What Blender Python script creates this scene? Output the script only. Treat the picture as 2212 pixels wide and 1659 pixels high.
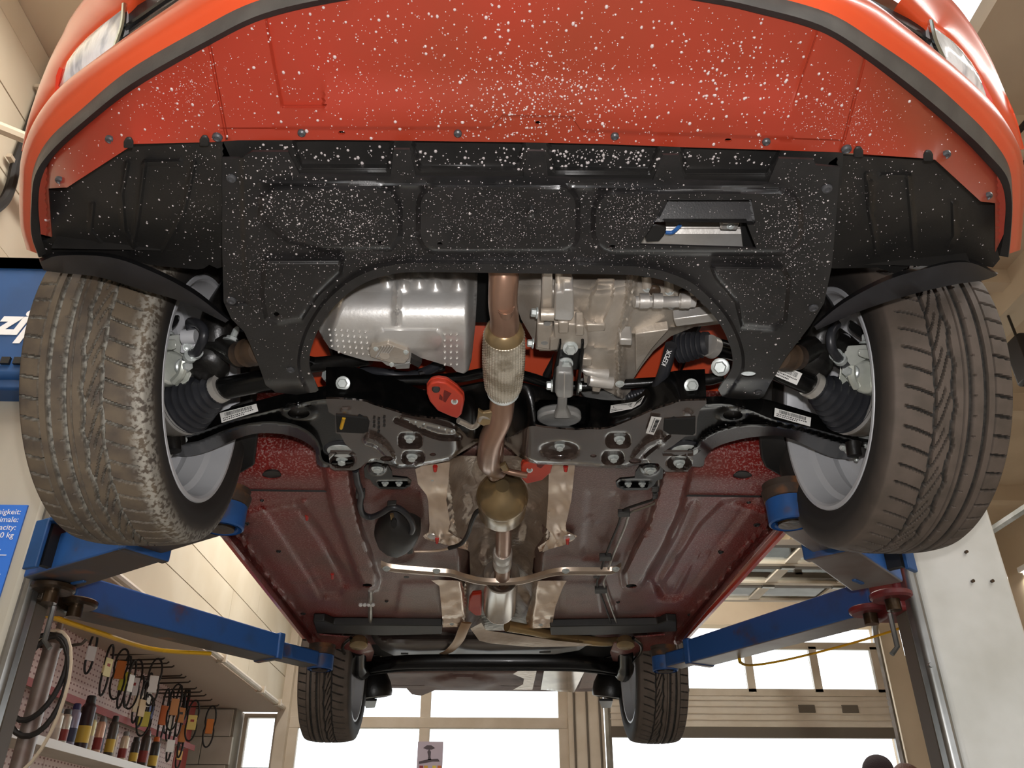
import bpy, bmesh, math, random
import numpy as np
from mathutils import Vector, Matrix
from mathutils.geometry import delaunay_2d_cdt
random.seed(7)
np.random.seed(7)
SC = bpy.context.scene
COL = SC.collection
for _o in list(bpy.data.objects):
    bpy.data.objects.remove(_o)
PI = math.pi

# ------------------------------------------------------------------ camera
FPX, CX, CY = 1788.0, 1106.0, 829.5
PITCH, YAW = math.radians(30.1), math.radians(-1.83)
CAM = Vector((-0.058, 0.0, 1.2))
RM = Matrix.Rotation(YAW, 3, 'Z') @ Matrix.Rotation(PI / 2 + PITCH, 3, 'X')
cd = bpy.data.cameras.new('camera')
cam = bpy.data.objects.new('camera', cd)
COL.objects.link(cam)
cam.location = CAM
cam.rotation_euler = RM.to_euler()
cd.sensor_width = 36.0
cd.lens = FPX / 2212.0 * 36.0
cd.clip_start = 0.02
SC.camera = cam

# ------------------------------------------------------------------ world, lights, exposure
w = bpy.data.worlds.new('overcast_sky')
SC.world = w
w.use_nodes = True
_bg = w.node_tree.nodes['Background']
_bg.inputs[0].default_value = (0.93, 0.96, 1.0, 1)
_bg.inputs[1].default_value = 2.9
SC.view_settings.view_transform = 'Standard'
SC.view_settings.look = 'None'
SC.view_settings.gamma = 1.0
SC.view_settings.exposure = 0.0
SC.view_settings.use_curve_mapping = False


def light(name, kind, loc, energy, color=(1, 1, 1), rot=None, size=None, size_y=None, radius=None, portal=False):
    l = bpy.data.lights.new(name, kind)
    l.energy = energy
    l.color = color
    if kind == 'AREA':
        l.shape = 'RECTANGLE'
        l.size = size
        l.size_y = size_y or size
        if portal:
            l.cycles.is_portal = True
    if radius is not None:
        l.shadow_soft_size = radius
    o = bpy.data.objects.new(name, l)
    o.location = loc
    if rot:
        o.rotation_euler = rot
    COL.objects.link(o)
    return o


# the photographer's flash, just above the lens
light('camera_flash', 'POINT', CAM + RM @ Vector((0.02, 0.06, 0.0)), 53.0, (1.0, 0.97, 0.965), radius=0.012)


# ------------------------------------------------------------------ projection helpers (pixel of the 2212 x 1659 frame -> place)
def ray(px, py):
    return RM @ Vector(((px - CX) / FPX, (CY - py) / FPX, -1.0))


def PZ(px, py, z):
    d = ray(px, py)
    return CAM + d * ((z - CAM.z) / d.z)


def PY(px, py, y):
    d = ray(px, py)
    return CAM + d * ((y - CAM.y) / d.y)


def PX(px, py, x):
    d = ray(px, py)
    return CAM + d * ((x - CAM.x) / d.x)


def PD(px, py, depth):
    return CAM + ray(px, py) * depth


def proj(v):
    c = RM.transposed() @ (Vector(v) - CAM)
    return CX + FPX * c.x / -c.z, CY - FPX * c.y / -c.z, -c.z


def mpp(px, py, z):
    """metres per pixel at a pixel on height z"""
    c = RM.transposed() @ (PZ(px, py, z) - CAM)
    return -c.z / FPX


_R = np.array(RM)
_C = np.array(CAM)


def map_z(p, z):
    """p (n,2) pixels, z (n,) heights -> (n,3) points"""
    p = np.asarray(p, float)
    d = np.stack([(p[:, 0] - CX) / FPX, (CY - p[:, 1]) / FPX, -np.ones(len(p))], 1) @ _R.T
    t = (np.asarray(z, float) - _C[2]) / d[:, 2]
    return _C + d * t[:, None]


def cr(pts, n=6, closed=False):
    """Catmull-Rom through points (any dimension)"""
    P = [np.array(p, float) for p in pts]
    m = len(P)
    out = []
    segs = m if closed else m - 1
    for i in range(segs):
        p1, p2 = P[i], P[(i + 1) % m]
        p0 = P[i - 1] if (i > 0 or closed) else 2 * p1 - p2
        p3 = P[(i + 2) % m] if (i + 2 < m or closed) else 2 * p2 - p1
        for k in range(n):
            t = k / n
            out.append(0.5 * ((2 * p1) + (p2 - p0) * t + (2 * p0 - 5 * p1 + 4 * p2 - p3) * t * t + (3 * p1 - p0 - 3 * p2 + p3) * t ** 3))
    if not closed:
        out.append(P[-1])
    return out


def sstep(a, b, x):
    t = np.clip((x - a) / (b - a), 0, 1)
    return t * t * (3 - 2 * t)


def rr(p, x0, y0, x1, y1, r):
    """signed distance to a rounded rectangle, pixels, negative inside"""
    cx, cy, hx, hy = (x0 + x1) / 2, (y0 + y1) / 2, (x1 - x0) / 2 - r, (y1 - y0) / 2 - r
    qx, qy = np.abs(p[:, 0] - cx) - hx, np.abs(p[:, 1] - cy) - hy
    return np.hypot(np.maximum(qx, 0), np.maximum(qy, 0)) + np.minimum(np.maximum(qx, qy), 0) - r


def inpoly(p, poly):
    poly = np.asarray(poly, float)
    x, y = p[:, 0], p[:, 1]
    c = np.zeros(len(p), bool)
    j = len(poly) - 1
    for i in range(len(poly)):
        xi, yi = poly[i]
        xj, yj = poly[j]
        if yi != yj:
            c ^= ((yi > y) != (yj > y)) & (x < (xj - xi) * (y - yi) / (yj - yi) + xi)
        j = i
    return c


def dline(p, pts, closed=False):
    """distance of points to a polyline"""
    pts = np.asarray(pts, float)
    d = np.full(len(p), 1e9)
    n = len(pts)
    for i in range(n if closed else n - 1):
        a, b = pts[i], pts[(i + 1) % n]
        ab = b - a
        t = np.clip(((p - a) @ ab) / max(ab @ ab, 1e-9), 0, 1)
        q = p - (a + t[:, None] * ab)
        d = np.minimum(d, np.hypot(q[:, 0], q[:, 1]))
    return d


def sdp(p, poly):
    d = dline(p, poly, True)
    return np.where(inpoly(p, poly), -d, d)


# ------------------------------------------------------------------ materials
def s2l(c):
    return tuple(x / 12.92 if x <= 0.04045 else ((x + 0.055) / 1.055) ** 2.4 for x in c)


def hexc(h):
    return s2l(tuple(int(h[i:i + 2], 16) / 255 for i in (0, 2, 4)))


MATS = {}


def mat(name, color, rough=0.5, metal=0.0, color2=None, scale=8.0, mixlo=0.4, mixhi=0.6, bump=0.0, bscale=60.0, coat=0.0,
        spec=0.5, emit=None, estr=0.0, alpha=1.0, rough2=None, detail=4.0, trans=0.0, stretch=None, color3=None, scale3=3.0, lo3=0.5, hi3=0.7, bdist=0.002):
    if name in MATS:
        return MATS[name]
    m = bpy.data.materials.new(name)
    m.use_nodes = True
    nt = m.node_tree
    b = nt.nodes['Principled BSDF']
    col = hexc(color) if isinstance(color, str) else color
    b.inputs['Base Color'].default_value = (*col, 1)
    b.inputs['Roughness'].default_value = rough
    b.inputs['Metallic'].default_value = metal
    b.inputs['Specular IOR Level'].default_value = spec
    if coat:
        b.inputs['Coat Weight'].default_value = coat
        b.inputs['Coat Roughness'].default_value = 0.08
    if trans:
        b.inputs['Transmission Weight'].default_value = trans
    b.inputs['Alpha'].default_value = alpha
    if emit:
        e = hexc(emit) if isinstance(emit, str) else emit
        b.inputs['Emission Color'].default_value = (*e, 1)
        b.inputs['Emission Strength'].default_value = estr
    tc = nt.nodes.new('ShaderNodeTexCoord')
    src = tc.outputs['Object']
    if stretch:
        mp = nt.nodes.new('ShaderNodeMapping')
        mp.inputs['Scale'].default_value = stretch
        nt.links.new(src, mp.inputs[0])
        src = mp.outputs[0]

    def noise(sc, det):
        n = nt.nodes.new('ShaderNodeTexNoise')
        n.inputs['Scale'].default_value = sc
        n.inputs['Detail'].default_value = det
        nt.links.new(src, n.inputs['Vector'])
        return n.outputs['Fac']

    def ramp(fac, lo, hi):
        r = nt.nodes.new('ShaderNodeMapRange')
        r.inputs['From Min'].default_value = lo
        r.inputs['From Max'].default_value = hi
        nt.links.new(fac, r.inputs['Value'])
        return r.outputs['Result']

    if color2:
        c2 = hexc(color2) if isinstance(color2, str) else color2
        fac = ramp(noise(scale, detail), mixlo, mixhi)
        mx = nt.nodes.new('ShaderNodeMix')
        mx.data_type = 'RGBA'
        mx.inputs['A'].default_value = (*col, 1)
        mx.inputs['B'].default_value = (*c2, 1)
        nt.links.new(fac, mx.inputs['Factor'])
        out = mx.outputs['Result']
        if color3:
            c3 = hexc(color3)
            f3 = ramp(noise(scale3, 5.0), lo3, hi3)
            m3 = nt.nodes.new('ShaderNodeMix')
            m3.data_type = 'RGBA'
            m3.inputs['B'].default_value = (*c3, 1)
            nt.links.new(out, m3.inputs['A'])
            nt.links.new(f3, m3.inputs['Factor'])
            out = m3.outputs['Result']
        nt.links.new(out, b.inputs['Base Color'])
        if rough2 is not None:
            rm = nt.nodes.new('ShaderNodeMapRange')
            rm.inputs['To Min'].default_value = rough
            rm.inputs['To Max'].default_value = rough2
            nt.links.new(fac, rm.inputs['Value'])
            nt.links.new(rm.outputs['Result'], b.inputs['Roughness'])
    if bump:
        bn = nt.nodes.new('ShaderNodeBump')
        bn.inputs['Strength'].default_value = bump
        bn.inputs['Distance'].default_value = bdist
        nt.links.new(noise(bscale, 3.0), bn.inputs['Height'])
        nt.links.new(bn.outputs['Normal'], b.inputs['Normal'])
    MATS[name] = m
    return m


# ------------------------------------------------------------------ mesh collecting
class MB:
    def __init__(s):
        s.v = []
        s.f = []

    def add(s, verts, faces):
        k = len(s.v)
        s.v.extend([tuple(v) for v in verts])
        s.f.extend([tuple(i + k for i in f) for f in faces])
        return s

    def box(s, c, size, rot=None):
        hx, hy, hz = size[0] / 2, size[1] / 2, size[2] / 2
        vs = [Vector((x, y, z)) for x in (-hx, hx) for y in (-hy, hy) for z in (-hz, hz)]
        if rot is not None:
            vs = [rot @ v for v in vs]
        c = Vector(c)
        return s.add([v + c for v in vs], [(0, 1, 3, 2), (4, 6, 7, 5), (0, 4, 5, 1), (2, 3, 7, 6), (0, 2, 6, 4), (1, 5, 7, 3)])

    def bar(s, p0, p1, wid, hei, up=(0, 0, 1)):
        p0, p1 = Vector(p0), Vector(p1)
        d = (p1 - p0)
        L = d.length
        x = d.normalized()
        y = Vector(up).cross(x)
        if y.length < 1e-4:
            y = Vector((0, 1, 0)).cross(x)
        y.normalize()
        z = x.cross(y)
        return s.box((p0 + p1) / 2, (L, wid, hei), Matrix((x, y, z)).transposed())

    def loft(s, rings, closed=True, cap0=True, cap1=True):
        k = len(s.v)
        n = len(rings[0])
        for r in rings:
            s.v.extend([tuple(p) for p in r])
        for i in range(len(rings) - 1):
            for j in range(n if closed else n - 1):
                a, b = k + i * n + j, k + i * n + (j + 1) % n
                s.f.append((a, b, b + n, a + n))
        if cap0:
            s.f.append(tuple(k + j for j in reversed(range(n))))
        if cap1:
            s.f.append(tuple(k + (len(rings) - 1) * n + j for j in range(n)))
        return s

    def tube(s, pts, r, n=10, caps=True, flat=1.0, up=(0, 0, 1)):
        P = [Vector(p) for p in pts]
        m = len(P)
        rs = r if isinstance(r, (list, tuple)) else [r] * m
        rings = []
        prev = None
        for i in range(m):
            t = (P[min(i + 1, m - 1)] - P[max(i - 1, 0)]).normalized()
            if prev is None:
                u = Vector(up)
                if abs(u.dot(t)) > 0.95:
                    u = Vector((1, 0, 0))
                a = t.cross(u).normalized()
            else:
                a = (prev - t * prev.dot(t)).normalized()
            prev = a
            b = t.cross(a)
            rings.append([P[i] + a * (rs[i] * math.cos(2 * PI * j / n)) + b * (rs[i] * flat * math.sin(2 * PI * j / n)) for j in range(n)])
        return s.loft(rings, True, caps, caps)

    def cyl(s, p0, p1, r0, r1=None, n=16, caps=True):
        return s.tube([p0, p1], [r0, r0 if r1 is None else r1], n, caps)

    def lathe(s, prof, org, axis=(0, 0, 1), n=24, cap0=True, cap1=True, up=None):
        """prof [(h, r)] along axis from org"""
        ax = Vector(axis).normalized()
        u = Vector(up) if up else (Vector((0, 0, 1)) if abs(ax.z) < 0.9 else Vector((1, 0, 0)))
        a = ax.cross(u).normalized()
        b = ax.cross(a)
        o = Vector(org)
        rings = [[o + ax * h + a * (r * math.cos(2 * PI * j / n)) + b * (r * math.sin(2 * PI * j / n)) for j in range(n)] for h, r in prof]
        return s.loft(rings, True, cap0, cap1)

    def prism(s, poly, vec):
        """closed 3D polygon extruded by vec"""
        v = Vector(vec)
        return s.loft([[Vector(p) for p in poly], [Vector(p) + v for p in poly]])

    def build(s, name, m, parent=None, smooth=40, bevel=0.0, bseg=2, subsurf=0, recalc=True):
        me = bpy.data.meshes.new(name)
        V = np.array(s.v, float)
        c = (V.max(0) + V.min(0)) / 2
        me.from_pydata([tuple(x) for x in (V - c)], [], s.f)
        if recalc:
            bm = bmesh.new()
            bm.from_mesh(me)
            bmesh.ops.recalc_face_normals(bm, faces=bm.faces)
            bm.to_mesh(me)
            bm.free()
        o = bpy.data.objects.new(name, me)
        o.location = c
        COL.objects.link(o)
        if m:
            me.materials.append(m if not isinstance(m, str) else MATS[m])
        if smooth:
            me.shade_smooth()
            me.set_sharp_from_angle(angle=math.radians(smooth))
        if bevel:
            b = o.modifiers.new('bevel', 'BEVEL')
            b.width = bevel
            b.segments = bseg
            b.limit_method = 'ANGLE'
            b.angle_limit = math.radians(35)
        if subsurf:
            b = o.modifiers.new('sub', 'SUBSURF')
            b.levels = b.render_levels = subsurf
        if parent:
            adopt(o, parent)
        return o


def wloc(p):
    """world position of an unrotated thing, part or sub-part"""
    v = Vector(p.location)
    while p.parent:
        p = p.parent
        v += Vector(p.location)
    return v


def adopt(o, parent):
    o.parent = parent
    o.location = Vector(o.location) - wloc(parent)


def tag(o, label=None, cat=None, group=None, kind=None):
    if label:
        o['label'] = label
    if cat:
        o['category'] = cat
    if group:
        o['group'] = group
    if kind:
        o['kind'] = kind
    return o


def thing(name, label, cat, loc, group=None, kind=None):
    o = bpy.data.objects.new(name, None)
    o.empty_display_size = 0.1
    o.location = loc
    COL.objects.link(o)
    return tag(o, label, cat, group, kind)


def part_empty(name, loc, parent):
    o = bpy.data.objects.new(name, None)
    o.empty_display_size = 0.05
    o.location = loc
    COL.objects.link(o)
    adopt(o, parent)
    return o


def link_copy(o, parent, loc):
    """copy of a part sharing its mesh, at a world place"""
    c = o.copy()
    COL.objects.link(c)
    c.parent = parent
    c.location = Vector(loc) - (wloc(parent) if parent else Vector((0, 0, 0)))
    return c


def dens(poly, step, closed=True):
    out = []
    n = len(poly)
    for i in range(n if closed else n - 1):
        a, b = np.array(poly[i], float), np.array(poly[(i + 1) % n], float)
        k = max(1, int(math.ceil(np.hypot(*(b - a)) / step)))
        out += [tuple(a + (b - a) * j / k) for j in range(k)]
    if not closed:
        out.append(tuple(poly[-1]))
    return out


def rrc(x0, y0, x1, y1, r, off=0.0, n=6):
    """closed contour of a rounded rectangle grown by off"""
    x0, y0, x1, y1, r = x0 - off, y0 - off, x1 + off, y1 + off, max(r + off, 1)
    out = []
    for cx, cy, a0 in ((x1 - r, y1 - r, 0), (x0 + r, y1 - r, PI / 2), (x0 + r, y0 + r, PI), (x1 - r, y0 + r, 1.5 * PI)):
        out += [(cx + r * math.cos(a0 + PI / 2 * k / n), cy + r * math.sin(a0 + PI / 2 * k / n)) for k in range(n + 1)]
    return out + [out[0]]


def grow(poly, off):
    c = np.mean(np.array(poly, float), 0)
    out = []
    for q in poly:
        d = np.array(q, float) - c
        out.append(tuple(np.array(q) + d / max(np.hypot(*d), 1e-6) * off))
    return out + [out[0]]


def offs(line, d):
    """open polyline shifted sideways by d"""
    L = np.array(line, float)
    t = np.gradient(L, axis=0)
    n = np.stack([-t[:, 1], t[:, 0]], 1)
    n /= np.maximum(np.hypot(n[:, 0], n[:, 1]), 1e-6)[:, None]
    return [tuple(q) for q in L + n * d]


def sheet(poly, zf, holes=(), step=10.0, th=0.003, thin=False, mapf=None, lines=()):
    """a formed sheet: pixel outline + holes, height field zf(p)->z; th = thickness upward. Returns an MB"""
    bd = dens(poly, step)
    hb = [dens(h, step) for h in holes]
    pa = np.array(poly, float)
    x0, y0 = pa.min(0)
    x1, y1 = pa.max(0)
    gx, gy = np.meshgrid(np.arange(x0 + step / 2, x1, step), np.arange(y0 + step / 2, y1, step))
    gx = gx + (np.arange(gx.shape[0]) % 2)[:, None] * step / 2
    g = np.stack([gx.ravel(), gy.ravel()], 1)
    keep = inpoly(g, bd) & (dline(g, bd, True) > step * 0.55)
    for h in hb:
        keep &= (~inpoly(g, h)) & (dline(g, h, True) > step * 0.55)
    ln_ = []
    for l in lines:
        q = np.array(dens(l, step, False), float)
        q = q[inpoly(q, bd) & (dline(q, bd, True) > 1.0)] if len(q) else q
        ln_.append(q)
        if len(q) > 1:
            keep &= dline(g, q) > step * .45
    g = g[keep]
    vs = list(bd)
    edges = [(i, (i + 1) % len(bd)) for i in range(len(bd))]
    for h in hb:
        k = len(vs)
        vs += h
        edges += [(k + i, k + (i + 1) % len(h)) for i in range(len(h))]
    for q in ln_:
        k = len(vs)
        vs += [tuple(a) for a in q]
        edges += [(k + i, k + i + 1) for i in range(len(q) - 1) if np.hypot(*(q[i + 1] - q[i])) < step * 1.6]
    vs += [tuple(q) for q in g]
    r = delaunay_2d_cdt([Vector((q[0] * 0.001, q[1] * 0.001)) for q in vs], edges, [], 0, 1e-7)
    P = np.array([(v.x * 1000, v.y * 1000) for v in r[0]])
    T = np.array([tuple(f) for f in r[2] if len(f) == 3])
    cen = P[T].mean(1)
    ok = inpoly(cen, bd)
    for h in hb:
        ok &= ~inpoly(cen, h)
    T = T[ok]
    if mapf:
        V = mapf(P)
        up = np.array([0, 0, th])
    else:
        V = map_z(P, zf(P))
        up = np.array([0, 0, th])
    mb = MB()
    if thin or th == 0:
        mb.add(V, T.tolist())
        return mb
    n = len(V)
    cnt = {}
    for t in T.tolist():
        for a, b in ((t[0], t[1]), (t[1], t[2]), (t[2], t[0])):
            cnt[(a, b)] = 1
    side = [(a, b) for (a, b) in cnt if (b, a) not in cnt]
    F = T.tolist() + [(c + n, b + n, a + n) for a, b, c in T.tolist()] + [(b, a, a + n, b + n) for a, b in side]
    mb.add(np.vstack([V, V + up]), F)
    return mb


def text_mesh(name, body, size, mat_, parent, org, xdir, ydir, extrude=0.0008, align='LEFT', shear=0.0, spacing=1.0, bold=0.0):
    """flat lettering: a font curve turned into a mesh, laid with xdir / ydir at org"""
    cu = bpy.data.curves.new(name, 'FONT')
    cu.body = body
    cu.size = size
    cu.extrude = extrude
    cu.align_x = align
    cu.shear = shear
    cu.space_character = spacing
    cu.resolution_u = 3
    cu.offset = bold * size
    o = bpy.data.objects.new(name, cu)
    COL.objects.link(o)
    dg = bpy.context.evaluated_depsgraph_get()
    me = bpy.data.meshes.new_from_object(o.evaluated_get(dg))
    bpy.data.objects.remove(o)
    bpy.data.curves.remove(cu)
    x = Vector(xdir).normalized()
    y = Vector(ydir)
    y = (y - x * y.dot(x)).normalized()
    z = x.cross(y)
    M = Matrix((x, y, z)).transposed()
    mb = MB()
    org = Vector(org)
    mb.add([org + M @ v.co for v in me.vertices], [tuple(p.vertices) for p in me.polygons])
    bpy.data.meshes.remove(me)
    return mb.build(name, mat_, parent, smooth=0, recalc=False)

# ------------------------------------------------------------------ material palette
mat('cream_wall', 'd2c6b0', 0.8, color2='c9bba3', scale=1.5, bump=0.15, bscale=30)
mat('tan_wall', 'cdbca3', 0.85, color2='c2b097', scale=1.2, bump=0.1, bscale=25)
mat('soffit_plaster', 'b8a594', 0.9)
mat('white_block', 'cfc9bd', 0.85, color2='c2bbad', scale=3, bump=0.3, bscale=40)
mat('mortar', '8f877a', 0.95)
mat('concrete_floor', '8d8a85', 0.55, color2='7c7974', scale=2.2, bump=0.1, bscale=20)
mat('frame_paint', 'c9bba8', 0.5, color2='bfb09b', scale=4)
mat('dark_frame', '5e5448', 0.6)
mat('door_panel', 'cfc3b2', 0.55, color2='c4b6a3', scale=3)
mat('steel_light', 'c9c8c2', 0.45, 0.0, color2='b3b1a8', scale=5, mixlo=.35, mixhi=.7, bump=0.05, bscale=80, coat=.2)
mat('post_edge', '9a9a98', 0.32, 0.85, color2='80807c', scale=6)
mat('post_grey', 'b9b4a6', 0.55, color2='a8a294', scale=3, stretch=(1, 1, .2))
mat('lift_blue', '24528f', 0.45, color2='2a466b', scale=9, mixlo=.5, mixhi=.75, bump=.1, bscale=70, color3='5b3a2a', scale3=7, lo3=.62, hi3=.72)
mat('lift_blue_clean', '1f4f86', 0.5, color2='1b4779', scale=5)
mat('lift_under', '453c36', 0.5, color2='35404f', scale=6, mixlo=.55, mixhi=.7, color3='6b4530', scale3=9, lo3=.58, hi3=.7)
mat('lift_worn_steel', '8b8580', 0.4, 0.5, color2='6f5f58', scale=5, mixlo=.35, mixhi=.65, stretch=(1, 1, 1))
mat('rust_rubber', '3a2c22', 0.75, color2='7a4a22', scale=12, mixlo=.55, mixhi=.7, bump=.4, bscale=60)
mat('greasy_steel', '2b231c', 0.3, 0.6, color2='4b3a28', scale=20, bump=.3, bscale=120)
mat('red_lift_part', '7d2a2a', 0.45, color2='5b1f20', scale=10)
mat('yellow_paint', 'd6a312', 0.45, color2='8a6a18', scale=14, mixlo=.6, mixhi=.75)
mat('sign_blue', '2f74d8', 0.5)
mat('print_white', 'f2f2f2', 0.5)
mat('black_plain', '141414', 0.5)
mat('cable_black', '181412', 0.55)
mat('pegboard_red', 'a3423c', 0.6)
mat('wire_steel', '4a4038', 0.4, 0.7)
mat('rubber_belt', '1b1715', 0.6)


def glass_mat():
    m = bpy.data.materials.new('window_glass')
    m.use_nodes = True
    nt = m.node_tree
    nt.nodes.remove(nt.nodes['Principled BSDF'])
    tr = nt.nodes.new('ShaderNodeBsdfTransparent')
    tr.inputs[0].default_value = (0.93, 0.95, 0.95, 1)
    gl = nt.nodes.new('ShaderNodeBsdfGlossy')
    gl.inputs['Roughness'].default_value = 0.02
    fr = nt.nodes.new('ShaderNodeFresnel')
    fr.inputs[0].default_value = 1.35
    mx = nt.nodes.new('ShaderNodeMixShader')
    nt.links.new(fr.outputs[0], mx.inputs[0])
    nt.links.new(tr.outputs[0], mx.inputs[1])
    nt.links.new(gl.outputs[0], mx.inputs[2])
    nt.links.new(mx.outputs[0], nt.nodes['Material Output'].inputs[0])
    MATS['window_glass'] = m


glass_mat()


def peg_mat():
    m = mat('pegboard_pink', 'd8b9b2', 0.5)
    nt = m.node_tree
    b = nt.nodes['Principled BSDF']
    tc = nt.nodes.new('ShaderNodeTexCoord')
    sp = nt.nodes.new('ShaderNodeSeparateXYZ')
    nt.links.new(tc.outputs['Object'], sp.inputs[0])

    def fr(sock, per, duty):
        a = nt.nodes.new('ShaderNodeMath'); a.operation = 'DIVIDE'; a.inputs[1].default_value = per
        nt.links.new(sock, a.inputs[0])
        f = nt.nodes.new('ShaderNodeMath'); f.operation = 'FRACT'
        nt.links.new(a.outputs[0], f.inputs[0])
        g = nt.nodes.new('ShaderNodeMath'); g.operation = 'LESS_THAN'; g.inputs[1].default_value = duty
        nt.links.new(f.outputs[0], g.inputs[0])
        return g.outputs[0]
    a, c = fr(sp.outputs['Y'], .05, .45), fr(sp.outputs['Z'], .036, .3)
    mu = nt.nodes.new('ShaderNodeMath'); mu.operation = 'MULTIPLY'
    nt.links.new(a, mu.inputs[0]); nt.links.new(c, mu.inputs[1])
    mx = nt.nodes.new('ShaderNodeMix'); mx.data_type = 'RGBA'
    mx.inputs['A'].default_value = (*hexc('dcc0b8'), 1)
    mx.inputs['B'].default_value = (*hexc('8d5a52'), 1)
    nt.links.new(mu.outputs[0], mx.inputs['Factor'])
    nt.links.new(mx.outputs['Result'], b.inputs['Base Color'])


peg_mat()

# ------------------------------------------------------------------ room
YB = 9.0       # rear wall with windows and door
ZC = 4.4       # ceiling
XL, XR, YF = -3.3, 5.6, -4.0


def slab(name, x0, x1, y0, y1, z0, z1, m, parent=None, kind='structure', bevel=0):
    o = MB().box(((x0 + x1) / 2, (y0 + y1) / 2, (z0 + z1) / 2), (x1 - x0, y1 - y0, z1 - z0)).build(name, m, parent, smooth=0, bevel=bevel)
    if parent is None:
        o['kind'] = kind
    return o


slab('floor', XL, XR, YF, YB + .25, -.1, 0, MATS['concrete_floor'])
slab('ground_outside', -25, 25, YB + .25, 60, -.2, -.04, MATS['post_grey'])
slab('ground_front', -25, 25, -40, YF - .2, -.2, -.04, MATS['post_grey'])
# ceiling with a skylight opening on the side of the right post
SKX0, SKX1, SKY0, SKY1 = 0.75, 2.09, -1.6, 2.45
ceil = slab('ceiling', XL, SKX0, YF, YB, ZC, ZC + .1, MATS['tan_wall'])
slab('ceiling_slab', SKX1, XR, YF, YB, ZC, ZC + .1, MATS['tan_wall'], ceil)
slab('ceiling_slab', SKX0, SKX1, SKY1, YB, ZC, ZC + .1, MATS['tan_wall'], ceil)
slab('ceiling_slab', SKX0, SKX1, YF, SKY0, ZC, ZC + .1, MATS['tan_wall'], ceil)
for yb_, d_, w_ in ((2.85, .16, .12), (4.05, .10, .10), (5.6, .16, .14), (7.4, .16, .14)):
    slab('trim_1', 2.2, XR, yb_ - w_ / 2, yb_ + w_ / 2, ZC - d_, ZC, MATS['tan_wall'])
slab('trim_2', 3.15, 3.32, 2.9, YB, ZC - .22, ZC, MATS['cream_wall'])
sk = slab('window_9', SKX0 - .03, SKX1 + .03, SKY0, SKY0 + .05, ZC + .1, ZC + .16, MATS['frame_paint'])
slab('pane', SKX0, SKX1, SKY0, SKY1, ZC + .12, ZC + .126, MATS['window_glass'], sk)
slab('window_frame', SKX0 - .03, SKX1 + .03, SKY1 - .05, SKY1, ZC + .1, ZC + .16, MATS['frame_paint'], sk)

# left wall: upper part of cream boards over the recess with the pegboard
XW, ZW = -2.1, 2.56
wl = slab('wall_left', XW - .16, XW - .03, YF, YB, ZW + .02, ZC, MATS['mortar'])
zb = ZW
k = 0
while zb < ZC - .02:
    hb_ = (.30, .26, .30, .28)[k % 4]
    y = YF
    j = 0
    while y < YB:
        L_ = 3.3 if (j + k) % 2 else 4.1
        slab('board', XW - .03, XW + .0015 * ((j * 3 + k) % 3), y + .003, min(y + L_, YB) - .003, zb + .003, min(zb + hb_, ZC) - .003, MATS['cream_wall'], wl)
        y += L_
        j += 1
    zb += hb_
    k += 1
slab('trim_3', XL, XW, YF, YB, ZW - .03, ZW + .02, MATS['soffit_plaster'])
slab('wall_left_recess', XL - .12, XL, YF, YB, 0, ZW, MATS['cream_wall'])
# rail along the lower edge of the upper wall
rl = MB().tube([(XW + .03, 4.0, ZW + .0), (XW + .03, YB - .05, ZW + .0)], .022, 8).build('trim_4', MATS['frame_paint'])
rl['kind'] = 'structure'
for i, y in enumerate((5.2, 6.6, 7.9, 8.6)):
    MB().box((XW + .03, y, ZW), (.075, .03, .06)).build('rail_clip', MATS['frame_paint'], rl)
slab('wall_right', XR, XR + .15, YF, YB, 0, ZC, MATS['tan_wall'])

# rear wall pieces
wb = slab('wall_back', -2.13, -2.02, YB - .08, YB + .2, 0, ZC, MATS['frame_paint'])
slab('wall_back_lintel', XW, XR, YB + .02, YB + .2, 3.45, ZC, MATS['tan_wall'])
slab('wall_back_base', -2.48, .77, YB + .02, YB + .2, 0, .75, MATS['tan_wall'])
slab('wall_back_pier', .80, 1.16, YB - .06, YB + .2, 0, 3.45, MATS['frame_paint'])
for sx in (.86, .99, 1.12):
    MB().tube([(sx, YB - .065, 0), (sx, YB - .065, 3.4)], .012, 6).build('trim_5', MATS['dark_frame'])['kind'] = 'structure'
slab('wall_back_corner', 4.2, 4.42, YB - .05, YB + .2, 0, ZC, MATS['tan_wall'])
slab('wall_back_outer', 4.80, XR, YB, YB + .2, 0, ZC, MATS['tan_wall'])
# white block wall left
wk = slab('wall_back_left', XL, -2.5, YB - .22, YB + .2, 0, ZW - .03, MATS['mortar'])
z = .02
r_ = 0
while z < ZW - .1:
    h_ = min(.25, ZW - .035 - z)
    x = XL - (.26 if r_ % 2 else 0)
    while x < -2.5:
        a, b = max(x, XL) + .004, min(x + .52, -2.49) - .004
        if b - a > .03:
            slab('block', a, b, YB - .245, YB - .2, z + .003, z + h_ - .003, MATS['white_block'], wk, bevel=.003)
        x += .52
    z += h_
    r_ += 1


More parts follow.
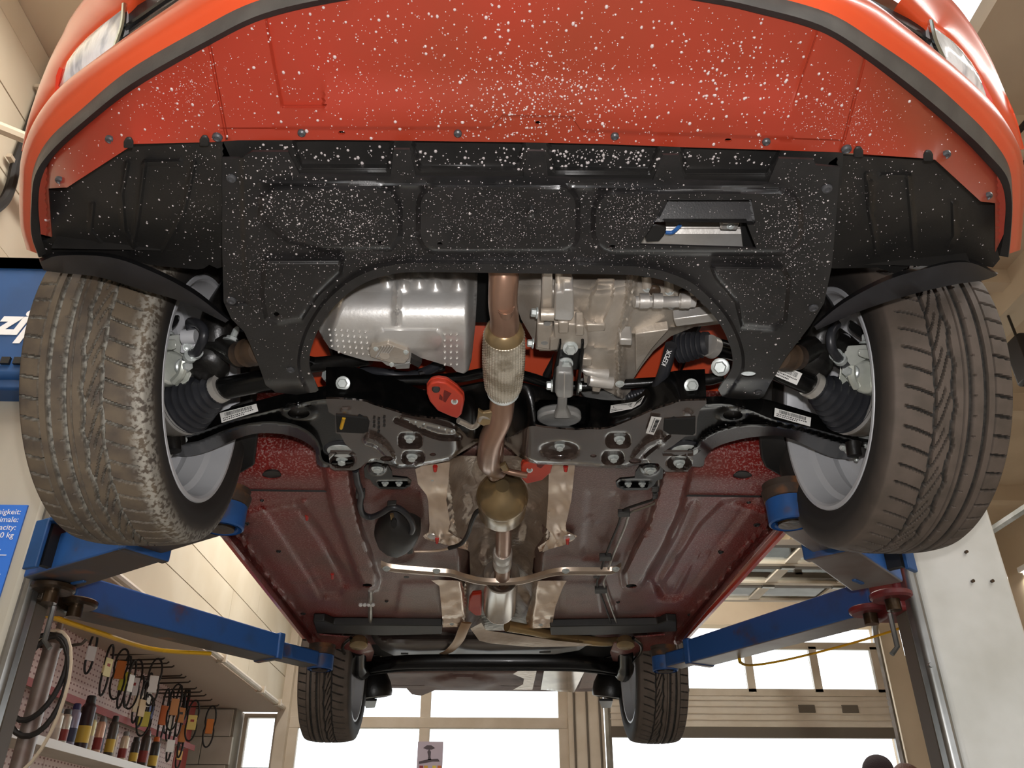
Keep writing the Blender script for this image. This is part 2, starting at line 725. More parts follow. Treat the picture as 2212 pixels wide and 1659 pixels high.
def window(name, x0, x1, zs, xs, y, fw=.06, fd=.08, m='frame_paint', stub=None):
    """glazed frame in the rear wall: mullion centres xs and transom centres zs"""
    win = MB().box(((x0 + x1) / 2, y, zs[0]), (x1 - x0, fd, fw)).build(name, MATS[m], None, smooth=0, bevel=.006)
    win['kind'] = 'structure'
    for z_ in zs[1:]:
        MB().box(((x0 + x1) / 2, y, z_), (x1 - x0, fd, fw)).build('transom', MATS[m], win, smooth=0, bevel=.006)
    for x_ in xs:
        MB().box((x_, y, (zs[0] + zs[-1]) / 2), (fw, fd * .9, zs[-1] - zs[0])).build('mullion', MATS[m], win, smooth=0, bevel=.006)
    for i in range(len(xs) - 1):
        for j in range(len(zs) - 1):
            MB().box(((xs[i] + xs[i + 1]) / 2, y, (zs[j] + zs[j + 1]) / 2), (xs[i + 1] - xs[i] - fw * .6, .008, zs[j + 1] - zs[j] - fw * .6)).build('pane', MATS['window_glass'], win, smooth=0)
    return win


window('window_1', -2.02, .80, [.78, 2.44, 3.45], [-1.98, -.655, .76], YB + .05, fw=.105)
window('window_2', -2.48, -2.13, [.78, 2.0, 2.5], [-2.46, -2.15], YB + .05, fw=.04)
window('window_3', 4.42, 4.80, [.6, 1.95, 2.07, 3.1], [4.46, 4.76], YB + .05, fw=.07)

# sectional garage door: two vertical sections, two on the overhead tracks
DX0, DX1 = 1.22, 4.12
d = slab('door_1', DX0, DX1, YB - .08, YB - .02, 2.30, 2.40, MATS['dark_frame'])
slab('door_section', DX0, DX1, YB - .075, YB - .035, 2.40, 2.70, MATS['door_panel'], d, bevel=.004)
for z_ in (2.47, 2.53, 2.60, 2.66):
    slab('panel_rib', DX0, DX1, YB - .082, YB - .07, z_ - .005, z_ + .005, MATS['frame_paint'], d)
for x_ in (3.17, 3.62):
    slab('recessed_handle', x_, x_ + .17, YB - .088, YB - .07, 2.54, 2.615, MATS['dark_frame'], d, bevel=.004)
for z_, w_ in ((2.735, .07), (3.21, .07)):
    slab('rail', DX0, DX1, YB - .08, YB - .03, z_ - w_ / 2, z_ + w_ / 2, MATS['frame_paint'], d)
DXS = [DX0 + .04, 2.02, 2.72, 3.42, DX1 - .04]
for x_ in DXS:
    slab('stile', x_ - .04, x_ + .04, YB - .08, YB - .03, 2.74, 3.2, MATS['frame_paint'], d)
for i in range(4):
    slab('pane', DXS[i] + .04, DXS[i + 1] - .04, YB - .06, YB - .052, 2.77, 3.175, MATS['window_glass'], d)
# curved part and overhead sections
ang = [(YB - .06, 3.25)] + [(YB - .06 - .35 * (1 - math.cos(a)), 3.25 + .35 * math.sin(a)) for a in np.linspace(.2, PI / 2, 6)] + [(5.2, 3.60)]
for x_ in (DX0 - .02, DX1 + .02):
    MB().tube([(x_, YB - .06, 0.0)] + [(x_, a, b) for a, b in ang], .035, 6).build('track', MATS['post_edge'], d)
y = YB - .45
for sct in range(3):
    y0, y1 = y - .58, y
    slab('overhead_rail', DX0, DX1, y1 - .07, y1, 3.57, 3.62, MATS['frame_paint'], d)
    slab('overhead_rail', DX0, DX1, y0, y0 + .07, 3.57, 3.62, MATS['dark_frame'], d)
    for x_ in DXS:
        slab('stile', x_ - .05, x_ + .05, y0 + .07, y1 - .07, 3.575, 3.615, MATS['frame_paint'], d)
    for i in range(4):
        slab('pane', DXS[i] + .05, DXS[i + 1] - .05, y0 + .07, y1 - .07, 3.592, 3.6, MATS['window_glass'], d)
    for x_ in DXS[1:-1]:
        MB().box((x_, y0, 3.56), (.12, .05, .02)).build('hinge', MATS['post_edge'], d)
    y = y0 - .02

# the open front of the workshop behind the photographer
slab('wall_front_pier', XL, -2.6, YF - .2, YF, 0, ZC, MATS['cream_wall'])
slab('wall_front_lintel', -2.6, XR, YF - .2, YF, 2.9, ZC, MATS['cream_wall'])
slab('wall_front_base', 1.7, XR, YF - .2, YF, 0, 1.2, MATS['cream_wall'])
slab('wall_front_column', 1.2, 1.7, YF - .2, YF, 0, 3.6, MATS['cream_wall'])

# conduit, cable, brackets high on the left wall
pc = [PX(a, b, XW + .03) for a, b in ((182, 35), (166, 62), (140, 105), (112, 160), (86, 215), (66, 270), (46, 322), (33, 360), (24, 400), (8, 435), (-25, 462))]
c_ = MB().tube(cr(pc, 4), .021, 8).build('wall_cable', MATS['cable_black'])
tag(c_, 'thick black cable running down the cream boarded wall', 'cable')
for a, b in ((140, 92), (90, 202), (30, 352)):
    p = PX(a, b, XW + .025)
    MB().box(p, (.02, .09, .018)).build('cable_clip', MATS['frame_paint'], c_)
p = PX(40, 296, XW + .12)
c_ = MB().tube([p + Vector((-.13, -.35, -.16)), p + Vector((-.02, -.1, -.05)), p + Vector((.3, .55, .245))], .024, 8).build('wall_conduit', MATS['cream_wall'])
tag(c_, 'thin cream conduit pipe crossing the black wall cable', 'pipe')
p = PX(158, 12, XW + .05)
c_ = thing('wall_bracket', 'small black metal bracket above the orange bonnet edge', 'bracket', p)
MB().box(p + Vector((0, .0, 0)), (.05, .22, .05)).build('base_plate', MATS['cable_black'], c_, bevel=.006)
MB().tube([p + Vector((.02, .05, 0)), p + Vector((.1, .18, -.05)), p + Vector((.1, .22, -.2))], .018, 8).build('stay', MATS['cable_black'], c_)
# overhead cable and box on the right
p1, p2 = PZ(2163, 645, ZC - .02), PZ(2196, 728, ZC - .45)
c_ = thing('hanging_socket_box', 'dark socket box hanging from the ceiling on a thin cord', 'socket box', p2)
MB().tube([p1, (p1 + p2) / 2, p2], .008, 6).build('cord', MATS['cable_black'], c_)
MB().lathe([(0, .025), (.01, .03), (.03, .03)], p1 - Vector((0, 0, .02)), n=10).build('ceiling_hook', MATS['wire_steel'], c_)
MB().box(p2 + Vector((.1, .05, -.13)), (.22, .16, .3)).build('box_body', MATS['cable_black'], c_, bevel=.02)
for i, (a, b, c, e) in enumerate(((2175, 312, 2225, 255), (2185, 350, 2230, 352), (2188, 404, 2230, 408))):
    q1, q2 = PZ(a, b, ZC - .14), PZ(c, e, ZC - .14)
    q1 = q1 + (q1 - q2) * 1.5
    c_ = MB().tube([q1, q2 + (q2 - q1) * 1.2], .016 if i == 0 else .012, 6).build('ceiling_cable', MATS['cable_black'])
    tag(c_, ('thick black cable slanting under the ceiling above the headlight', 'upper of two thin dark cables running straight under the ceiling', 'lower of two thin dark cables running straight under the ceiling')[i], 'cable')


# fluorescent luminaires under the ceiling: long ones are unseen, added to light the room
def tube_lamp(loc, L, label, rz=0.0, power=150):
    t = thing('ceiling_lamp', label, 'lamp', loc, 'fluorescent ceiling lamps')
    loc = Vector(loc)
    dx = Vector((math.sin(rz), math.cos(rz), 0)) * L / 2
    MB().bar(loc - dx, loc + dx, .14, .06).build('housing', MATS['print_white'], t, bevel=.01)
    tm = mat('lamp_tube', 'ffffff', .4, emit='fff6e6', estr=9.0)
    MB().tube([loc - dx * .96 - Vector((0, 0, .05)), loc + dx * .96 - Vector((0, 0, .05))], .02, 10).build('tube', tm, t)
    light('lamp_light', 'AREA', loc - Vector((0, 0, .08)), power, (1, .97, .92), rot=(0, 0, -rz), size=.12, size_y=L).parent = None
    return t


pl_ = PY(2215, 1228, 8.3)
tube_lamp((pl_.x + .45, 8.3, pl_.z), 1.0, 'short fluorescent lamp beside the bare metal lift post', PI / 2, 30)
tube_lamp((-1.3, 1.2, ZC - .05), 2.4, 'added unseen long ceiling lamp over the bonnet', 0, 62)
tube_lamp((3.0, .5, ZC - .3), 2.4, 'added unseen long ceiling lamp beyond the skylight', 0, 62)
tube_lamp((-1.3, 6.2, ZC - .05), 2.4, 'added unseen long ceiling lamp near the pegboard', 0, 62)
tube_lamp((2.4, 7.0, ZC - .05), 2.4, 'added unseen long ceiling lamp over the garage door tracks', 0, 62)
# daylight portals in the openings
light('portal_front', 'AREA', (1.4, YF - .1, 1.5), 1, rot=(-PI / 2, 0, 0), size=8, size_y=2.9, portal=True)
light('portal_rear', 'AREA', (1.0, YB + .22, 1.75), 1, rot=(PI / 2, 0, 0), size=7.6, size_y=3.5, portal=True)
light('portal_sky', 'AREA', ((SKX0 + SKX1) / 2, (SKY0 + SKY1) / 2, ZC + .14), 1, rot=(0, 0, 0), size=SKX1 - SKX0, size_y=SKY1 - SKY0, portal=True)

# ------------------------------------------------------------------ two-post lift
def lift_side(sgn):
    left = sgn < 0
    zb, zt = 1.85, 1.94      # arm tube bottom / top
    piv = PZ(112, 1268, zb) if left else PZ(1928, 1285, zb)
    lab = ('two-post lift column with a blue drive box and blue notice beside it' if left else
           'bare pale metal two-post lift column with blue arms and yellow cable guard')
    base = Vector((piv.x + sgn * .3, piv.y + .1, 0))
    t = thing('lift_post', lab, 'car lift', base, 'columns of the two-post lift')
    xi = piv.x + sgn * .03      # inner edge of the post
    xo = xi + sgn * .30
    yf, yr = piv.y - .02, piv.y + .06
    H = 3.0 if left else 3.25
    # column: C-shaped sheet profile, opening inward
    prof = [(xi, yf), (xi + sgn * .035, yf - .03), (xo - sgn * .02, yf - .03), (xo, yf), (xo, yr), (xo - sgn * .02, yr + .01), (xi + sgn * .035, yr + .01), (xi, yr)]
    mb = MB()
    mb.loft([[(x, y, .02) for x, y in prof], [(x, y, H) for x, y in prof]])
    mb.build('column', MATS['post_grey' if left else 'steel_light'], t, bevel=.006)
    MB().box((xi + sgn * .008, yf - .012, H / 2), (.035, .05, H - .02)).build('column_edge', MATS['post_edge'], t, bevel=.012)
    slab('gap_liner', min(xi - sgn * .004, xi + sgn * .01), max(xi - sgn * .004, xi + sgn * .01), yf + .02, yr - .0, .05, H - .05, MATS['dark_frame'], t)
    MB().box(((xi + xo) / 2, (yf + yr) / 2, .012), (.55, .6, .024)).build('base_plate', MATS['post_edge'], t, bevel=.004)
    for dx, dy in ((-.22, -.25), (.22, -.25), (-.22, .25), (.22, .25)):
        c = Vector(((xi + xo) / 2 + dx, (yf + yr) / 2 + dy, .024))
        MB().lathe([(0, .02), (.015, .02), (.015, .011), (.03, .011)], c, n=6).build('anchor_bolt', MATS['post_edge'], t)
    if not left:
        for px, py in ((2063, 1160), (2086, 1193), (2100, 1256), (2142, 1256)):
            p = PY(px, py, yf - .03)
            MB().lathe([(0, .0045 if px != 2063 else .009), (-.008, .0045 if px != 2063 else .009)], p, (0, 1, 0), n=8).build('post_screw', MATS['greasy_steel'], t)
        p = PY(1993, 1437, yf - .035)
        MB().lathe([(0, .008), (-.01, .006)], Vector((xi, yf - .03, p.z)), (0, 1, 0), n=8).build('post_screw', MATS['post_edge'], t)
    # carriage
    MB().box((piv.x + sgn * .06, piv.y + .06, zb + .02), (.12, .16, .13)).build('carriage', MATS['greasy_steel' if left else 'red_lift_part'], t, bevel=.01)
    for q in (-1, 1):
        c = Vector((piv.x - sgn * .02, piv.y + (-.03 if q < 0 else .12), zb - .022))
        MB().lathe([(0, .05), (.006, .056), (.016, .056), (.02, .05)], c, n=20).build('pivot_plate', MATS['greasy_steel' if left else 'red_lift_part'], t)
        MB().lathe([(-.03, .02), (0, .02)], c, n=12).build('pivot_pin', MATS['greasy_steel'], t)
    MB().tube([c + Vector((0, -.12, -.03)), c + Vector((0, -.12, -.12)), c + Vector((-sgn * .02, -.12, -.14))], .007, 6).build('release_rod', MATS['post_edge'], t)

    def arm(p0, p1, split, w0, h0, ringed, name):
        """outer tube p0 -> split, inner tube -> p1 (points on the underside), pad at the end"""
        p0, p1 = Vector(p0), Vector(p1)
        dirv = (p1 - p0).normalized()
        p1 = p1 - dirv * .05
        pm = p0 + dirv * ((p1 - p0).length * split)
        sidev = Vector((0, 0, 1)).cross(dirv).normalized()
        a = part_empty(name, p0, t)
        up = Vector((0, 0, 1))

        def boxtube(q0, q1, w, h, m, um, nm):
            mbx = MB()
            w0_, w1_ = w if isinstance(w, tuple) else (w, w)
            h0_, h1_ = h if isinstance(h, tuple) else (h, h)
            r0 = [q0 - sidev * w0_ / 2, q0 + sidev * w0_ / 2, q0 + sidev * w0_ / 2 + up * h0_, q0 - sidev * w0_ / 2 + up * h0_]
            r1 = [q1 - sidev * w1_ / 2, q1 + sidev * w1_ / 2, q1 + sidev * w1_ / 2 + up * h1_, q1 - sidev * w1_ / 2 + up * h1_]
            mbx.loft([r0, r1])
            o = mbx.build(nm, m, a, bevel=.006)
            # separate grey-brown material on the downward faces
            o.data.materials.append(um)
            for pl in o.data.polygons:
                if pl.normal.z < -.8:
                    pl.material_index = 1
            return o
        um = MATS['lift_under' if left else 'lift_worn_steel']
        boxtube(p0, pm, w0, h0, MATS['lift_blue'], um, 'outer_tube')
        w1 = (w0[1] if isinstance(w0, tuple) else w0) - .035
        h1 = (h0[1] if isinstance(h0, tuple) else h0) - .03
        boxtube(pm - dirv * .05 + up * .012, p1 + up * .012, w1, h1, MATS['lift_blue'], um, 'inner_tube')
        # mouth collar
        boxtube(pm - dirv * .025 - up * .004, pm + dirv * .004 - up * .004, (w0[1] if isinstance(w0, tuple) else w0) + .012, (h0[1] if isinstance(h0, tuple) else h0) + .01, MATS['lift_blue'], um, 'collar')
        c = p1 + dirv * .05 + up * .0
        hh = h1
        MB().lathe([(0, .046), (.003, .05), (hh, .05), (hh, .034), (.004, .034), (0, .038)], c + up * .008, n=24, cap0=False, cap1=False).build('end_ring', MATS['lift_blue'], a)
        MB().lathe([(-.004, .030), (.02, .032), (.06, .024)], c + up * .01, n=18).build('spindle_nut', MATS['greasy_steel'], a)
        pz = 1.955
        zz = pz - c.z
        prof = [(0.02, .026)]
        hcur = hh
        while hcur < zz - .05:
            prof += [(hcur, .023), (hcur + .005, .026), (hcur + .010, .023)]
            hcur += .010
        MB().lathe(prof, c, n=18).build('threaded_spindle', MATS['greasy_steel'], a)
        MB().lathe([(zz - .045, .036), (zz - .04, .052), (zz - .018, .056), (zz - .018, .050), (zz - .001, .052)], c, n=24).build('rubber_pad', MATS['rust_rubber'], a)
        return a
    if left:
        pf = PZ(476, 1150, zb)
        p0f = PZ(128, 1262, zb)
        arm(p0f + Vector((-.03, 0.0, 0)), pf, .66, (.14, .115), (.105, .085), True, 'front_arm')
        prr = PZ(690, 1452, zb)
        p0r = PZ(128, 1318, zb)
        arm(p0r, prr, .80, (.13, .115), (.10, .085), False, 'rear_arm')
    else:
        pf = PZ(1712, 1140, zb)
        p0f = PZ(1895, 1268, zb)
        arm(p0f, pf, .66, (.14, .12), (.105, .085), True, 'front_arm')
        prr = PZ(1438, 1455, zb)
        p0r = PZ(1915, 1330, zb)
        arm(p0r, prr, .86, (.13, .115), (.10, .085), False, 'rear_arm')
    # open root frame of the front arm
    c = PZ(134, 1238, zb) if left else PZ(1900, 1238, zb)
    c2 = PZ(*((390, 1190) if left else (1790, 1190)), zb)
    dv = (c2 - c).normalized()
    sv = Vector((0, 0, 1)).cross(dv).normalized()
    for q in (-1, 1):
        MB().bar(c + sv * q * .072 + Vector((0, 0, .06)), c + sv * q * .072 - dv * .05 + Vector((0, 0, .06)), .012, .13).build('root_cheek', MATS['lift_blue_clean'], t, bevel=.003)
    MB().box(c + Vector((0, 0, .122)), (.05, .15, .012), Matrix((dv, sv, Vector((0, 0, 1)))).transposed()).build('root_bridge', MATS['lift_blue_clean'], t, bevel=.003)
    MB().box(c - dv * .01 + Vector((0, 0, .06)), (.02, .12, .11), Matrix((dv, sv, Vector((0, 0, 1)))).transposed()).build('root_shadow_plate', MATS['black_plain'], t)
    # yellow strip below the rear arm
    if left:
        pts = [PZ(85, 1323, zb - .03), PZ(200, 1362, zb - .03), PZ(330, 1402, zb - .025), PZ(455, 1412, zb - .015)]
    else:
        pts = [PZ(1955, 1330, zb - .03), PZ(1962, 1345, zb - .05), PZ(1930, 1362, zb - .06), PZ(1820, 1395, zb - .06), PZ(1700, 1425, zb - .06), PZ(1625, 1437, zb - .05), PZ(1601, 1432, zb - .02), PZ(1597, 1422, zb + .0)]
    MB().tube(cr(pts, 5), .012 if left else .006, 8, flat=.6).build('yellow_cable_guard', MATS['yellow_paint'], t)
    if left:
        # drive box with lettering
        b0 = PY(60, 575, yf - .10)
        bx0, bx1 = PY(-110, 700, yf - .12).x, PY(118, 700, yf - .12).x
        zt_, zbm = PY(60, 552, yf - .12).z, PY(60, 815, yf - .12).z
        g = MB().box(((bx0 + bx1) / 2, yf - .02, (zt_ + zbm) / 2), (bx1 - bx0, .2, zt_ - zbm)).build('drive_box', MATS['lift_blue_clean'], t, bevel=.02, bseg=3)
        for i in range(2):
            MB().box(((bx0 + bx1) / 2, yf - .124, zt_ - .035 - .0 * i), (bx1 - bx0 - .05, .012, .035)).build('vent_slot', MATS['black_plain'], g)
        for i in range(9):
            x_ = bx1 - .03 - i * .036
            MB().box((x_, yf - .124, zbm + .052), (.025, .012, .022)).build('vent_slot', MATS['black_plain'], g)
        MB().box(((bx0 + bx1) / 2, yf - .02, zbm - .012), (bx1 - bx0 - .03, .17, .04)).build('box_skirt', MATS['lift_blue_clean'], g, bevel=.008)
        q = PY(-8, 720, yf - .122)
        text_mesh('lettering', 'zip', .128, MATS['print_white'], g, (q.x - .015, yf - .1215, q.z), (1, 0, 0), (0, 0, 1), shear=.35, bold=.035)
        # blue notice
        s0, s1 = PY(62, 1092, yf - .032), PY(8, 1335, yf - .032)
        sx1 = s0.x
        sg = slab('notice', sx1 - .27, sx1, yf - .036, yf - .031, s1.z, s0.z, MATS['sign_blue'], t)
        yy = yf - .037
        zl = s0.z - .028
        for line, sz in (('Tragf\u00e4higkeit:', .022), ('maximale:', .022), ('Capacity:', .022), ('00 kg', .022)):
            text_mesh('lettering', line, sz, MATS['print_white'], sg, (sx1 - .012, yy, zl), (1, 0, 0), (0, 0, 1), align='RIGHT', extrude=.0003)
            zl -= .0225
        zl -= .005
        i = 0
        while zl > s1.z + .01:
            wd = (.12, .2, .16, .22, .05, .2, .0)[i % 7]
            if wd:
                slab('print_line', sx1 - .235, sx1 - .235 + wd, yy - .0004, yy, zl, zl + .0022, MATS['print_white'], sg)
            zl -= .0075
            i += 1
    return t


lift_side(-1)
lift_side(1)

# ------------------------------------------------------------------ the car (one thing, everything below is a part of it)
car = thing('car', 'orange-red hatchback raised on the lift, seen from below its nose', 'car', (-.02, 2.7, 1.955))
mat('paint_orange', 'd9512a', .3, coat=.45, color2='d34c26', scale=3)
mat('paint_red', '9c2f1f', .36, coat=.25, color2='85341f', scale=3, mixlo=.35, mixhi=.7)
mat('black_plastic', '211f1f', .33, color2='1a1919', scale=30, bump=.06, bscale=400, color3='2c2a2a', scale3=5, lo3=.55, hi3=.75, spec=.7)
mat('black_plastic_soft', '1d1c1b', .5, color2='272523', scale=8, bump=.1, bscale=300)
mat('black_paint', '080808', .25, coat=.12, color2='12100f', scale=40, mixlo=.5, mixhi=.7, bump=.1, bscale=250, spec=.3)
mat('black_cast', '121110', .35, color2='1c1a18', scale=30, bump=.3, bscale=120)
mat('boot_rubber', '26272b', .36, color2='2e2f33', scale=20)
mat('zinc_bolt', 'd6dad8', .3, .3, color2='b9bfbc', scale=40)
mat('cast_alu', 'cbc2b6', .4, .45, color2='b5aa9c', scale=14, mixlo=.35, mixhi=.65, bump=.25, bscale=180)
mat('bright_alu', 'e0deda', .38, .6, color2='cbc6bf', scale=12, bump=.12, bscale=160)
mat('grey_alu', 'aaa9a6', .45, .3, color2='8e8d8a', scale=12, bump=.3, bscale=80)
mat('caliper_zinc', 'dadcd4', .28, .4, color2='c0c4ba', scale=18, bump=.3, bscale=70)
mat('wheel_silver', 'cfd0d3', .4, .1, color2='c4c5c8', scale=6)
mat('steel_shaft', 'a5a19a', .3, .6, color2='857d72', scale=12)
mat('label_white', 'eceae6', .5)
mat('label_print', '2a2a2a', .6)


def tyre_mat(name, dusty):
    m = mat(name, '6a5e52', .75)
    nt = m.node_tree
    b = nt.nodes['Principled BSDF']
    at = nt.nodes.new('ShaderNodeAttribute')
    at.attribute_name = 'groove'
    tc = nt.nodes.new('ShaderNodeTexCoord')
    nz = nt.nodes.new('ShaderNodeTexNoise')
    nz.inputs['Scale'].default_value = 22
    nz.inputs['Detail'].default_value = 6
    nt.links.new(tc.outputs['Object'], nz.inputs['Vector'])
    n2 = nt.nodes.new('ShaderNodeTexNoise')
    n2.inputs['Scale'].default_value = 120
    nt.links.new(tc.outputs['Object'], n2.inputs['Vector'])

    def mix(a, bb, f):
        x = nt.nodes.new('ShaderNodeMix')
        x.data_type = 'RGBA'
        for s_, v in (('A', a), ('B', bb)):
            if isinstance(v, str):
                x.inputs[s_].default_value = (*hexc(v), 1)
            else:
                nt.links.new(v, x.inputs[s_])
        nt.links.new(f, x.inputs['Factor'])
        return x.outputs['Result']

    def rng(s_, lo, hi):
        x = nt.nodes.new('ShaderNodeMapRange')
        x.inputs['From Min'].default_value = lo
        x.inputs['From Max'].default_value = hi
        nt.links.new(s_, x.inputs['Value'])
        return x.outputs['Result']
    sp = nt.nodes.new('ShaderNodeSeparateColor')
    nt.links.new(at.outputs['Color'], sp.inputs[0])
    rubber = mix('655848' if dusty else '5b4f46', '4e443b', rng(nz.outputs['Fac'], .4, .65))
    gr = mix('8e8a80' if dusty else '24221f', '55514a' if dusty else '37332e', rng(n2.outputs['Fac'], .42, .6))
    c = mix(rubber, gr, sp.outputs['Red'])
    c = mix(c, '26221f', sp.outputs['Green'])       # clean black sidewall
    if dusty:
        mu = nt.nodes.new('ShaderNodeMath')
        mu.operation = 'MULTIPLY'
        nt.links.new(sp.outputs['Blue'], mu.inputs[0])
        nt.links.new(rng(n2.outputs['Fac'], .42, .55), mu.inputs[1])
        c = mix(c, '9a958a', mu.outputs[0])        # scuffed inner shoulder
    nt.links.new(c, b.inputs['Base Color'])
    return m


tyre_mat('tyre_dusty', True)
tyre_mat('tyre_dark', False)

TR = .315


def tyre_mesh():
    NT = 896
    ut = np.linspace(-1, 1, 97)              # across the tread, -1 outer .. 1 inner
    half = .100
    th = np.arange(NT) / NT * 2 * PI
    U, TH = np.meshgrid((ut + 1) / 2, th)     # 0 outer .. 1 inner
    base_r = TR - .010 * np.abs(2 * U - 1) ** 3.2
    ph = TH / (2 * PI)
    g = np.zeros_like(U)

    def cut(d, w):
        return 1 - sstep(w * .6, w, np.abs(d))
    g = np.maximum(g, cut(U - .245, .026))
    g = np.maximum(g, cut(U - .375, .024))
    wav = .522 + .016 * (1 - 2 * np.abs(((ph * 28) % 1) - .5) ** 1.5 * 2.2)
    g = np.maximum(g, cut(U - wav, .020))
    g = np.maximum(g, cut(U - .685 - .004 * np.sin(ph * 28 * 2 * PI), .016))
    g = np.maximum(g, .45 * cut(U - .155, .008))
    g = np.maximum(g, .4 * cut(U - .44, .007))
    # lateral slots, outer shoulder
    f1 = (ph * 56 + .9 * (U - .1)) % 1
    g = np.maximum(g, cut(f1 - .5, .085) * (U < .155))
    # lateral slots, inner shoulder
    f2 = (ph * 56 + .5 * np.sin((U - .7) * 5)) % 1
    g = np.maximum(g, cut(f2 - .5, .08) * sstep(.685, .70, U) * (1 - sstep(.9, .95, U)))
    # curved diagonal slots
    for n_, of, a0, a1, wd in ((28, 0., .54, .69, .075), (28, .5, .60, .69, .06)):
        f3 = (ph * n_ - of - 1.15 * sstep(.50, .70, U)) % 1
        g = np.maximum(g, cut(f3 - .5, wd) * sstep(a0 - .01, a0 + .01, U) * (U < a1))
    # small sipes next to the second groove
    f4 = (ph * 56) % 1
    g = np.maximum(g, .5 * cut(f4 - .5, .06) * (U > .33) * (U < .375))
    R_ = base_r - .0075 * g
    X = (2 * U - 1) * half
    # sidewalls: profile points (x, r)
    sw = [(.1035, TR - .0125), (.108, TR - .022), (.1115, TR - .034), (.1125, TR - .046), (.1105, TR - .058), (.111, TR - .060), (.108, TR - .072), (.1035, TR - .081), (.101, TR - .084), (.100, TR - .088), (.094, TR - .09)]
    cols_x = [X[:, i] for i in range(X.shape[1])]
    cols_r = [R_[:, i] for i in range(X.shape[1])]
    gcol = [np.stack([g[:, i], np.zeros(NT), np.full(NT, float(sstep(.86, .97, U[0, i])))], 1) for i in range(X.shape[1])]
    rib = .0012 * (((ph[:, 0] * 112) % 1) < .5)
    for k_, (x_, r_) in enumerate(sw):
        sh = np.stack([np.zeros(NT), np.full(NT, min(1, .35 + .2 * k_)), np.full(NT, .6 if k_ < 2 else 0.)], 1)
        cols_x.append(np.full(NT, x_)); cols_r.append(np.full(NT, r_)); gcol.append(sh)
        cols_x.insert(0, np.full(NT, -x_)); cols_r.insert(0, np.full(NT, r_)); gcol.insert(0, sh * np.array([1, 1, 0]))
    XX = np.stack(cols_x, 1)
    RR = np.stack(cols_r, 1)
    GG = np.stack(gcol, 1)
    nc = XX.shape[1]
    V = np.stack([XX, -RR * np.cos(th)[:, None], RR * np.sin(th)[:, None]], 2).reshape(-1, 3)
    i = np.arange(NT)[:, None]
    j = np.arange(nc - 1)[None, :]
    i2 = (i + 1) % NT
    Fq = np.stack([i * nc + j, i * nc + j + 1, i2 * nc + j + 1, i2 * nc + j], 2).reshape(-1, 4)
    me = bpy.data.meshes.new('tyre')
    me.vertices.add(len(V))
    me.vertices.foreach_set('co', V.ravel())
    me.loops.add(Fq.size)
    me.loops.foreach_set('vertex_index', Fq.ravel())
    me.polygons.add(len(Fq))
    me.polygons.foreach_set('loop_start', np.arange(len(Fq)) * 4)
    me.polygons.foreach_set('loop_total', np.full(len(Fq), 4))
    me.update(calc_edges=True)
    ca = me.color_attributes.new('groove', 'FLOAT_COLOR', 'POINT')
    ca.data.foreach_set('color', np.concatenate([GG.reshape(-1, 3), np.ones((len(V), 1))], 1).ravel())
    me.shade_smooth()
    me.set_sharp_from_angle(angle=math.radians(30))
    me.materials.append(MATS['tyre_dark'])
    return me


TYRE = tyre_mesh()
mbr = MB()
rb = TR - .088      # bead seat
# rim: closed lathe section about +X (inner side = +x), barrel and outer dish
prof = [(.1000, rb + .004), (.1035, rb + .002), (.1035, rb - .005), (.0990, rb - .010), (.085, rb - .014), (.065, rb - .017), (.055, rb - .026), (.020, rb - .029), (.005, rb - .022), (-.015, rb - .030),
        (-.030, rb - .060), (-.036, rb - .085), (-.046, rb - .100), (-.050, .085), (-.028, .078), (-.028, .0),
        (-.045, .0), (-.045, .07), (-.085, .09), (-.085, rb - .05), (-.1, rb - .012), (-.104, rb), (-.1035, rb + .004), (-.095, rb + .004)]
mbr.lathe(prof, (0, 0, 0), (1, 0, 0), 72, False, False)
me_r = mbr.build('rim', MATS['wheel_silver'], None, smooth=28)
RIM = me_r.data
rimc = Vector(me_r.location)
bpy.data.objects.remove(me_r)
_m = MB().lathe([(.012, .07), (.012, .112), (-.01, .112), (-.01, .07)], (0, 0, 0), (1, 0, 0), 40, False, False).lathe([(.03, .062), (.03, .0)], (0, 0, 0), (1, 0, 0), 24).build('brake_disc', MATS['steel_shaft'], None)
DISC, discc = _m.data, Vector(_m.location)
bpy.data.objects.remove(_m)


def raw(name, me, parent, loc, rotz=0.0):
    o = bpy.data.objects.new(name, me)
    COL.objects.link(o)
    o.location = loc
    adopt(o, parent)
    o.rotation_euler = (0, 0, rotz)
    return o


HUBS = [(-.735, 1.48, 2.036, 0.0, 'front left', True), (.738, 1.48, 2.036, PI, 'front right', False), (-.735, 3.94, 1.975, 0.0, 'r', False), (.705, 3.94, 1.975, PI, 'r', False)]
for hx, hy, hz, rz, nm, dusty in HUBS:
    hub = Vector((hx, hy, hz))
    wpart = part_empty('wheel', hub, car)
    ty = raw('tyre', TYRE, wpart, hub, rz)
    ty.rotation_euler = (random.choice([0.0, .3]) if rz == 0 else .13, 0, rz)
    ty['label'] = 'dusty tyre with pale grit in its grooves' if dusty else 'black tyre with curved and straight grooves'
    if dusty:
        ty.material_slots[0].link = 'OBJECT'
        ty.material_slots[0].material = MATS['tyre_dusty']
    sg = 1 if rz == 0 else -1
    raw('rim', RIM, wpart, hub + rimc * 1.0 if rz == 0 else hub - rimc, rz)
    raw('brake_disc', DISC, wpart, hub + Vector((sg * .0, 0, 0)), rz)

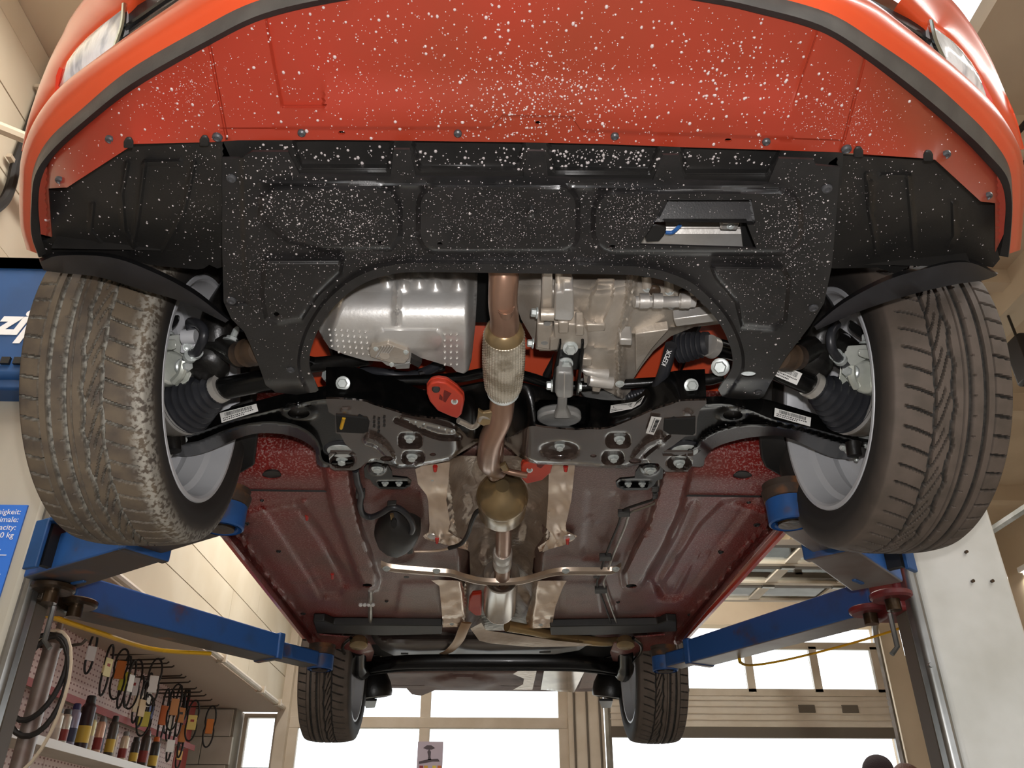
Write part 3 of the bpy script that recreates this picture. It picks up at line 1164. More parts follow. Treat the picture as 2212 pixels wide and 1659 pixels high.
# ------------------------------------------------------------------ bolts and labels used all over the car
def hexbolt(p, ax, r, parent, name='bolt', h=None, washer=True, tip=0.0, m='zinc_bolt'):
    """flange bolt: washer, hex head (and optional thread tip) along ax from p"""
    h = h or r * .8
    ax = Vector(ax).normalized()
    mb = MB()
    if washer:
        mb.lathe([(0, r * 1.45), (h * .22, r * 1.4), (h * .3, r * 1.1)], p, ax, 16)
    mb.lathe([(h * .25, r), (h * .95, r), (h * 1.1, r * .82)], p, ax, 6)
    if tip:
        mb.lathe([(h, r * .55), (h + tip * .7, r * .55), (h + tip, r * .25)], p, ax, 10)
    return mb.build(name, MATS[m], parent, smooth=30)


def pxbolt(px, py, z, rpx, parent, ax=None, **k):
    p = PZ(px, py, z)
    if ax is None:
        ax = (0, -.2, -1)
    return hexbolt(p, ax, rpx * mpp(px, py, z), parent, **k)


def label_on(name, quad, parent, bars=18, lines=2, nrm=None, th=.0006):
    """paper label: quad = 4 points TL, TR, BR, BL; barcode bars and text lines printed on it"""
    TL, TRt, BR, BL = [Vector(q) for q in quad]
    n = nrm or (TRt - TL).cross(BL - TL).normalized()
    if n.dot(CAM - TL) < 0:
        n = -n
    e = n * .0012
    o = MB().prism([TL + e, TRt + e, BR + e, BL + e], n * th).build(name, MATS['label_white'], parent, smooth=0)

    def at(u, v):
        return (TL * (1 - u) + TRt * u) * (1 - v) + (BL * (1 - u) + BR * u) * v + e + n * th
    mb = MB()
    rnd = random.Random(len(name) + bars)
    u = .12
    while u < .86:
        wd = rnd.choice([.006, .010, .016])
        mb.prism([at(u, .1), at(u + wd, .1), at(u + wd, .48), at(u, .48)], n * .0003)
        u += wd + rnd.choice([.008, .014])
    for l in range(lines):
        v = .58 + .2 * l
        u = .06
        while u < (.9 if l == 0 else .6):
            wd = rnd.uniform(.02, .05)
            mb.prism([at(u, v), at(u + wd, v), at(u + wd, v + .1), at(u, v + .1)], n * .0003)
            u += wd + .02
    mb.build('print', MATS['label_print'], o, smooth=0)['kind'] = 'stuff'
    return o


def lathe2(p0, p1, prof, name, m, parent, n=24, **k):
    """profile [(t, r)] with t in 0..1 between two points"""
    p0, p1 = Vector(p0), Vector(p1)
    L = (p1 - p0).length
    return MB().lathe([(t * L, r) for t, r in prof], p0, p1 - p0, n).build(name, m if not isinstance(m, str) else MATS[m], parent, **k)


# ------------------------------------------------------------------ control arms
def control_arm(top, c1, c2, bot, hole, name, lab, nuts, z_in, z_out, sgn):
    outline = top + bot[::-1]
    oc = cr(c1, 5)
    oc2 = cr(c2, 5)
    topc, botc = cr(top, 5), cr(bot, 5)
    outl = [tuple(q) for q in topc] + [tuple(q) for q in botc[::-1]]
    xs_ = [q[0] for q in top]
    xi, xo = (max(xs_), min(xs_)) if sgn < 0 else (min(xs_), max(xs_))

    def zf(p):
        t = np.clip((p[:, 0] - xo) / (xi - xo), 0, 1)
        z = z_out + (z_in - z_out) * t
        dt = dline(p, topc)
        d1 = dline(p, oc)
        d2 = dline(p, oc2)
        # which side of crease 1
        yc1 = np.interp(p[:, 0], *[np.array(a) for a in zip(*sorted((q[0], q[1]) for q in oc))])
        yc2 = np.interp(p[:, 0], *[np.array(a) for a in zip(*sorted((q[0], q[1]) for q in oc2))])
        up = p[:, 1] < yc1
        h = np.where(up, .030 * dt * 0 + .0011 * d1, 0)           # front flange leans back up
        mid = (~up) & (p[:, 1] < yc2)
        dm = np.minimum(d1, d2)
        h = np.where(mid, .010 * sstep(2, 9, dm), h)               # channel pressed in
        low = (~up) & (~mid)
        h = np.where(low, .0009 * d2, h)                           # rear flange
        if hole:
            e = np.hypot((p[:, 0] - hole[0]) / hole[2], (p[:, 1] - hole[1]) / hole[3])
            h = np.where(mid, h - .006 * (1 - sstep(1.0, 1.6, e)), h)
        return z + h
    hl = []
    if hole:
        hl = [[(hole[0] + hole[2] * .8 * math.cos(a), hole[1] + hole[3] * .8 * math.sin(a)) for a in np.linspace(0, 2 * PI, 18)[:-1]]]
    o = sheet(outl, zf, hl, 4.5, .004, lines=[oc, oc2, offs(oc, 3), offs(oc, 9), offs(oc2, -3), offs(oc2, -9)]).build(name, MATS['black_paint'], car, smooth=45)
    if hole:
        zc = zf(np.array([[hole[0], hole[1] + hole[3] * 1.2]], float))[0] + .006
        MB().prism([PZ(a, b, zc) for a, b in hl[0]], (0, 0, .01)).build('arm_bush_and_hole_fill', MATS['black_cast'], o)  # dark plate added behind the hole for its shade, not a bush
    q = np.array(lab, float)
    pts = [Vector(v) for v in map_z(q, zf(q) - .0015)]
    label_on('barcode_label', pts, o)
    for (px, py, r, tip) in nuts:
        pz = zf(np.array([[px, py]], float))[0]
        hexbolt(PZ(px, py, pz), (0, -.25, -1), r * mpp(px, py, pz), o, 'nut', tip=r * mpp(px, py, pz) * 1.3)
    return o


control_arm([(346, 945), (400, 920), (450, 903), (500, 884), (560, 868), (620, 853), (700, 838), (765, 838)],
            [(346, 953), (395, 943), (440, 930), (500, 908), (560, 893), (620, 878), (700, 862), (765, 870)],
            [(346, 966), (420, 957), (450, 947), (500, 927), (560, 914), (620, 916), (660, 931), (685, 956), (700, 1000), (765, 1001)],
            [(346, 968), (375, 980), (395, 986), (420, 984), (450, 975), (480, 962), (520, 945), (560, 936), (610, 938), (650, 950), (680, 972), (692, 1008), (765, 1003)],
            (645, 893, 30, 14), 'control_arm', [(476, 893), (555, 873), (559, 889), (480, 914)],
            [(371, 972, 9, 1), (392, 948, 9, 1)], 1.952, 1.930, -1)
control_arm([(1896, 952), (1861, 937), (1785, 906), (1690, 876), (1633, 863), (1547, 860), (1460, 866)],
            [(1896, 961), (1823, 944), (1747, 923), (1671, 906), (1614, 884), (1557, 872), (1460, 880)],
            [(1896, 972), (1804, 954), (1728, 931), (1671, 922), (1614, 919), (1557, 930), (1519, 950), (1506, 966), (1460, 985)],
            [(1896, 980), (1850, 990), (1804, 989), (1766, 975), (1728, 956), (1690, 943), (1667, 941), (1614, 946), (1566, 958), (1538, 971), (1523, 990), (1515, 1008), (1460, 1003)],
            (1583, 897, 27, 13), 'control_arm', [(1673, 882), (1751, 903), (1749, 922), (1671, 900)],
            [(1826, 965, 9, 1), (1846, 982, 9, 1), (1872, 962, 6, 1)], 1.952, 1.930, 1)

# ------------------------------------------------------------------ hub carriers, brakes, drive shafts
def ellips(c, rx, ry, rz_, n=14, rot=None):
    mb = MB()
    vs, fs = [], []
    for i in range(n + 1):
        a = -PI / 2 + PI * i / n
        for j in range(n * 2):
            b = 2 * PI * j / (n * 2)
            v = Vector((rx * math.cos(a) * math.cos(b), ry * math.cos(a) * math.sin(b), rz_ * math.sin(a)))
            if rot is not None:
                v = rot @ v
            vs.append(Vector(c) + v)
    m = n * 2
    for i in range(n):
        for j in range(m):
            fs.append((i * m + j, i * m + (j + 1) % m, (i + 1) * m + (j + 1) % m, (i + 1) * m + j))
    return mb.add(vs, fs)


def boot(p0, p1, r0, r1, name, parent, n=7, m='boot_rubber'):
    """bellows: big end p0, small end p1"""
    prof = [(0, r0 * .9), (.02, r0)]
    for i in range(n):
        t = i / (n - .5)
        R0 = r0 + (r1 - r0) * t ** 1.1
        s0 = .05 + .9 * i / n
        s1 = .05 + .9 * (i + 1) / n
        prof += [(s0, R0 * .86), (s0 + (s1 - s0) * .3, R0 * 1.02), (s0 + (s1 - s0) * .6, R0 * 1.02)]
    prof += [(.97, r1), (1.0, r1)]
    return lathe2(p0, p1, prof, name, m, parent, 32, smooth=50)


def front_corner(L):
    """brake, hub carrier and drive shaft of one front wheel, L = image left"""
    g = lambda a, b, dd: PD(a, b, (1.70 if L else 1.73) - .95 * dd)      # dd = distance inward from the wheel centre
    s = -1 if L else 1
    X0 = lambda d: d
    hub = Vector((-.735 if L else .705, 1.48, 2.036))
    kn = part_empty('hub_carrier', hub, car)
    # --- casting: vertical body, strut clamp, steering arm
    mb = MB()
    if L:
        P1, P2, P3, P4 = g(372, 780, X0(.085)), g(470, 740, X0(.15)), g(520, 770, X0(.20)), g(475, 690, X0(.14))
        P5, P6 = g(520, 720, X0(.21)), g(372, 960, X0(.07))
    else:
        P1, P2, P3, P4 = g(1860, 790, X0(.085)), g(1768, 745, X0(.15)), g(1720, 770, X0(.20)), g(1772, 690, X0(.14))
        P5, P6 = g(1722, 720, X0(.21)), g(1868, 930, X0(.07))
    mb.tube(cr([P1, (P1 + P2) / 2 + Vector((0, 0, .01)), P2, P3], 4), [.030] * 4 + [.034] * 5 + [.024] * 4, 10)
    mb.tube(cr([P6, P1, P4 + Vector((0, .05, .03))], 5), .026, 10)
    mb.tube(cr([P2, P4, P4 + Vector((s * .0, .06, .12))], 4), .034, 12)
    mb.build('casting', MATS['black_cast'], kn, smooth=60)
    # ball of the casting
    c = g(450, 790, X0(.15)) if L else g(1757, 790, X0(.15))
    MB().lathe([(-.03, .02), (-.02, .036), (.0, .04), (.015, .03), (.018, .02)], c, (0, -.4, -1), 18).build('casting_boss', MATS['black_cast'], kn)
    # suspension strut going up
    q = P4 + Vector((-s * .02, .06, .03))
    MB().cyl(q, q + Vector((-s * .06, .02, .45)), .026, n=16).build('strut', MATS['black_paint'], kn)
    MB().cyl(q + Vector((-s * .01, .0, .10)), q + Vector((-s * .02, .0, .13)), .06, n=20).build('spring_seat', MATS['black_paint'], kn)
    # --- tie rod end with rubber boot
    a, b = (g(515, 765, X0(.21)), g(562, 758, X0(.27))) if L else (g(1725, 772, X0(.21)), g(1682, 770, X0(.27)))
    lathe2(a, b, [(0, .018), (.1, .024), (.3, .021), (.45, .026), (.6, .022), (.75, .026), (1, .022)], 'tie_rod_boot', mat('tie_boot', '3b3029', .5, color2='4a3a2c', scale=12), kn)
    b2 = PZ(690, 785, 2.08) if L else PZ(1570, 790, 2.08)
    MB().cyl(b, b2, .011, n=12).build('tie_rod', MATS['black_paint'], kn)
    a = g(499, 738, X0(.19)) if L else g(1722, 752, X0(.19))
    hexbolt(a, (s * -.3, -.2, 1), .011, kn, 'nut', tip=.022)
    # --- brake caliper
    if L:
        cpts = [g(352, 722, X0(.15)), g(380, 730, X0(.15)), g(390, 755, X0(.15)), g(389, 802, X0(.15)), g(376, 830, X0(.15)), g(346, 838, X0(.15)), g(340, 770, X0(.15))]
        blk = [g(350, 735, X0(.18)), g(371, 735, X0(.18)), g(372, 757, X0(.18)), g(350, 757, X0(.18))]
        cyl0, cyl1 = g(348, 795, X0(.15)), g(374, 795, X0(.18))
        ban0, ban1 = g(392, 792, X0(.19)), g(414, 790, X0(.21))
        nip = [g(376, 824, X0(.19)), g(392, 806, X0(.2)), g(398, 780, X0(.2))]
        bol = g(359, 722, X0(.16))
    else:
        cpts = [g(1898, 746, X0(.15)), g(1862, 748, X0(.15)), g(1846, 782, X0(.15)), g(1842, 822, X0(.15)), g(1858, 848, X0(.15)), g(1895, 858, X0(.15)), g(1906, 790, X0(.15))]
        blk = [g(1862, 756, X0(.18)), g(1890, 756, X0(.18)), g(1892, 780, X0(.18)), g(1862, 772, X0(.18))]
        cyl0, cyl1 = g(1894, 815, X0(.15)), g(1866, 815, X0(.18))
        ban0, ban1 = g(1842, 805, X0(.19)), g(1822, 800, X0(.21))
        nip = [g(1850, 836, X0(.19)), g(1840, 815, X0(.2)), g(1838, 790, X0(.2))]
        bol = g(1873, 742, X0(.16))
    cal = MB().prism(cpts, Vector((-s * .03, -.004, 0))).build('brake_caliper', MATS['caliper_zinc'], kn, bevel=.008, bseg=3)
    MB().prism(blk, Vector((-s * .012, -.008, -.002))).build('caliper_lug', MATS['caliper_zinc'], kn, bevel=.003)
    MB().tube([cyl0, (cyl0 + cyl1) / 2, cyl1], [.034, .036, .030], 18).build('caliper_piston_bore', MATS['caliper_zinc'], kn, bevel=.004)
    MB().tube(cr(nip, 4), .008, 8).build('caliper_rib', MATS['caliper_zinc'], kn)
    hexbolt(ban0, ban1 - ban0, .010, kn, 'banjo_bolt', h=.022)
    hexbolt(bol, (0, -.3, .6), .010, kn, 'guide_bolt', h=.016)
    # --- brake hose
    if L:
        hp = [g(398, 785, X0(0.180)), g(412, 765, X0(0.210)), g(425, 760, X0(0.230)), g(438, 735, X0(0.260)), g(441, 715, X0(0.260)), g(432, 702, X0(0.250)), g(420, 696, X0(0.230)), g(410, 697, X0(0.210)), g(413, 712, X0(0.210))]
        rings = [(411, 770), (423, 762)]
    else:
        hp = [g(1833, 800, X0(0.180)), g(1818, 780, X0(0.210)), g(1806, 768, X0(0.230)), g(1796, 750, X0(0.250)), g(1794, 725, X0(0.250)), g(1800, 710, X0(0.240)), g(1808, 700, X0(0.230))]
        rings = [(1815, 776), (1807, 768)]
    MB().tube(cr(hp, 5), .0085, 10).build('brake_hose', MATS['boot_rubber'], kn)
    for i, (a, b) in enumerate(rings):
        c = g(a, b, X0(.215))
        MB().lathe([(-.005, .007), (-.005, .012), (.005, .012), (.005, .007)], c, hp[3] - hp[0], 14).build('hose_ferrule', MATS['zinc_bolt'], kn)
    # --- grey clip bracket
    if L:
        br = [g(392, 717, X0(.19)), g(422, 717, X0(.19)), g(424, 742, X0(.195)), g(390, 744, X0(.195))]
        MB().prism(br, Vector((.004, .012, 0))).build('hose_bracket', MATS['wheel_silver'], kn, bevel=.003)
        br = [g(390, 744, X0(.195)), g(422, 742, X0(.195)), g(418, 764, X0(.19)), g(388, 762, X0(.19))]
        ob = MB().prism(br, Vector((.003, .006, .002))).build('hose_bracket_foot', MATS['wheel_silver'], kn, bevel=.002)
        hexbolt(g(405, 750, X0(.20)), (.3, -.6, -.2), .006, kn, 'bracket_rivet', h=.003)
        MB().tube([g(395, 727, X0(.20)), g(424, 727, X0(.20))], .014, 14).build('hose_bracket_loop', MATS['wheel_silver'], kn)
        pd = [g(362, 712, X0(.06)), g(358, 695, X0(.06)), g(366, 684, X0(.065)), g(385, 677, X0(.08)), g(389, 683, X0(.08)), g(388, 696, X0(.08)), g(375, 706, X0(.07))]
    else:
        MB().tube([g(1806, 733, X0(.13)), g(1826, 733, X0(.11))], .012, 14).build('hose_bracket_loop', MATS['wheel_silver'], kn)
        br = [g(1780, 782, X0(.15)), g(1800, 775, X0(.15)), g(1806, 784, X0(.15)), g(1784, 788, X0(.15))]
        MB().prism(br, Vector((0, .01, 0))).build('hose_bracket', MATS['wheel_silver'], kn, bevel=.002)
        pd = [g(1832, 693, X0(.09)), g(1838, 690, X0(.09)), g(1858, 704, X0(.075)), g(1874, 728, X0(.06)), g(1866, 732, X0(.06)), g(1846, 718, X0(.07)), g(1832, 708, X0(.085))]
    MB().prism(pd, Vector((s * .02, .03, .01))).build('shield_tab', MATS['black_plain'], kn, bevel=.004)
    # --- outer joint, boot, drive shaft
    if L:
        o0, o1, i1 = g(352, 900, X0(.10)), g(398, 880, X0(.115)), g(478, 838, X0(.15))
        sh1 = PD(620, 812, 1.54)
    else:
        o0, o1, i1 = g(1880, 900, X0(.10)), g(1838, 882, X0(.115)), g(1752, 830, X0(.15))
        sh1 = PD(1640, 782, 1.56)
    lathe2(o0, o1, [(-.3, .03), (0, .040), (.2, .045), (.5, .050), (.8, .052), (.82, .049), (1.0, .049)], 'joint_housing', 'steel_shaft', kn, 32, smooth=30)
    lathe2(o1 + (o0 - o1) * .12, o1 + (i1 - o1) * .03, [(0, .051), (0, .054), (1, .054), (1, .05)], 'boot_clamp', 'bright_alu', kn, 32)
    boot(o1, i1, .055, .024, 'joint_boot', kn, 7)
    e = i1 + (i1 - o1).normalized() * .004
    lathe2(i1 - (i1 - o1).normalized() * .010, e, [(0, .0245), (0, .027), (1, .027), (1, .0225)], 'boot_clamp', 'bright_alu', kn, 24)
    MB().cyl(i1 - (i1 - o1) * .1, sh1, .0215, n=20).build('drive_shaft', MATS['black_paint'], kn)
    # small vertical items behind the ball joint
    if L:
        MB().cyl(g(352, 846, X0(.07)), g(372, 846, X0(.10)), .0135, n=16).build('sensor', MATS['black_plastic_soft'], kn)
        MB().cyl(g(372, 930, X0(.08)), g(376, 975, X0(.10)), .014, n=16).build('ball_joint_stem', MATS['black_cast'], kn)
        ellips(g(354, 910, X0(.07)), .016, .016, .022).build('ball_joint_boot', MATS['boot_rubber'], kn)
        MB().cyl(g(346, 893, X0(.075)), g(358, 897, X0(.08)), .012, n=14).build('axle_ring', MATS['caliper_zinc'], kn)
    else:
        MB().cyl(g(1892, 855, X0(.07)), g(1864, 855, X0(.10)), .0145, n=16).build('sensor', MATS['black_plastic_soft'], kn)
        MB().cyl(g(1892, 886, X0(.075)), g(1878, 900, X0(.08)), .016, n=16).build('axle_ring', MATS['grey_alu'], kn)
        ellips(g(1878, 917, X0(.08)), .021, .021, .024).build('ball_joint_boot', MATS['boot_rubber'], kn)
        MB().cyl(g(1862, 908, X0(.09)), g(1878, 907, X0(.09)), .011, n=14).build('ball_joint_band', mat('band_teal', '9fc4c4', .5), kn)
        MB().lathe([(0, .022), (.006, .024), (.01, .018)], g(1880, 940, X0(.085)), (0, 0, 1), 18).build('ball_joint_ring', MATS['zinc_bolt'], kn)
        MB().cyl(g(1842, 955, X0(.10)), g(1846, 985, X0(.11)), .014, n=14).build('ball_joint_stem', MATS['black_cast'], kn)
        d0 = (sh1 - i1).normalized()
        ctr = i1 + d0 * .055
        rgt = Vector((0, -.75, -.66)).normalized()
        w_ = d0 * .028
        # paper label wrapped on the shaft, flat towards the viewer
        v = (CAM - ctr).normalized()
        uv = d0.cross(v).normalized()
        if uv.z < 0:
            uv = -uv
        c0 = ctr + v * .0245
        label_on('shaft_label', [c0 + w_ + uv * .012, c0 - w_ + uv * .012, c0 - w_ - uv * .012, c0 + w_ - uv * .012], kn, nrm=v)
    return kn


front_corner(True)
front_corner(False)

# ------------------------------------------------------------------ bumper, undertray, arch liners
A_ = [(100, 548), (88, 506), (83, 440), (90, 385), (118, 335), (189, 270), (290, 192), (452, 98), (574, 40), (739, 2), (920, -22), (1130, -32), (1340, -22), (1537, 7), (1625, 26), (1767, 66), (1868, 127), (1986, 218), (2071, 292), (2121, 343), (2160, 390), (2172, 440), (2168, 506), (2160, 552)]
B_ = [(84, 556), (68, 506), (68, 440), (76, 378), (112, 325), (183, 260), (284, 181), (447, 88), (570, 29), (738, -9), (920, -33), (1130, -43), (1340, -33), (1539, -4), (1629, 14), (1772, 54), (1875, 116), (1994, 206), (2080, 280), (2132, 330), (2175, 382), (2186, 440), (2183, 506), (2178, 556)]
C_ = [(82, 548), (68, 500), (67, 425), (73, 362), (106, 300), (178, 234), (276, 153), (425, 66), (552, 3), (728, -40), (915, -66), (1130, -76), (1345, -66), (1550, -36), (1645, -14), (1790, 28), (1890, 88), (2000, 165), (2085, 240), (2138, 295), (2178, 355), (2187, 420), (2184, 500), (2180, 548)]
E_ = [(80, 545), (68, 490), (67, 408), (72, 338), (94, 264), (132, 198), (215, 135), (345, 38), (470, -40), (680, -95), (900, -135), (1130, -145), (1360, -135), (1590, -100), (1760, -60), (1880, 12), (1960, 75), (2050, 152), (2115, 213), (2150, 262), (2180, 330), (2188, 405), (2185, 490), (2181, 545)]
zA_ = [2.045, 2.04, 2.035, 2.03, 2.02, 2.01, 2.0, 1.993, 1.99, 1.987, 1.985, 1.985, 1.985, 1.987, 1.99, 1.993, 2.0, 2.01, 2.02, 2.025, 2.03, 2.035, 2.04, 2.045]


def curve3(px, dz, mix=None, t=.5):
    pts = []
    for i, (a, b) in enumerate(px):
        if mix:
            a, b = a * (1 - t) + mix[i][0] * t, b * (1 - t) + mix[i][1] * t
        pts.append(PZ(a, b, zA_[i] + dz))
    return [Vector(q) for q in cr(pts, 6)]


bump = part_empty('front_bumper', (-.02, .55, 2.0), car)
mat('trim_grey', '56534f', .38, color2='4c4946', scale=20, bump=.08, bscale=300)
cA, cB, cC = curve3(A_, .0), curve3(B_, -.004), curve3(C_, .022)
cB2 = curve3(B_, .004)
mb = MB()
mb.loft([cA, cB, cB2, [v + Vector((0, .03, .03)) for v in cB2], [v + Vector((0, .03, .03)) for v in cA]], False, False, False)
mb.build('lip_edge', MATS['black_plastic_soft'], bump, smooth=50)
mb = MB()
mb.loft([cB2, [a.lerp(b, .5) + Vector((0, 0, -.002)) for a, b in zip(cB2, cC)], cC, [v + Vector((0, .02, .012)) for v in cC]], False, False, False)
mb.build('lip_strip', MATS['trim_grey'], bump, smooth=50)
cD1, cD2 = curve3(C_, .035, E_, .25), curve3(C_, .068, E_, .62)
cE, cE2 = curve3(E_, .125), curve3(E_, .15)
cD1 = [v + (v - Vector((-.02, 1.6, v.z))).normalized() * .012 for v in cD1]
cD2 = [v + (v - Vector((-.02, 1.6, v.z))).normalized() * .016 for v in cD2]
mb = MB()
back = [v + (Vector((-.02, 1.6, v.z)) - v).normalized() * .018 for v in cE]
rows = [cC, cD1, cD2, cE, back]
fine = [list(q) for q in zip(*[cr([tuple(r[i]) for r in rows], 5) for i in range(len(cC))])]
mb.loft(fine, False, False, False)
mb.build('bumper_skin', MATS['paint_orange'], bump, smooth=70)

# ---- painted underside of the bumper, with its pressed steps
rear = [(112, 512), (104, 407), (145, 405), (290, 311), (460, 307), (515, 303), (700, 302), (880, 304), (1106, 307), (1300, 311), (1480, 318), (1640, 323), (1811, 329), (1865, 333), (1993, 342), (2020, 345), (2118, 435), (2150, 439), (2150, 545)]
Afine = [tuple(q) for q in cr(A_[1:-1], 5)]
redpoly = Afine + rear[::-1]
redpoly = [(a, b) for a, b in redpoly]


def z_red(p):
    da = dline(p, Afine)
    dr = dline(p, rear[2:-2])
    zs = np.interp(p[:, 0], [q[0] for q in A_[2:-2]], zA_[2:-2])
    s_ = dr / (dr + da + 1e-6)
    z = 1.957 + (zs - 1.957) * s_
    z = np.where(p[:, 0] < 104, 2.03, z)
    z = np.where(p[:, 0] > 2152, 2.03, z)

    def xl(pts):
        return np.interp(p[:, 1], [q[1] for q in pts], [q[0] for q in pts])
    l1, r1 = xl([(574, 37), (592, 140), (612, 240)]), xl([(1767, 66), (1735, 160), (1700, 262)])
    fade = 1 - sstep(215, 236, p[:, 1]) * (1 - .0)
    rec = sstep(-3, 3, p[:, 0] - l1) * sstep(-3, 3, r1 - p[:, 0]) * (1 - sstep(228, 234, p[:, 1]) * (p[:, 0] < 700) - sstep(150, 262, p[:, 1]) * (p[:, 0] >= 700))
    z = z + .007 * np.clip(rec, 0, 1)
    l2, r2 = xl([(452, 95), (490, 300)]), xl([(1868, 125), (1815, 335)])
    z = z + .0025 * ((1 - sstep(1, 4, np.abs(p[:, 0] - l2))) + (1 - sstep(1, 4, np.abs(p[:, 0] - r2))))
    yl = np.interp(p[:, 0], [480, 1060, 1085, 1235, 1255, 1815], [277, 277, 249, 252, 282, 303])
    z = z + .002 * sstep(-1.5, 1.5, p[:, 1] - yl) * (p[:, 0] > 478) * (p[:, 0] < 1818)
    return z


def slot(cx, cy, rx, ry, n=12):
    return [(cx + rx * math.cos(a), cy + ry * math.sin(a)) for a in np.linspace(0, 2 * PI, n + 1)[:-1]]


und = sheet(redpoly, z_red, [slot(738, 287, 8, 4), slot(1162, 266, 6, 5), slot(1573, 303, 8, 4)], 6.5, .003, lines=[offs(l, d) for l in ([(574, 37), (592, 140), (612, 240)], [(1767, 66), (1735, 160), (1700, 262)], [(452, 95), (490, 300)], [(1868, 125), (1815, 335)]) for d in (-4, -1.2, 1.2, 4)] + [[(612, 228), (700, 228)], [(612, 234), (700, 234)]] + [[(480, 277 + d), (1060, 277 + d), (1085, 249 + d), (1235, 252 + d), (1255, 282 + d), (1815, 303 + d)] for d in (-1.6, 1.6)]).build('bumper_underside', MATS['paint_red'], bump, smooth=35)
mat('clip_grey', '4a4a4c', .4, .3)
for i, (a, b, r) in enumerate(((238, 300, 10), (470, 295, 11), (652, 286, 9), (989, 287, 9), (1328, 293, 9), (1655, 305, 9), (1828, 321, 11), (2042, 333, 11), (130, 388, 10), (2133, 422, 10))):
    z = z_red(np.array([[a, b]], float))[0]
    m_ = mpp(a, b, z)
    MB().lathe([(0, r * m_), (.003, r * m_ * .95), (.0045, r * m_ * .6), (.003, r * m_ * .45), (.003, r * m_ * .2)], PZ(a, b, z), (0, -.1, -1), 16).build('push_clip', MATS['clip_grey'], bump)
for a, b in ((277, 308), (441, 304), (1855, 328), (2006, 336)):
    z = 1.953
    m_ = mpp(a, b, z)
    pl = [PZ(a + u * 12, b + v * 12, z) for u, v in ((-.9, 1.1), (-.9, 0), (-.45, -.75), (.45, -.75), (.9, 0), (.9, 1.1))]
    MB().prism(pl, (0, 0, .004)).build('liner_tab', MATS['black_plastic_soft'], bump, bevel=.002)

# ---- headlights, grille and the bonnet edge above the bumper
def bonnet_z(p):
    return 2.26 + 0 * p[:, 0]


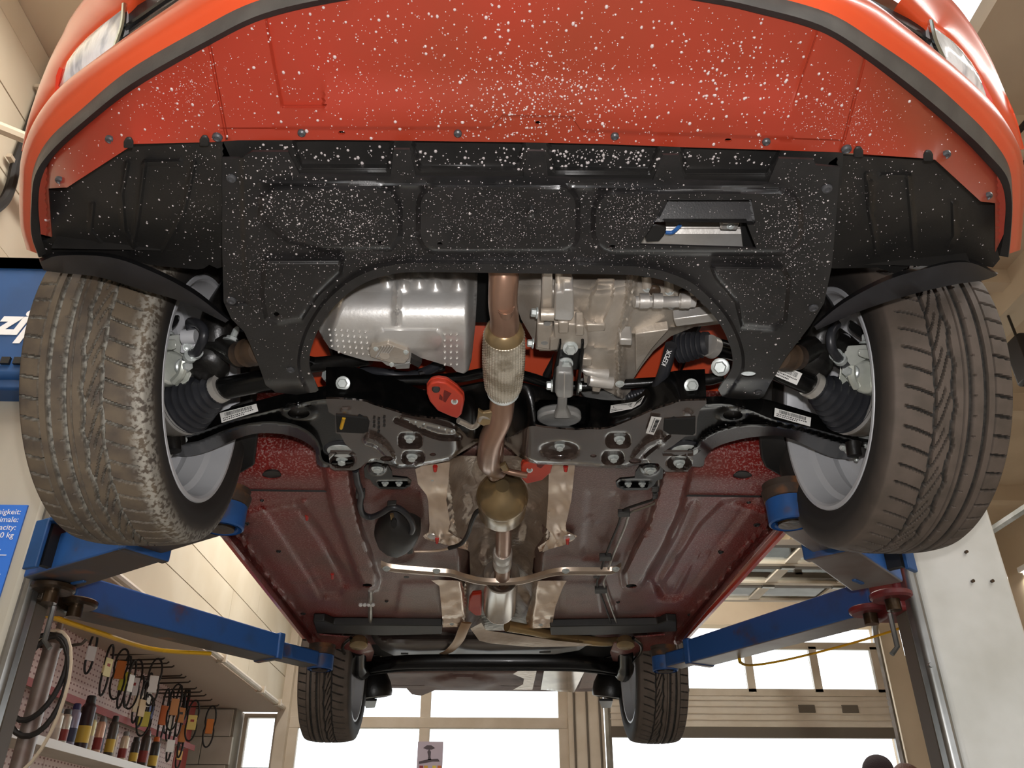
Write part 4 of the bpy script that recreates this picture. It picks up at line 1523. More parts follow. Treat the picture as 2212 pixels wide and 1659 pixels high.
mat('lens_white', 'fafafa', .12, 0.1, color2='b9bcc2', scale=40, mixlo=.5, mixhi=.62, coat=1.0, bump=.5, bscale=90, bdist=.004, stretch=(1, .25, .25))  # opaque white puts the glare on the clear lens into its colour
mat('marker_red', 'd8341c', .25, coat=.6)
mat('chrome_strip', 'c6d4d6', .12, 1.0)
for L in (True, False):
    if L:
        lens = [(251, 112), (219, 134), (178, 164), (135, 198), (128, 186), (136, 150), (165, 108), (203, 70), (240, 38), (272, 14)]
        zl = [2.165, 2.165, 2.165, 2.165, 2.175, 2.2, 2.23, 2.25, 2.26, 2.265]
        mark = [(122, 198), (134, 198), (129, 185), (138, 148), (131, 146), (124, 165)]
        outer = [(292, -45), (272, 14), (240, 38), (203, 70), (165, 108), (138, 146), (129, 180), (122, 198), (94, 264), (76, 330), (68, 345), (81, 277), (101, 209), (125, 152), (148, 101), (165, 57), (203, 0), (245, -60)]
        zo = [2.27, 2.265, 2.26, 2.25, 2.23, 2.2, 2.18, 2.17, 2.148, 2.15, 2.165, 2.19, 2.25, 2.30, 2.34, 2.37, 2.40, 2.42]
        gr = [(430, -30), (272, 14), (251, 112), (345, 38), (470, -40), (520, -60)]
        zg = [2.27, 2.262, 2.17, 2.12, 2.12, 2.12]
    else:
        lens = [(2036, 138), (2066, 166), (2105, 203), (2139, 236), (2118, 180), (2095, 140), (2065, 102), (2035, 72), (2006, 50)]
        zl = [2.165, 2.165, 2.165, 2.165, 2.195, 2.22, 2.24, 2.25, 2.262]
        mark = [(2132, 232), (2145, 246), (2140, 215), (2119, 176), (2117, 186), (2128, 210)]
        outer = [(1950, -5), (2006, 50), (2035, 72), (2065, 102), (2095, 140), (2118, 180), (2145, 246), (2165, 285), (2180, 330), (2187, 340), (2168, 270), (2145, 215), (2118, 150), (2087, 91), (2054, 40), (2012, -8), (1985, -40)]
        zo = [2.27, 2.262, 2.25, 2.24, 2.22, 2.195, 2.165, 2.155, 2.15, 2.165, 2.19, 2.24, 2.30, 2.34, 2.38, 2.41, 2.42]
        gr = [(1850, -70), (1930, -15), (1975, 20), (2006, 50), (2036, 138), (1960, 75), (1880, 12), (1790, -60)]
        zg = [2.27, 2.268, 2.265, 2.262, 2.17, 2.12, 2.12, 2.12]
    hl = part_empty('headlight', PZ(*lens[0], zl[0]), car)
    P = [PZ(a, b, z) for (a, b), z in zip(lens, zl)]
    cen = sum(P, Vector()) / len(P)
    bul = Vector((0, -.018, -.012)) * .6
    mb = MB()
    ring2 = [v.lerp(cen, .35) + bul for v in P]
    ring3 = [v.lerp(cen, .75) + bul * 1.4 for v in P]
    mb.loft([[v + Vector((0, .05, .03)) for v in P], P, ring2, ring3], True, True, True)
    mb.build('lens', MATS['lens_white'], hl, smooth=60)
    MB().prism([PZ(a, b, 2.17 + .0006 * (198 - min(b, 198)) if L else 2.16 + .0006 * (246 - b)) + Vector((0, -.003, -.003)) for a, b in mark], Vector((0, .02, .01))).build('side_marker', MATS['marker_red'], hl)
    MB().tube(cr([P[0] + Vector((0, -.004, -.004)), P[0].lerp(P[-1], .5) + Vector((.005 if L else -.005, -.006, -.004)), P[-1] + Vector((0, -.004, -.002))], 4), .004, 8).build('chrome_edge', MATS['chrome_strip'], hl)
    # bonnet / wing skin outside the lamp
    P = [PZ(a, b, z) for (a, b), z in zip(outer, zo)]
    mb = MB()
    n = 10 if L else 9
    inner_, outer_ = P[:n], P[n:][::-1]
    m_ = min(len(inner_), len(outer_))
    ii = [Vector(q) for q in cr(inner_, 4)]
    oo = [Vector(q) for q in cr(outer_, 4)]
    k_ = min(len(ii), len(oo))
    ii = [ii[round(j * (len(ii) - 1) / (k_ - 1))] for j in range(k_)]
    oo = [oo[round(j * (len(oo) - 1) / (k_ - 1))] for j in range(k_)]
    mid = [a.lerp(b, .5) + Vector((-.012 if L else .012, -.012, 0)) for a, b in zip(ii, oo)]
    far = [Vector((-.80 if L else .77, 1.16, 2.22 + .30 * (1 - q / (k_ - 1)))) for q in range(k_)]
    bk = [v + Vector((0, .04, .01)) for v in ii]
    rows = [list(q) for q in zip(*[cr([tuple(c[i]) for c in (bk, ii, mid, oo, far)], 4) for i in range(k_)])]
    mb.loft(rows, False, False, False)
    mb.build('wing_edge', MATS['paint_orange'], car, smooth=70)
    # wing side panel behind, with the wheel arch
    xs_ = -.80 if L else .77
    arch = [(1.10, 2.2)] + [(1.48 - .42 * math.cos(a), 2.10 + .40 * math.sin(a)) for a in np.linspace(.3, PI - .3, 12)] + [(1.92, 2.1), (1.94, 1.99)]
    side = arch + [(3.45, 1.99)] + [(3.94 - .40 * math.cos(a), 2.06 + .38 * math.sin(a)) for a in np.linspace(0.1, PI - .1, 12)] + [(4.36, 2.05), (4.75, 2.10), (4.8, 2.5), (4.6, 2.8), (2.2, 2.8), (1.6, 2.7), (1.35, 2.6), (1.12, 2.45)]
    MB().prism([(xs_, a, b) for a, b in side], (.012 if L else -.012, 0, 0)).build('body_side', MATS['paint_orange'], car, smooth=0)
# black grille across the nose, bonnet, cabin
GL, GR = PZ(272, 14, 2.265), PZ(2006, 50, 2.262)
gl_top = [Vector(q) for q in cr([GL, (-.44, .695, 2.268), (-.24, .635, 2.27), (-.02, .615, 2.272), (.20, .635, 2.27), (.36, .675, 2.268), GR], 8)]
E3 = [PZ(a, b, z + .12) for (a, b), z in zip(E_, zA_)]
gl_bot = [Vector(q) for q in cr([PZ(251, 112, 2.165)] + E3[7:16] + [PZ(2036, 138, 2.165)], 8)]
gl_bot = [gl_bot[round(k * (len(gl_bot) - 1) / (len(gl_top) - 1))] for k in range(len(gl_top))]
inw = Vector((0, .014, .004))
gri = MB().loft([[v + inw for v in gl_bot], [a.lerp(b, .5) + inw * 1.6 for a, b in zip(gl_bot, gl_top)], [v + inw * .6 for v in gl_top]], False, False, False).build('grille', MATS['black_plastic_soft'], car, smooth=60)
for t_ in (.32, .62):
    rw = [a.lerp(b, t_) + inw * .7 for a, b in zip(gl_bot, gl_top)]
    MB().tube(rw, .004, 6).build('grille_bar', MATS['black_plastic'], gri)
WL, WR = PZ(245, -60, 2.42), PZ(1985, -40, 2.42)
rows = []
for f_, yy, zz, cw in ((0, 0, 0, 0), (.35, 1.0, 2.55, .66), (.7, 1.4, 2.70, .70), (1, 1.75, 2.80, .70)):
    if f_ == 0:
        rows.append([Vector(q) for q in cr([GL + Vector((-.02, .02, .03)), (-.42, .69, 2.29), (-.02, .63, 2.30), (.38, .69, 2.29), GR + Vector((.02, .02, .03))], 8)])
    else:
        rows.append([Vector((-.02 + cw * u, yy - .04 * (1 - u * u), zz + .03 * (1 - u * u))) for u in np.linspace(-1, 1, len(rows[0]))])
MB().loft([list(q) for q in zip(*[cr([tuple(r[k]) for r in rows], 5) for k in range(len(rows[0]))])], False, False, False).build('bonnet', MATS['paint_orange'], car, smooth=60)
mat('cabin_glass', '0c1012', .06, spec=.8)
secs = []
for yy, w_, zt in ((1.74, .66, 2.84), (2.05, .60, 3.06), (2.45, .55, 3.27), (3.3, .55, 3.32), (4.1, .54, 3.24), (4.45, .56, 3.0), (4.7, .62, 2.80)):
    secs.append([Vector((-.02 + x, yy, z)) for x, z in ((-.76, 2.76), (-w_ - .03, zt - .06), (-w_ + .06, zt), (w_ - .06, zt), (w_ + .03, zt - .06), (.76, 2.76))])
MB().loft(secs, True, True, True).build('greenhouse', MATS['cabin_glass'], car, smooth=50)
MB().loft([[p + Vector((0, 0, .006)) for p in sc[2:4]] for sc in secs[2:6]], False, False, False).build('roof', MATS['paint_orange'], car, smooth=50)
for sx in (-1, 1):
    MB().tube([Vector((-.02 + sx * (w2 + .0), yy, zt - .03)) for yy, w2, zt in ((1.72, .70, 2.82), (2.45, .56, 3.27), (3.3, .56, 3.32), (4.1, .55, 3.24), (4.7, .66, 2.82))], .03, 8).build('roof_rail', MATS['paint_orange'], car)

# ---- black panel between bumper and undertray, with four pressed pockets
def z_low(p):
    z = np.full(len(p), 1.962)
    for x0, x1, xb0, xb1 in ((632, 850, 648, 840), (890, 1135, 905, 1118), (1182, 1425, 1196, 1402), (1470, 1690, 1478, 1655)):
        dy = (p[:, 0] - 515) * .016
        y = p[:, 1] - dy * .8
        t = np.clip((y - 310) / 60, 0, 1)
        a, b = x0 + (xb0 - x0) * t, x1 + (xb1 - x1) * t
        ins = sstep(0, 8, p[:, 0] - a) * sstep(0, 8, b - p[:, 0]) * (1 - sstep(352, 366, y))
        z = z + .020 * ins
    return z


tray_low = sheet([(478, 299), (515, 298), (1106, 302), (1480, 312), (1790, 322), (1822, 325), (1818, 402), (1480, 402), (1106, 396), (478, 390)], z_low, [], 5.5, .003).build('lower_grille_panel', MATS['black_plastic_soft'], car, smooth=40)

# ---- engine undertray
arch_l = [(688, 843), (672, 805), (668, 780), (674, 747), (690, 708), (720, 664), (760, 628), (800, 606), (850, 592), (905, 588), (1100, 590), (1330, 593), (1380, 596), (1430, 605), (1480, 625), (1514, 652), (1551, 694), (1574, 739), (1583, 776), (1578, 802), (1551, 842)]
arch_f = [tuple(q) for q in cr(arch_l, 4)]
tray_poly = [(480, 342), (522, 342), (530, 336), (545, 328), (622, 328), (648, 378), (843, 381), (851, 323), (885, 323), (899, 383), (1130, 384), (1140, 326), (1176, 327), (1184, 384), (1410, 390), (1432, 335), (1466, 335), (1480, 391), (1659, 396), (1682, 342), (1757, 345), (1762, 357), (1814, 362), (1806, 470), (1797, 575), (1780, 655), (1750, 704), (1699, 770), (1664, 828), (1650, 856), (1640, 862), (1591, 863), (1560, 857)] + arch_f[::-1] + [(682, 847), (641, 853), (596, 848), (574, 832), (557, 784), (540, 743), (527, 716), (500, 689), (483, 652), (480, 540)]
win = [(1382, 529), (1414, 479), (1612, 481), (1634, 537)]
LL = [(570, 563), (742, 563), (736, 590), (684, 640), (652, 690), (600, 699), (574, 688), (564, 640)]
RL = [(1535, 576), (1690, 577), (1706, 602), (1698, 690), (1670, 712), (1602, 706), (1590, 652), (1545, 600)]
R1 = [(592, 404), (820, 404), (850, 415), (866, 445), (866, 510), (845, 540), (700, 540), (620, 520), (560, 470), (562, 425)]


def z_tray(p):
    z = np.full(len(p), 1.942)
    x, y = p[:, 0], p[:, 1]
    H = -.011
    for s_ in (rr(p, 902, 402, 1250, 545, 42), rr(p, 1280, 412, 1732, 548, 50), sdp(p, R1), sdp(p, LL), sdp(p, RL)):
        z = z + H * (1 - sstep(-7, 4, s_))
    # raised band along the arch opening
    da = dline(p, arch_f)
    z = z + .008 * sstep(20, 27, da) * (y > 430) * 0 + np.where(da < 60, -.007 * (1 - sstep(19, 26, da)), 0)
    # ramp above the window
    ramp = inpoly(p, [(1442, 432), (1622, 432), (1632, 481), (1412, 479)])
    z = np.where(ramp, 1.940 + .024 * (481 - y) / 48, z)
    # round dimple
    e = np.hypot(x - 1148, y - 460)
    z = z - .006 * (1 - sstep(6, 11, e))
    # faint moulded ring and lines in the middle panel
    e = np.hypot(x - 1078, y - 487)
    z = z - .0012 * (1 - sstep(1.5, 4, np.abs(e - 20)))
    for yy in (449, 456):
        z = z - .001 * (1 - sstep(1, 3, np.abs(y - yy))) * (np.abs(x - 1085) < 24)
    # outer side steps
    xl_ = np.interp(y, [345, 560, 650], [520, 525, 535])
    z = z + .004 * (1 - sstep(-4, 6, x - xl_)) * (y < 660)
    # folded tips of the two legs
    tip = sstep(818, 830, y)
    z = z + .018 * tip * ((y - 818) / 40)
    z = z + .010 * sstep(760, 700, y) * 0
    # front bead
    z = z - .004 * (1 - sstep(2, 6, np.abs(y - (396 + (x - 500) * .012)))) * (x > 560) * (x < 1700)
    return z


tray = sheet(tray_poly, z_tray, [win, slot(822, 525, 7, 4), slot(950, 527, 6, 4), slot(1323, 533, 7, 4), slot(597, 680, 7, 6), slot(1617, 808, 17, 7)], 5.0, .003, lines=[[(1442, 432), (1622, 432), (1632, 480)], [(1442, 432), (1412, 478)], [(1440, 431), (1624, 431), (1634, 480)]] + [rrc(902, 402, 1250, 545, 42, d) for d in (-7, -2, 4)] + [rrc(1280, 412, 1732, 548, 50, d) for d in (-7, -2, 4)] + [grow(q, d) for q in (R1, LL, RL) for d in (-7, -2, 4)] + [offs(arch_f, d) for d in (-19, -26, 19, 26)] + [[(560, 819), (700, 819)], [(560, 830), (700, 830)], [(1540, 819), (1680, 819)], [(1540, 830), (1680, 830)]]).build('engine_undertray', MATS['black_plastic'], car, smooth=32)
for a, b, r in ((500, 384, 11), (500, 648, 11), (1786, 406, 12), (1757, 664, 11), (628, 798, 9), (1638, 846, 8)):
    z = z_tray(np.array([[a, b]], float))[0]
    m_ = mpp(a, b, z)
    MB().lathe([(0, r * m_), (.003, r * m_ * .9), (.004, r * m_ * .5), (.0025, r * m_ * .4)], PZ(a, b, z), (0, -.2, -1), 14).build('tray_screw', MATS['clip_grey'], tray)
MB().cyl(PZ(1617, 806, 1.955), PZ(1617, 812, 1.965), .013, n=14).build('tray_stud', MATS['zinc_bolt'], tray)

# ---- wheel arch liners and their rubber flaps
lin_l = [(104, 410), (146, 406), (290, 312), (482, 306), (500, 345), (500, 570), (470, 580), (452, 572), (440, 580), (425, 582), (345, 575), (240, 560), (130, 560), (90, 566), (92, 520), (108, 514)]
lin_r = [(2150, 441), (2117, 436), (2020, 346), (1812, 336), (1790, 352), (1780, 575), (1800, 580), (1895, 578), (1935, 592), (1990, 560), (2080, 566), (2145, 578), (2160, 560), (2150, 520)]


def z_lin(p, left):
    x, y = p[:, 0], p[:, 1]
    u = (480 - x) / 380 if left else (x - 1810) / 340
    u = np.clip(u, 0, 1)
    z = 1.962 + .07 * u + .05 * sstep(430, 575, y) * (1 - .4 * u)
    ribs = ([(275, 352), (262, 420), (268, 500), (300, 548)], [(312, 352), (300, 450), (285, 548)], [(420, 350), (395, 460), (350, 545)], [(312, 352), (385, 350)], [(200, 440), (195, 500), (225, 535)]) if left else \
        ([(1872, 375), (1878, 450), (1895, 545)], [(1962, 380), (1970, 470), (1975, 540)], [(1962, 380), (1905, 380)], [(2060, 440), (2062, 510), (2050, 530)], [(1880, 395), (1880, 470)])
    for rb_ in ribs:
        z = z - .006 * (1 - sstep(1.5, 8, dline(p, rb_)))
    return z


LR_ = [[(275, 352), (262, 420), (268, 500), (300, 548)], [(312, 352), (300, 450), (285, 548)], [(420, 350), (395, 460), (350, 545)], [(312, 352), (385, 350)], [(200, 440), (195, 500), (225, 535)]]
RR_ = [[(1872, 375), (1878, 450), (1895, 545)], [(1962, 380), (1970, 470), (1975, 540)], [(1962, 380), (1905, 380)], [(2060, 440), (2062, 510), (2050, 530)]]
lo = sheet(lin_l, lambda p: z_lin(p, True), [], 6, .003, lines=[offs(q, d) for q in LR_ for d in (-7, -1.5, 1.5, 7)]).build('arch_liner', MATS['black_plastic_soft'], car, smooth=40)
ro = sheet(lin_r, lambda p: z_lin(p, False), [], 6, .003, lines=[offs(q, d) for q in RR_ for d in (-7, -1.5, 1.5, 7)]).build('arch_liner', MATS['black_plastic_soft'], car, smooth=40)
mat('flap_rubber', '26262a', .38, color2='1d1d20', scale=12)
for L in (True, False):
    if L:
        up = [(84, 558), (130, 545), (240, 548), (330, 578), (420, 625), (497, 688)]
        mi = [(86, 566), (132, 552), (238, 556), (326, 586), (414, 632), (494, 692)]
        lw = [(94, 584), (135, 590), (210, 598), (310, 627), (395, 653), (487, 697)]
        zz = [2.035, 2.02, 2.0, 1.985, 1.965, 1.95]
    else:
        up = [(2156, 590), (2087, 558), (1986, 575), (1902, 602), (1817, 649), (1757, 702)]
        mi = [(2155, 592), (2085, 566), (1988, 583), (1905, 610), (1820, 656), (1759, 705)]
        lw = [(2152, 596), (2122, 606), (2054, 616), (1952, 641), (1851, 675), (1764, 713)]
        zz = [2.035, 2.02, 2.0, 1.985, 1.965, 1.95]
    rows = []
    for pts, dz in ((up, .03), (mi, .004), (mi, -.004), (lw, -.006), (lw, .004), (up, .045)):
        rows.append([Vector(q) for q in cr([PZ(a, b, z + dz) for (a, b), z in zip(pts, zz)], 6)])
    MB().loft([list(r) for r in zip(*rows)], True, True, True).build('arch_flap', MATS['flap_rubber'], car, smooth=45)
    # inner wheel house, closing the view above the wheel
    x0, x1 = (-.735, -.42) if L else (.39, .705)
    arc = [(1.02, 2.02)] + [(1.47 - .45 * math.cos(a), 2.06 + .42 * math.sin(a)) for a in np.linspace(.15, PI - .2, 18)] + [(1.93, 2.0)]
    rows = [[(x, a, b) for a, b in arc] for x in (x0, x1)]
    MB().loft(rows, False, False, False).build('wheel_house', MATS['black_plastic_soft'], car, smooth=60)
    xi = x1 if L else x0
    MB().prism([(xi, a, b) for a, b in arc if b > 2.16], (.006, 0, 0)).build('wheel_house_wall', MATS['black_plain'], car)

# ------------------------------------------------------------------ water drops clinging to the underside
def mk_drop_mat():
    m = mat('water_drop', 'e9dedb', .12, alpha=.55, coat=1.0)  # whitish colour stands in for flash glints on clear drops
    return m


mk_drop_mat()


def drops(poly, zf, spec, parent, excl=()):
    """spec: list of (count, centre or None, spread, rmin, rmax) in pixels"""
    rng = np.random.default_rng(11)
    P, R_ = [], []
    pa = np.array(poly, float)
    lo, hi = pa.min(0), pa.max(0)
    for n, c, sp, r0, r1 in spec:
        if c is None:
            q = lo + (hi - lo) * rng.random((n * 3, 2))
        else:
            q = np.array(c) + rng.normal(size=(n * 3, 2)) * np.array(sp)
        ok = inpoly(q, poly) & (dline(q, poly, True) > 4) & (q[:, 1] > -8)
        for e in excl:
            ok &= ~inpoly(q, e)
        q = q[ok][:n]
        P.append(q)
        R_.append(r0 + (r1 - r0) * rng.random(len(q)) ** 2.2)
    P = np.concatenate(P)
    R_ = np.concatenate(R_) * .8
    z = zf(P)
    V0 = map_z(P, z)
    dep = (V0 - _C) @ (-_R[:, 2])
    r = R_ * dep / FPX
    k = 6
    a = np.arange(k) / k * 2 * PI
    st = 1 + .5 * rng.random(len(P)) ** 2
    ring1 = np.stack([np.cos(a), np.sin(a), 0 * a], 1)
    verts = []
    for sc, h in ((1.0, .001), (.78, -.55), (.0, -.85)):
        pts = ring1[None] * sc if sc else np.zeros((1, 1, 3))
        v = pts * r[:, None, None] * np.array([1, 1, 1])
        v = np.repeat(v, len(P) if v.shape[0] == 1 else 1, 0) if v.shape[0] == 1 else v
        v = v.copy()
        v[:, :, 1] *= st[:, None]
        v[:, :, 2] = h * r[:, None]
        verts.append(v + V0[:, None, :])
    V = np.concatenate(verts, 1)         # n, 13, 3
    nv = V.shape[1]
    F = []
    for i in range(k):
        j = (i + 1) % k
        F.append((i, j, k + j, k + i))
    T = [(k + i, k + (i + 1) % k, 2 * k) for i in range(k)]
    base = (np.arange(len(P)) * nv)
    faces = []
    for b in base.tolist():
        faces += [tuple(b + q for q in f) for f in F] + [tuple(b + q for q in f) for f in T]
    mb = MB()
    mb.v = [tuple(v) for v in V.reshape(-1, 3)]
    mb.f = faces
    o = mb.build('water_drops', MATS['water_drop'], parent, smooth=80)
    o['kind'] = 'stuff'
    return o


drops(redpoly, z_red, [(260, None, 0, 1.2, 5.5), (700, None, 0, .7, 2.2), (520, (1180, 225), (110, 60), 1.2, 3.6), (260, (1200, 200), (180, 60), 1.0, 3), (200, (800, 190), (160, 60), .8, 2.6),
                       (380, (1830, 260), (60, 50), .7, 1.6), (200, (1620, 180), (90, 70), 1.2, 5.0), (260, (400, 200), (70, 50), .7, 1.8), (160, (1000, 60), (350, 50), 1.3, 4.6)], bump)
drops(tray_poly, z_tray, [(300, None, 0, 1.0, 3.8), (900, None, 0, .6, 1.6), (500, (650, 420), (90, 70), .8, 2.6), (900, (1080, 470), (110, 45), .6, 1.5), (500, (1360, 460), (50, 45), .6, 1.6),
                          (500, (760, 490), (60, 35), .7, 1.8), (500, (1720, 490), (40, 60), .6, 1.9), (600, (1000, 560), (330, 12), .5, 1.3), (300, (1650, 610), (70, 60), .6, 1.3), (300, (560, 600), (50, 60), .6, 1.6)], tray, [win, slot(597, 680, 8, 8)])
drops([(520, 305), (1785, 328), (1785, 372), (1106, 372), (520, 364)], z_low, [(260, None, 0, 1.2, 5.0), (220, (1300, 335), (160, 20), 1.2, 4.4)], tray_low)
drops(lin_l, lambda p: z_lin(p, True), [(160, None, 0, .8, 3.4), (200, (430, 420), (40, 70), .6, 1.8)], lo)
drops(lin_r, lambda p: z_lin(p, False), [(160, None, 0, .6, 2.6), (90, (1850, 400), (40, 40), .6, 1.8)], ro)

# ------------------------------------------------------------------ engine bay seen through the undertray opening
def pxpoly(pts, z):
    return [PZ(a, b, z) for a, b in pts]


def plate(name, pts, z, th, m, parent, bevel=.002, z2=None):
    """a plate with pixel outline: underside at z (or sloping z..z2 over its points), thickness th upward"""
    zs = z if isinstance(z, (list, tuple)) else [z] * len(pts)
    return MB().prism([PZ(a, b, q) for (a, b), q in zip(pts, zs)], (0, 0, th)).build(name, MATS[m], parent, bevel=bevel)


def ell(cx, cy, rx, ry, n=20):
    return slot(cx, cy, rx, ry, n)


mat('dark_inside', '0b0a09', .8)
MB().box((-.02, 1.14, 2.30), (.80, .56, .26)).build('dark_fill_box', MATS['dark_inside'], car, smooth=0)  # plain dark box added to block light above the undertray
# red front wall of the cabin behind the engine
fw = sheet([(640, 690), (1620, 690), (1640, 870), (640, 870)], lambda p: 2.16 + .0008 * (870 - p[:, 1]), [], 20, .004).build('firewall', MATS['paint_orange'], car)
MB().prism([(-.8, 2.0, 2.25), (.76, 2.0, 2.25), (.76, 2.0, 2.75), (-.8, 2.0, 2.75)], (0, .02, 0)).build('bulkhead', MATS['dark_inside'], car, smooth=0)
for (q0, q1, r) in (((1180, 812), (1205, 765), 9), ((1312, 800), (1290, 765), 6), ((1425, 838), (1455, 740), 8), ((905, 808), (960, 795), 6)):
    MB().tube([PZ(*q0, 2.07), PZ(*q1, 2.09)], r * mpp(*q0, 2.07), 8).build('engine_cable', MATS['cable_black'], car)
MB().tube(cr([PZ(780, 800, 2.09), PZ(830, 806, 2.08), PZ(880, 812, 2.075), PZ(925, 800, 2.08), PZ(960, 778, 2.09)], 5), 11 * mpp(850, 800, 2.08), 10).build('engine_hose', MATS['boot_rubber'], car)

# ---- oil pan
pan = [(688, 712), (705, 672), (735, 630), (775, 600), (845, 582), (1032, 582), (1030, 640), (1027, 700), (1019, 775), (1012, 800), (1002, 807), (986, 803), (976, 793), (905, 772), (880, 792), (862, 795), (835, 789), (825, 781), (790, 779), (745, 766), (712, 752), (697, 730)]


def z_pan(p):
    x, y = p[:, 0], p[:, 1]
    z = 1.995 + .12 * np.clip((742 - y) / 160, 0, 1) ** 1.9
    z = z + .03 * (sstep(1005, 1030, x)) + .035 * (1 - sstep(690, 722, x - (y - 712) * -.35 * (y < 712)))
    for cx in (836, 872, 905, 940, 990):                           # scalloped top
        z = z - .012 * np.exp(-((x - cx) / 13) ** 2) * (1 - sstep(600, 632, y + 6 * math.sin(cx)))
    z = z - .010 * np.exp(-((x - 857) / 6) ** 2) * sstep(610, 640, y) * (1 - sstep(700, 706, y)) * (1 - .9 * np.exp(-((y - 670) / 5) ** 2))
    s_ = rr(p, 812, 712, 958, 756, 21)
    z = z - .003 * (1 - sstep(-2, 2, s_))
    z = z + .01 * sstep(-14, 0, -sdp(p, pan) * -1 + 0) * 0
    return z


pano = sheet(pan, z_pan, [], 4.5, .01).build('oil_pan', MATS['bright_alu'], car, smooth=60)
mb = MB()
for i in range(8):
    for j in range(5):
        a, b = 711 + i * 13 + j * 2, 711 + j * 12 + i * 1.0
        if (a, b) and inpoly(np.array([[a, b]], float), pan)[0] and not (a > 800):
            z = z_pan(np.array([[a, b]], float))[0]
            mb.lathe([(0, .0026), (.0025, .002), (.0035, .0006)], PZ(a, b, z), (0, -.3, -1), 6)
for i in range(3):
    for j in range(6):
        a, b = 961 + i * 13, 722 + j * 13
        z = z_pan(np.array([[a, b]], float))[0]
        mb.lathe([(0, .0026), (.0025, .002), (.0035, .0006)], PZ(a, b, z), (0, -.3, -1), 6)
o_ = mb.build('cast_dots', MATS['bright_alu'], pano, smooth=50)
o_['kind'] = 'stuff'
# level sensor plate on the pan
sp_ = plate('sensor_cover', [(796, 762), (802, 752), (815, 748), (838, 743), (880, 758), (885, 764), (884, 775), (875, 786), (862, 786), (845, 785), (800, 772)], 1.985, .012, 'cast_alu', pano, .002)
for i in range(5):
    MB().bar(PZ(812 + i * 6, 771 - i * 1, 1.984), PZ(826 + i * 6, 748 - i * .0, 1.984), .0022, .0025).build('cover_rib', MATS['bright_alu'], pano)
for a, b in ((812, 753), (877, 760), (846, 787)):
    pxbolt(a, b, 1.984, 4.2, pano, h=.004)
MB().lathe([(0, .007), (.003, .009), (.003, .004)], PZ(831, 766, 1.984), (0, -.3, -1), 14).build('cover_emblem', MATS['cast_alu'], pano)
plate('drain_lug', [(851, 790), (868, 786), (886, 784), (885, 797), (855, 798)], 1.99, .008, 'grey_alu', pano)
plate('sensor_plug', [(888, 772), (912, 785), (905, 796), (886, 786)], 1.985, .012, 'black_plastic_soft', pano)

# ---- gearbox casing
gb = [(1100, 583), (1335, 583), (1390, 590), (1445, 602), (1495, 625), (1535, 660), (1560, 694), (1558, 700), (1500, 706), (1450, 726), (1412, 758), (1388, 788), (1372, 812), (1366, 822), (1362, 845), (1345, 862), (1318, 848), (1285, 832), (1262, 826), (1256, 758), (1165, 758), (1148, 728), (1126, 690), (1108, 640)]
diag = [(1368, 588), (1360, 650), (1345, 720), (1340, 745), (1342, 800), (1338, 862)]


def z_gb(p):
    x, y = p[:, 0], p[:, 1]
    z = 2.02 + .05 * (1 - sstep(575, 640, y)) + .045 * (1 - sstep(1100, 1172, x))
    bar = np.exp(-((x - 1290) / 42) ** 2) * (y < 840)
    z = z - .018 * bar * sstep(600, 640, y)
    xd = np.interp(y, [q[1] for q in diag], [q[0] for q in diag])
    z = z + np.where(x > xd, .012 + .00025 * (x - xd), 0)
    z = z - .016 * (1 - sstep(7, 11, np.abs(x - xd)))
    z = z + .004 * (1 - sstep(.8, 2.2, np.abs(x - xd + 1)))
    # diagonal lower edge step on the right case
    yl = np.interp(x, [1372, 1460, 1545], [722, 708, 692])
    z = z + np.where(x > xd, .014 * sstep(-2, 3, y - yl), 0)
    z = z - np.where(x > xd, .006 * (1 - sstep(2, 4, np.abs(y - yl))), 0)
    # pressed pocket on the middle case
    z = z + .010 * (1 - sstep(-4, 3, sdp(p, [(1292, 615), (1326, 616), (1322, 650), (1300, 700), (1272, 690), (1276, 640)])))
    z = z - .006 * (1 - sstep(1.5, 3, np.abs(y - (746 + (x - 1262) * .16)))) * (x > 1262) * (x < 1338)
    return z


gbo = sheet(gb, z_gb, [], 4.5, .01).build('gearbox', MATS['cast_alu'], car, smooth=45)
for pts, z, m in (([(1172, 590), (1194, 590), (1194, 760), (1156, 756), (1168, 676)], 1.995, 'cast_alu'),
                  ([(1198, 645), (1200, 633), (1214, 632), (1217, 627), (1239, 627), (1240, 685), (1234, 694), (1197, 692)], 1.972, 'bright_alu'),
                  ([(1200, 592), (1212, 592), (1212, 600), (1236, 602), (1234, 616), (1200, 622)], 1.99, 'cast_alu'),
                  ([(1196, 700), (1258, 702), (1270, 720), (1272, 742), (1266, 754), (1186, 758), (1188, 735), (1198, 730)], 1.985, 'cast_alu'),
                  ([(1206, 697), (1229, 697), (1229, 720), (1206, 721)], 1.975, 'cast_alu'),
                  ([(1243, 704), (1262, 704), (1262, 726), (1243, 726)], 1.978, 'cast_alu'),
                  ([(1262, 702), (1308, 702), (1308, 716), (1262, 718)], 2.0, 'cast_alu'),
                  ([(1160, 700), (1194, 702), (1192, 756), (1158, 752)], 1.992, 'cast_alu'),
                  ([(1338, 734), (1366, 734), (1366, 747), (1338, 746)], 1.985, 'bright_alu'),
                  ([(1288, 763), (1335, 766), (1332, 830), (1312, 828), (1290, 800)], 2.012, 'cast_alu'),
                  ([(1256, 776), (1280, 776), (1278, 792), (1256, 791)], 2.0, 'cast_alu'),
                  ([(1280, 777), (1306, 779), (1305, 800), (1281, 796)], 2.004, 'cast_alu')):
    plate('casting_rib', pts, z, .03, m, gbo, .003)
MB().tube([PZ(1168, 679, 1.985), PZ(1196, 679, 1.985)], .011, 14).build('mount_sleeve', MATS['cast_alu'], gbo)
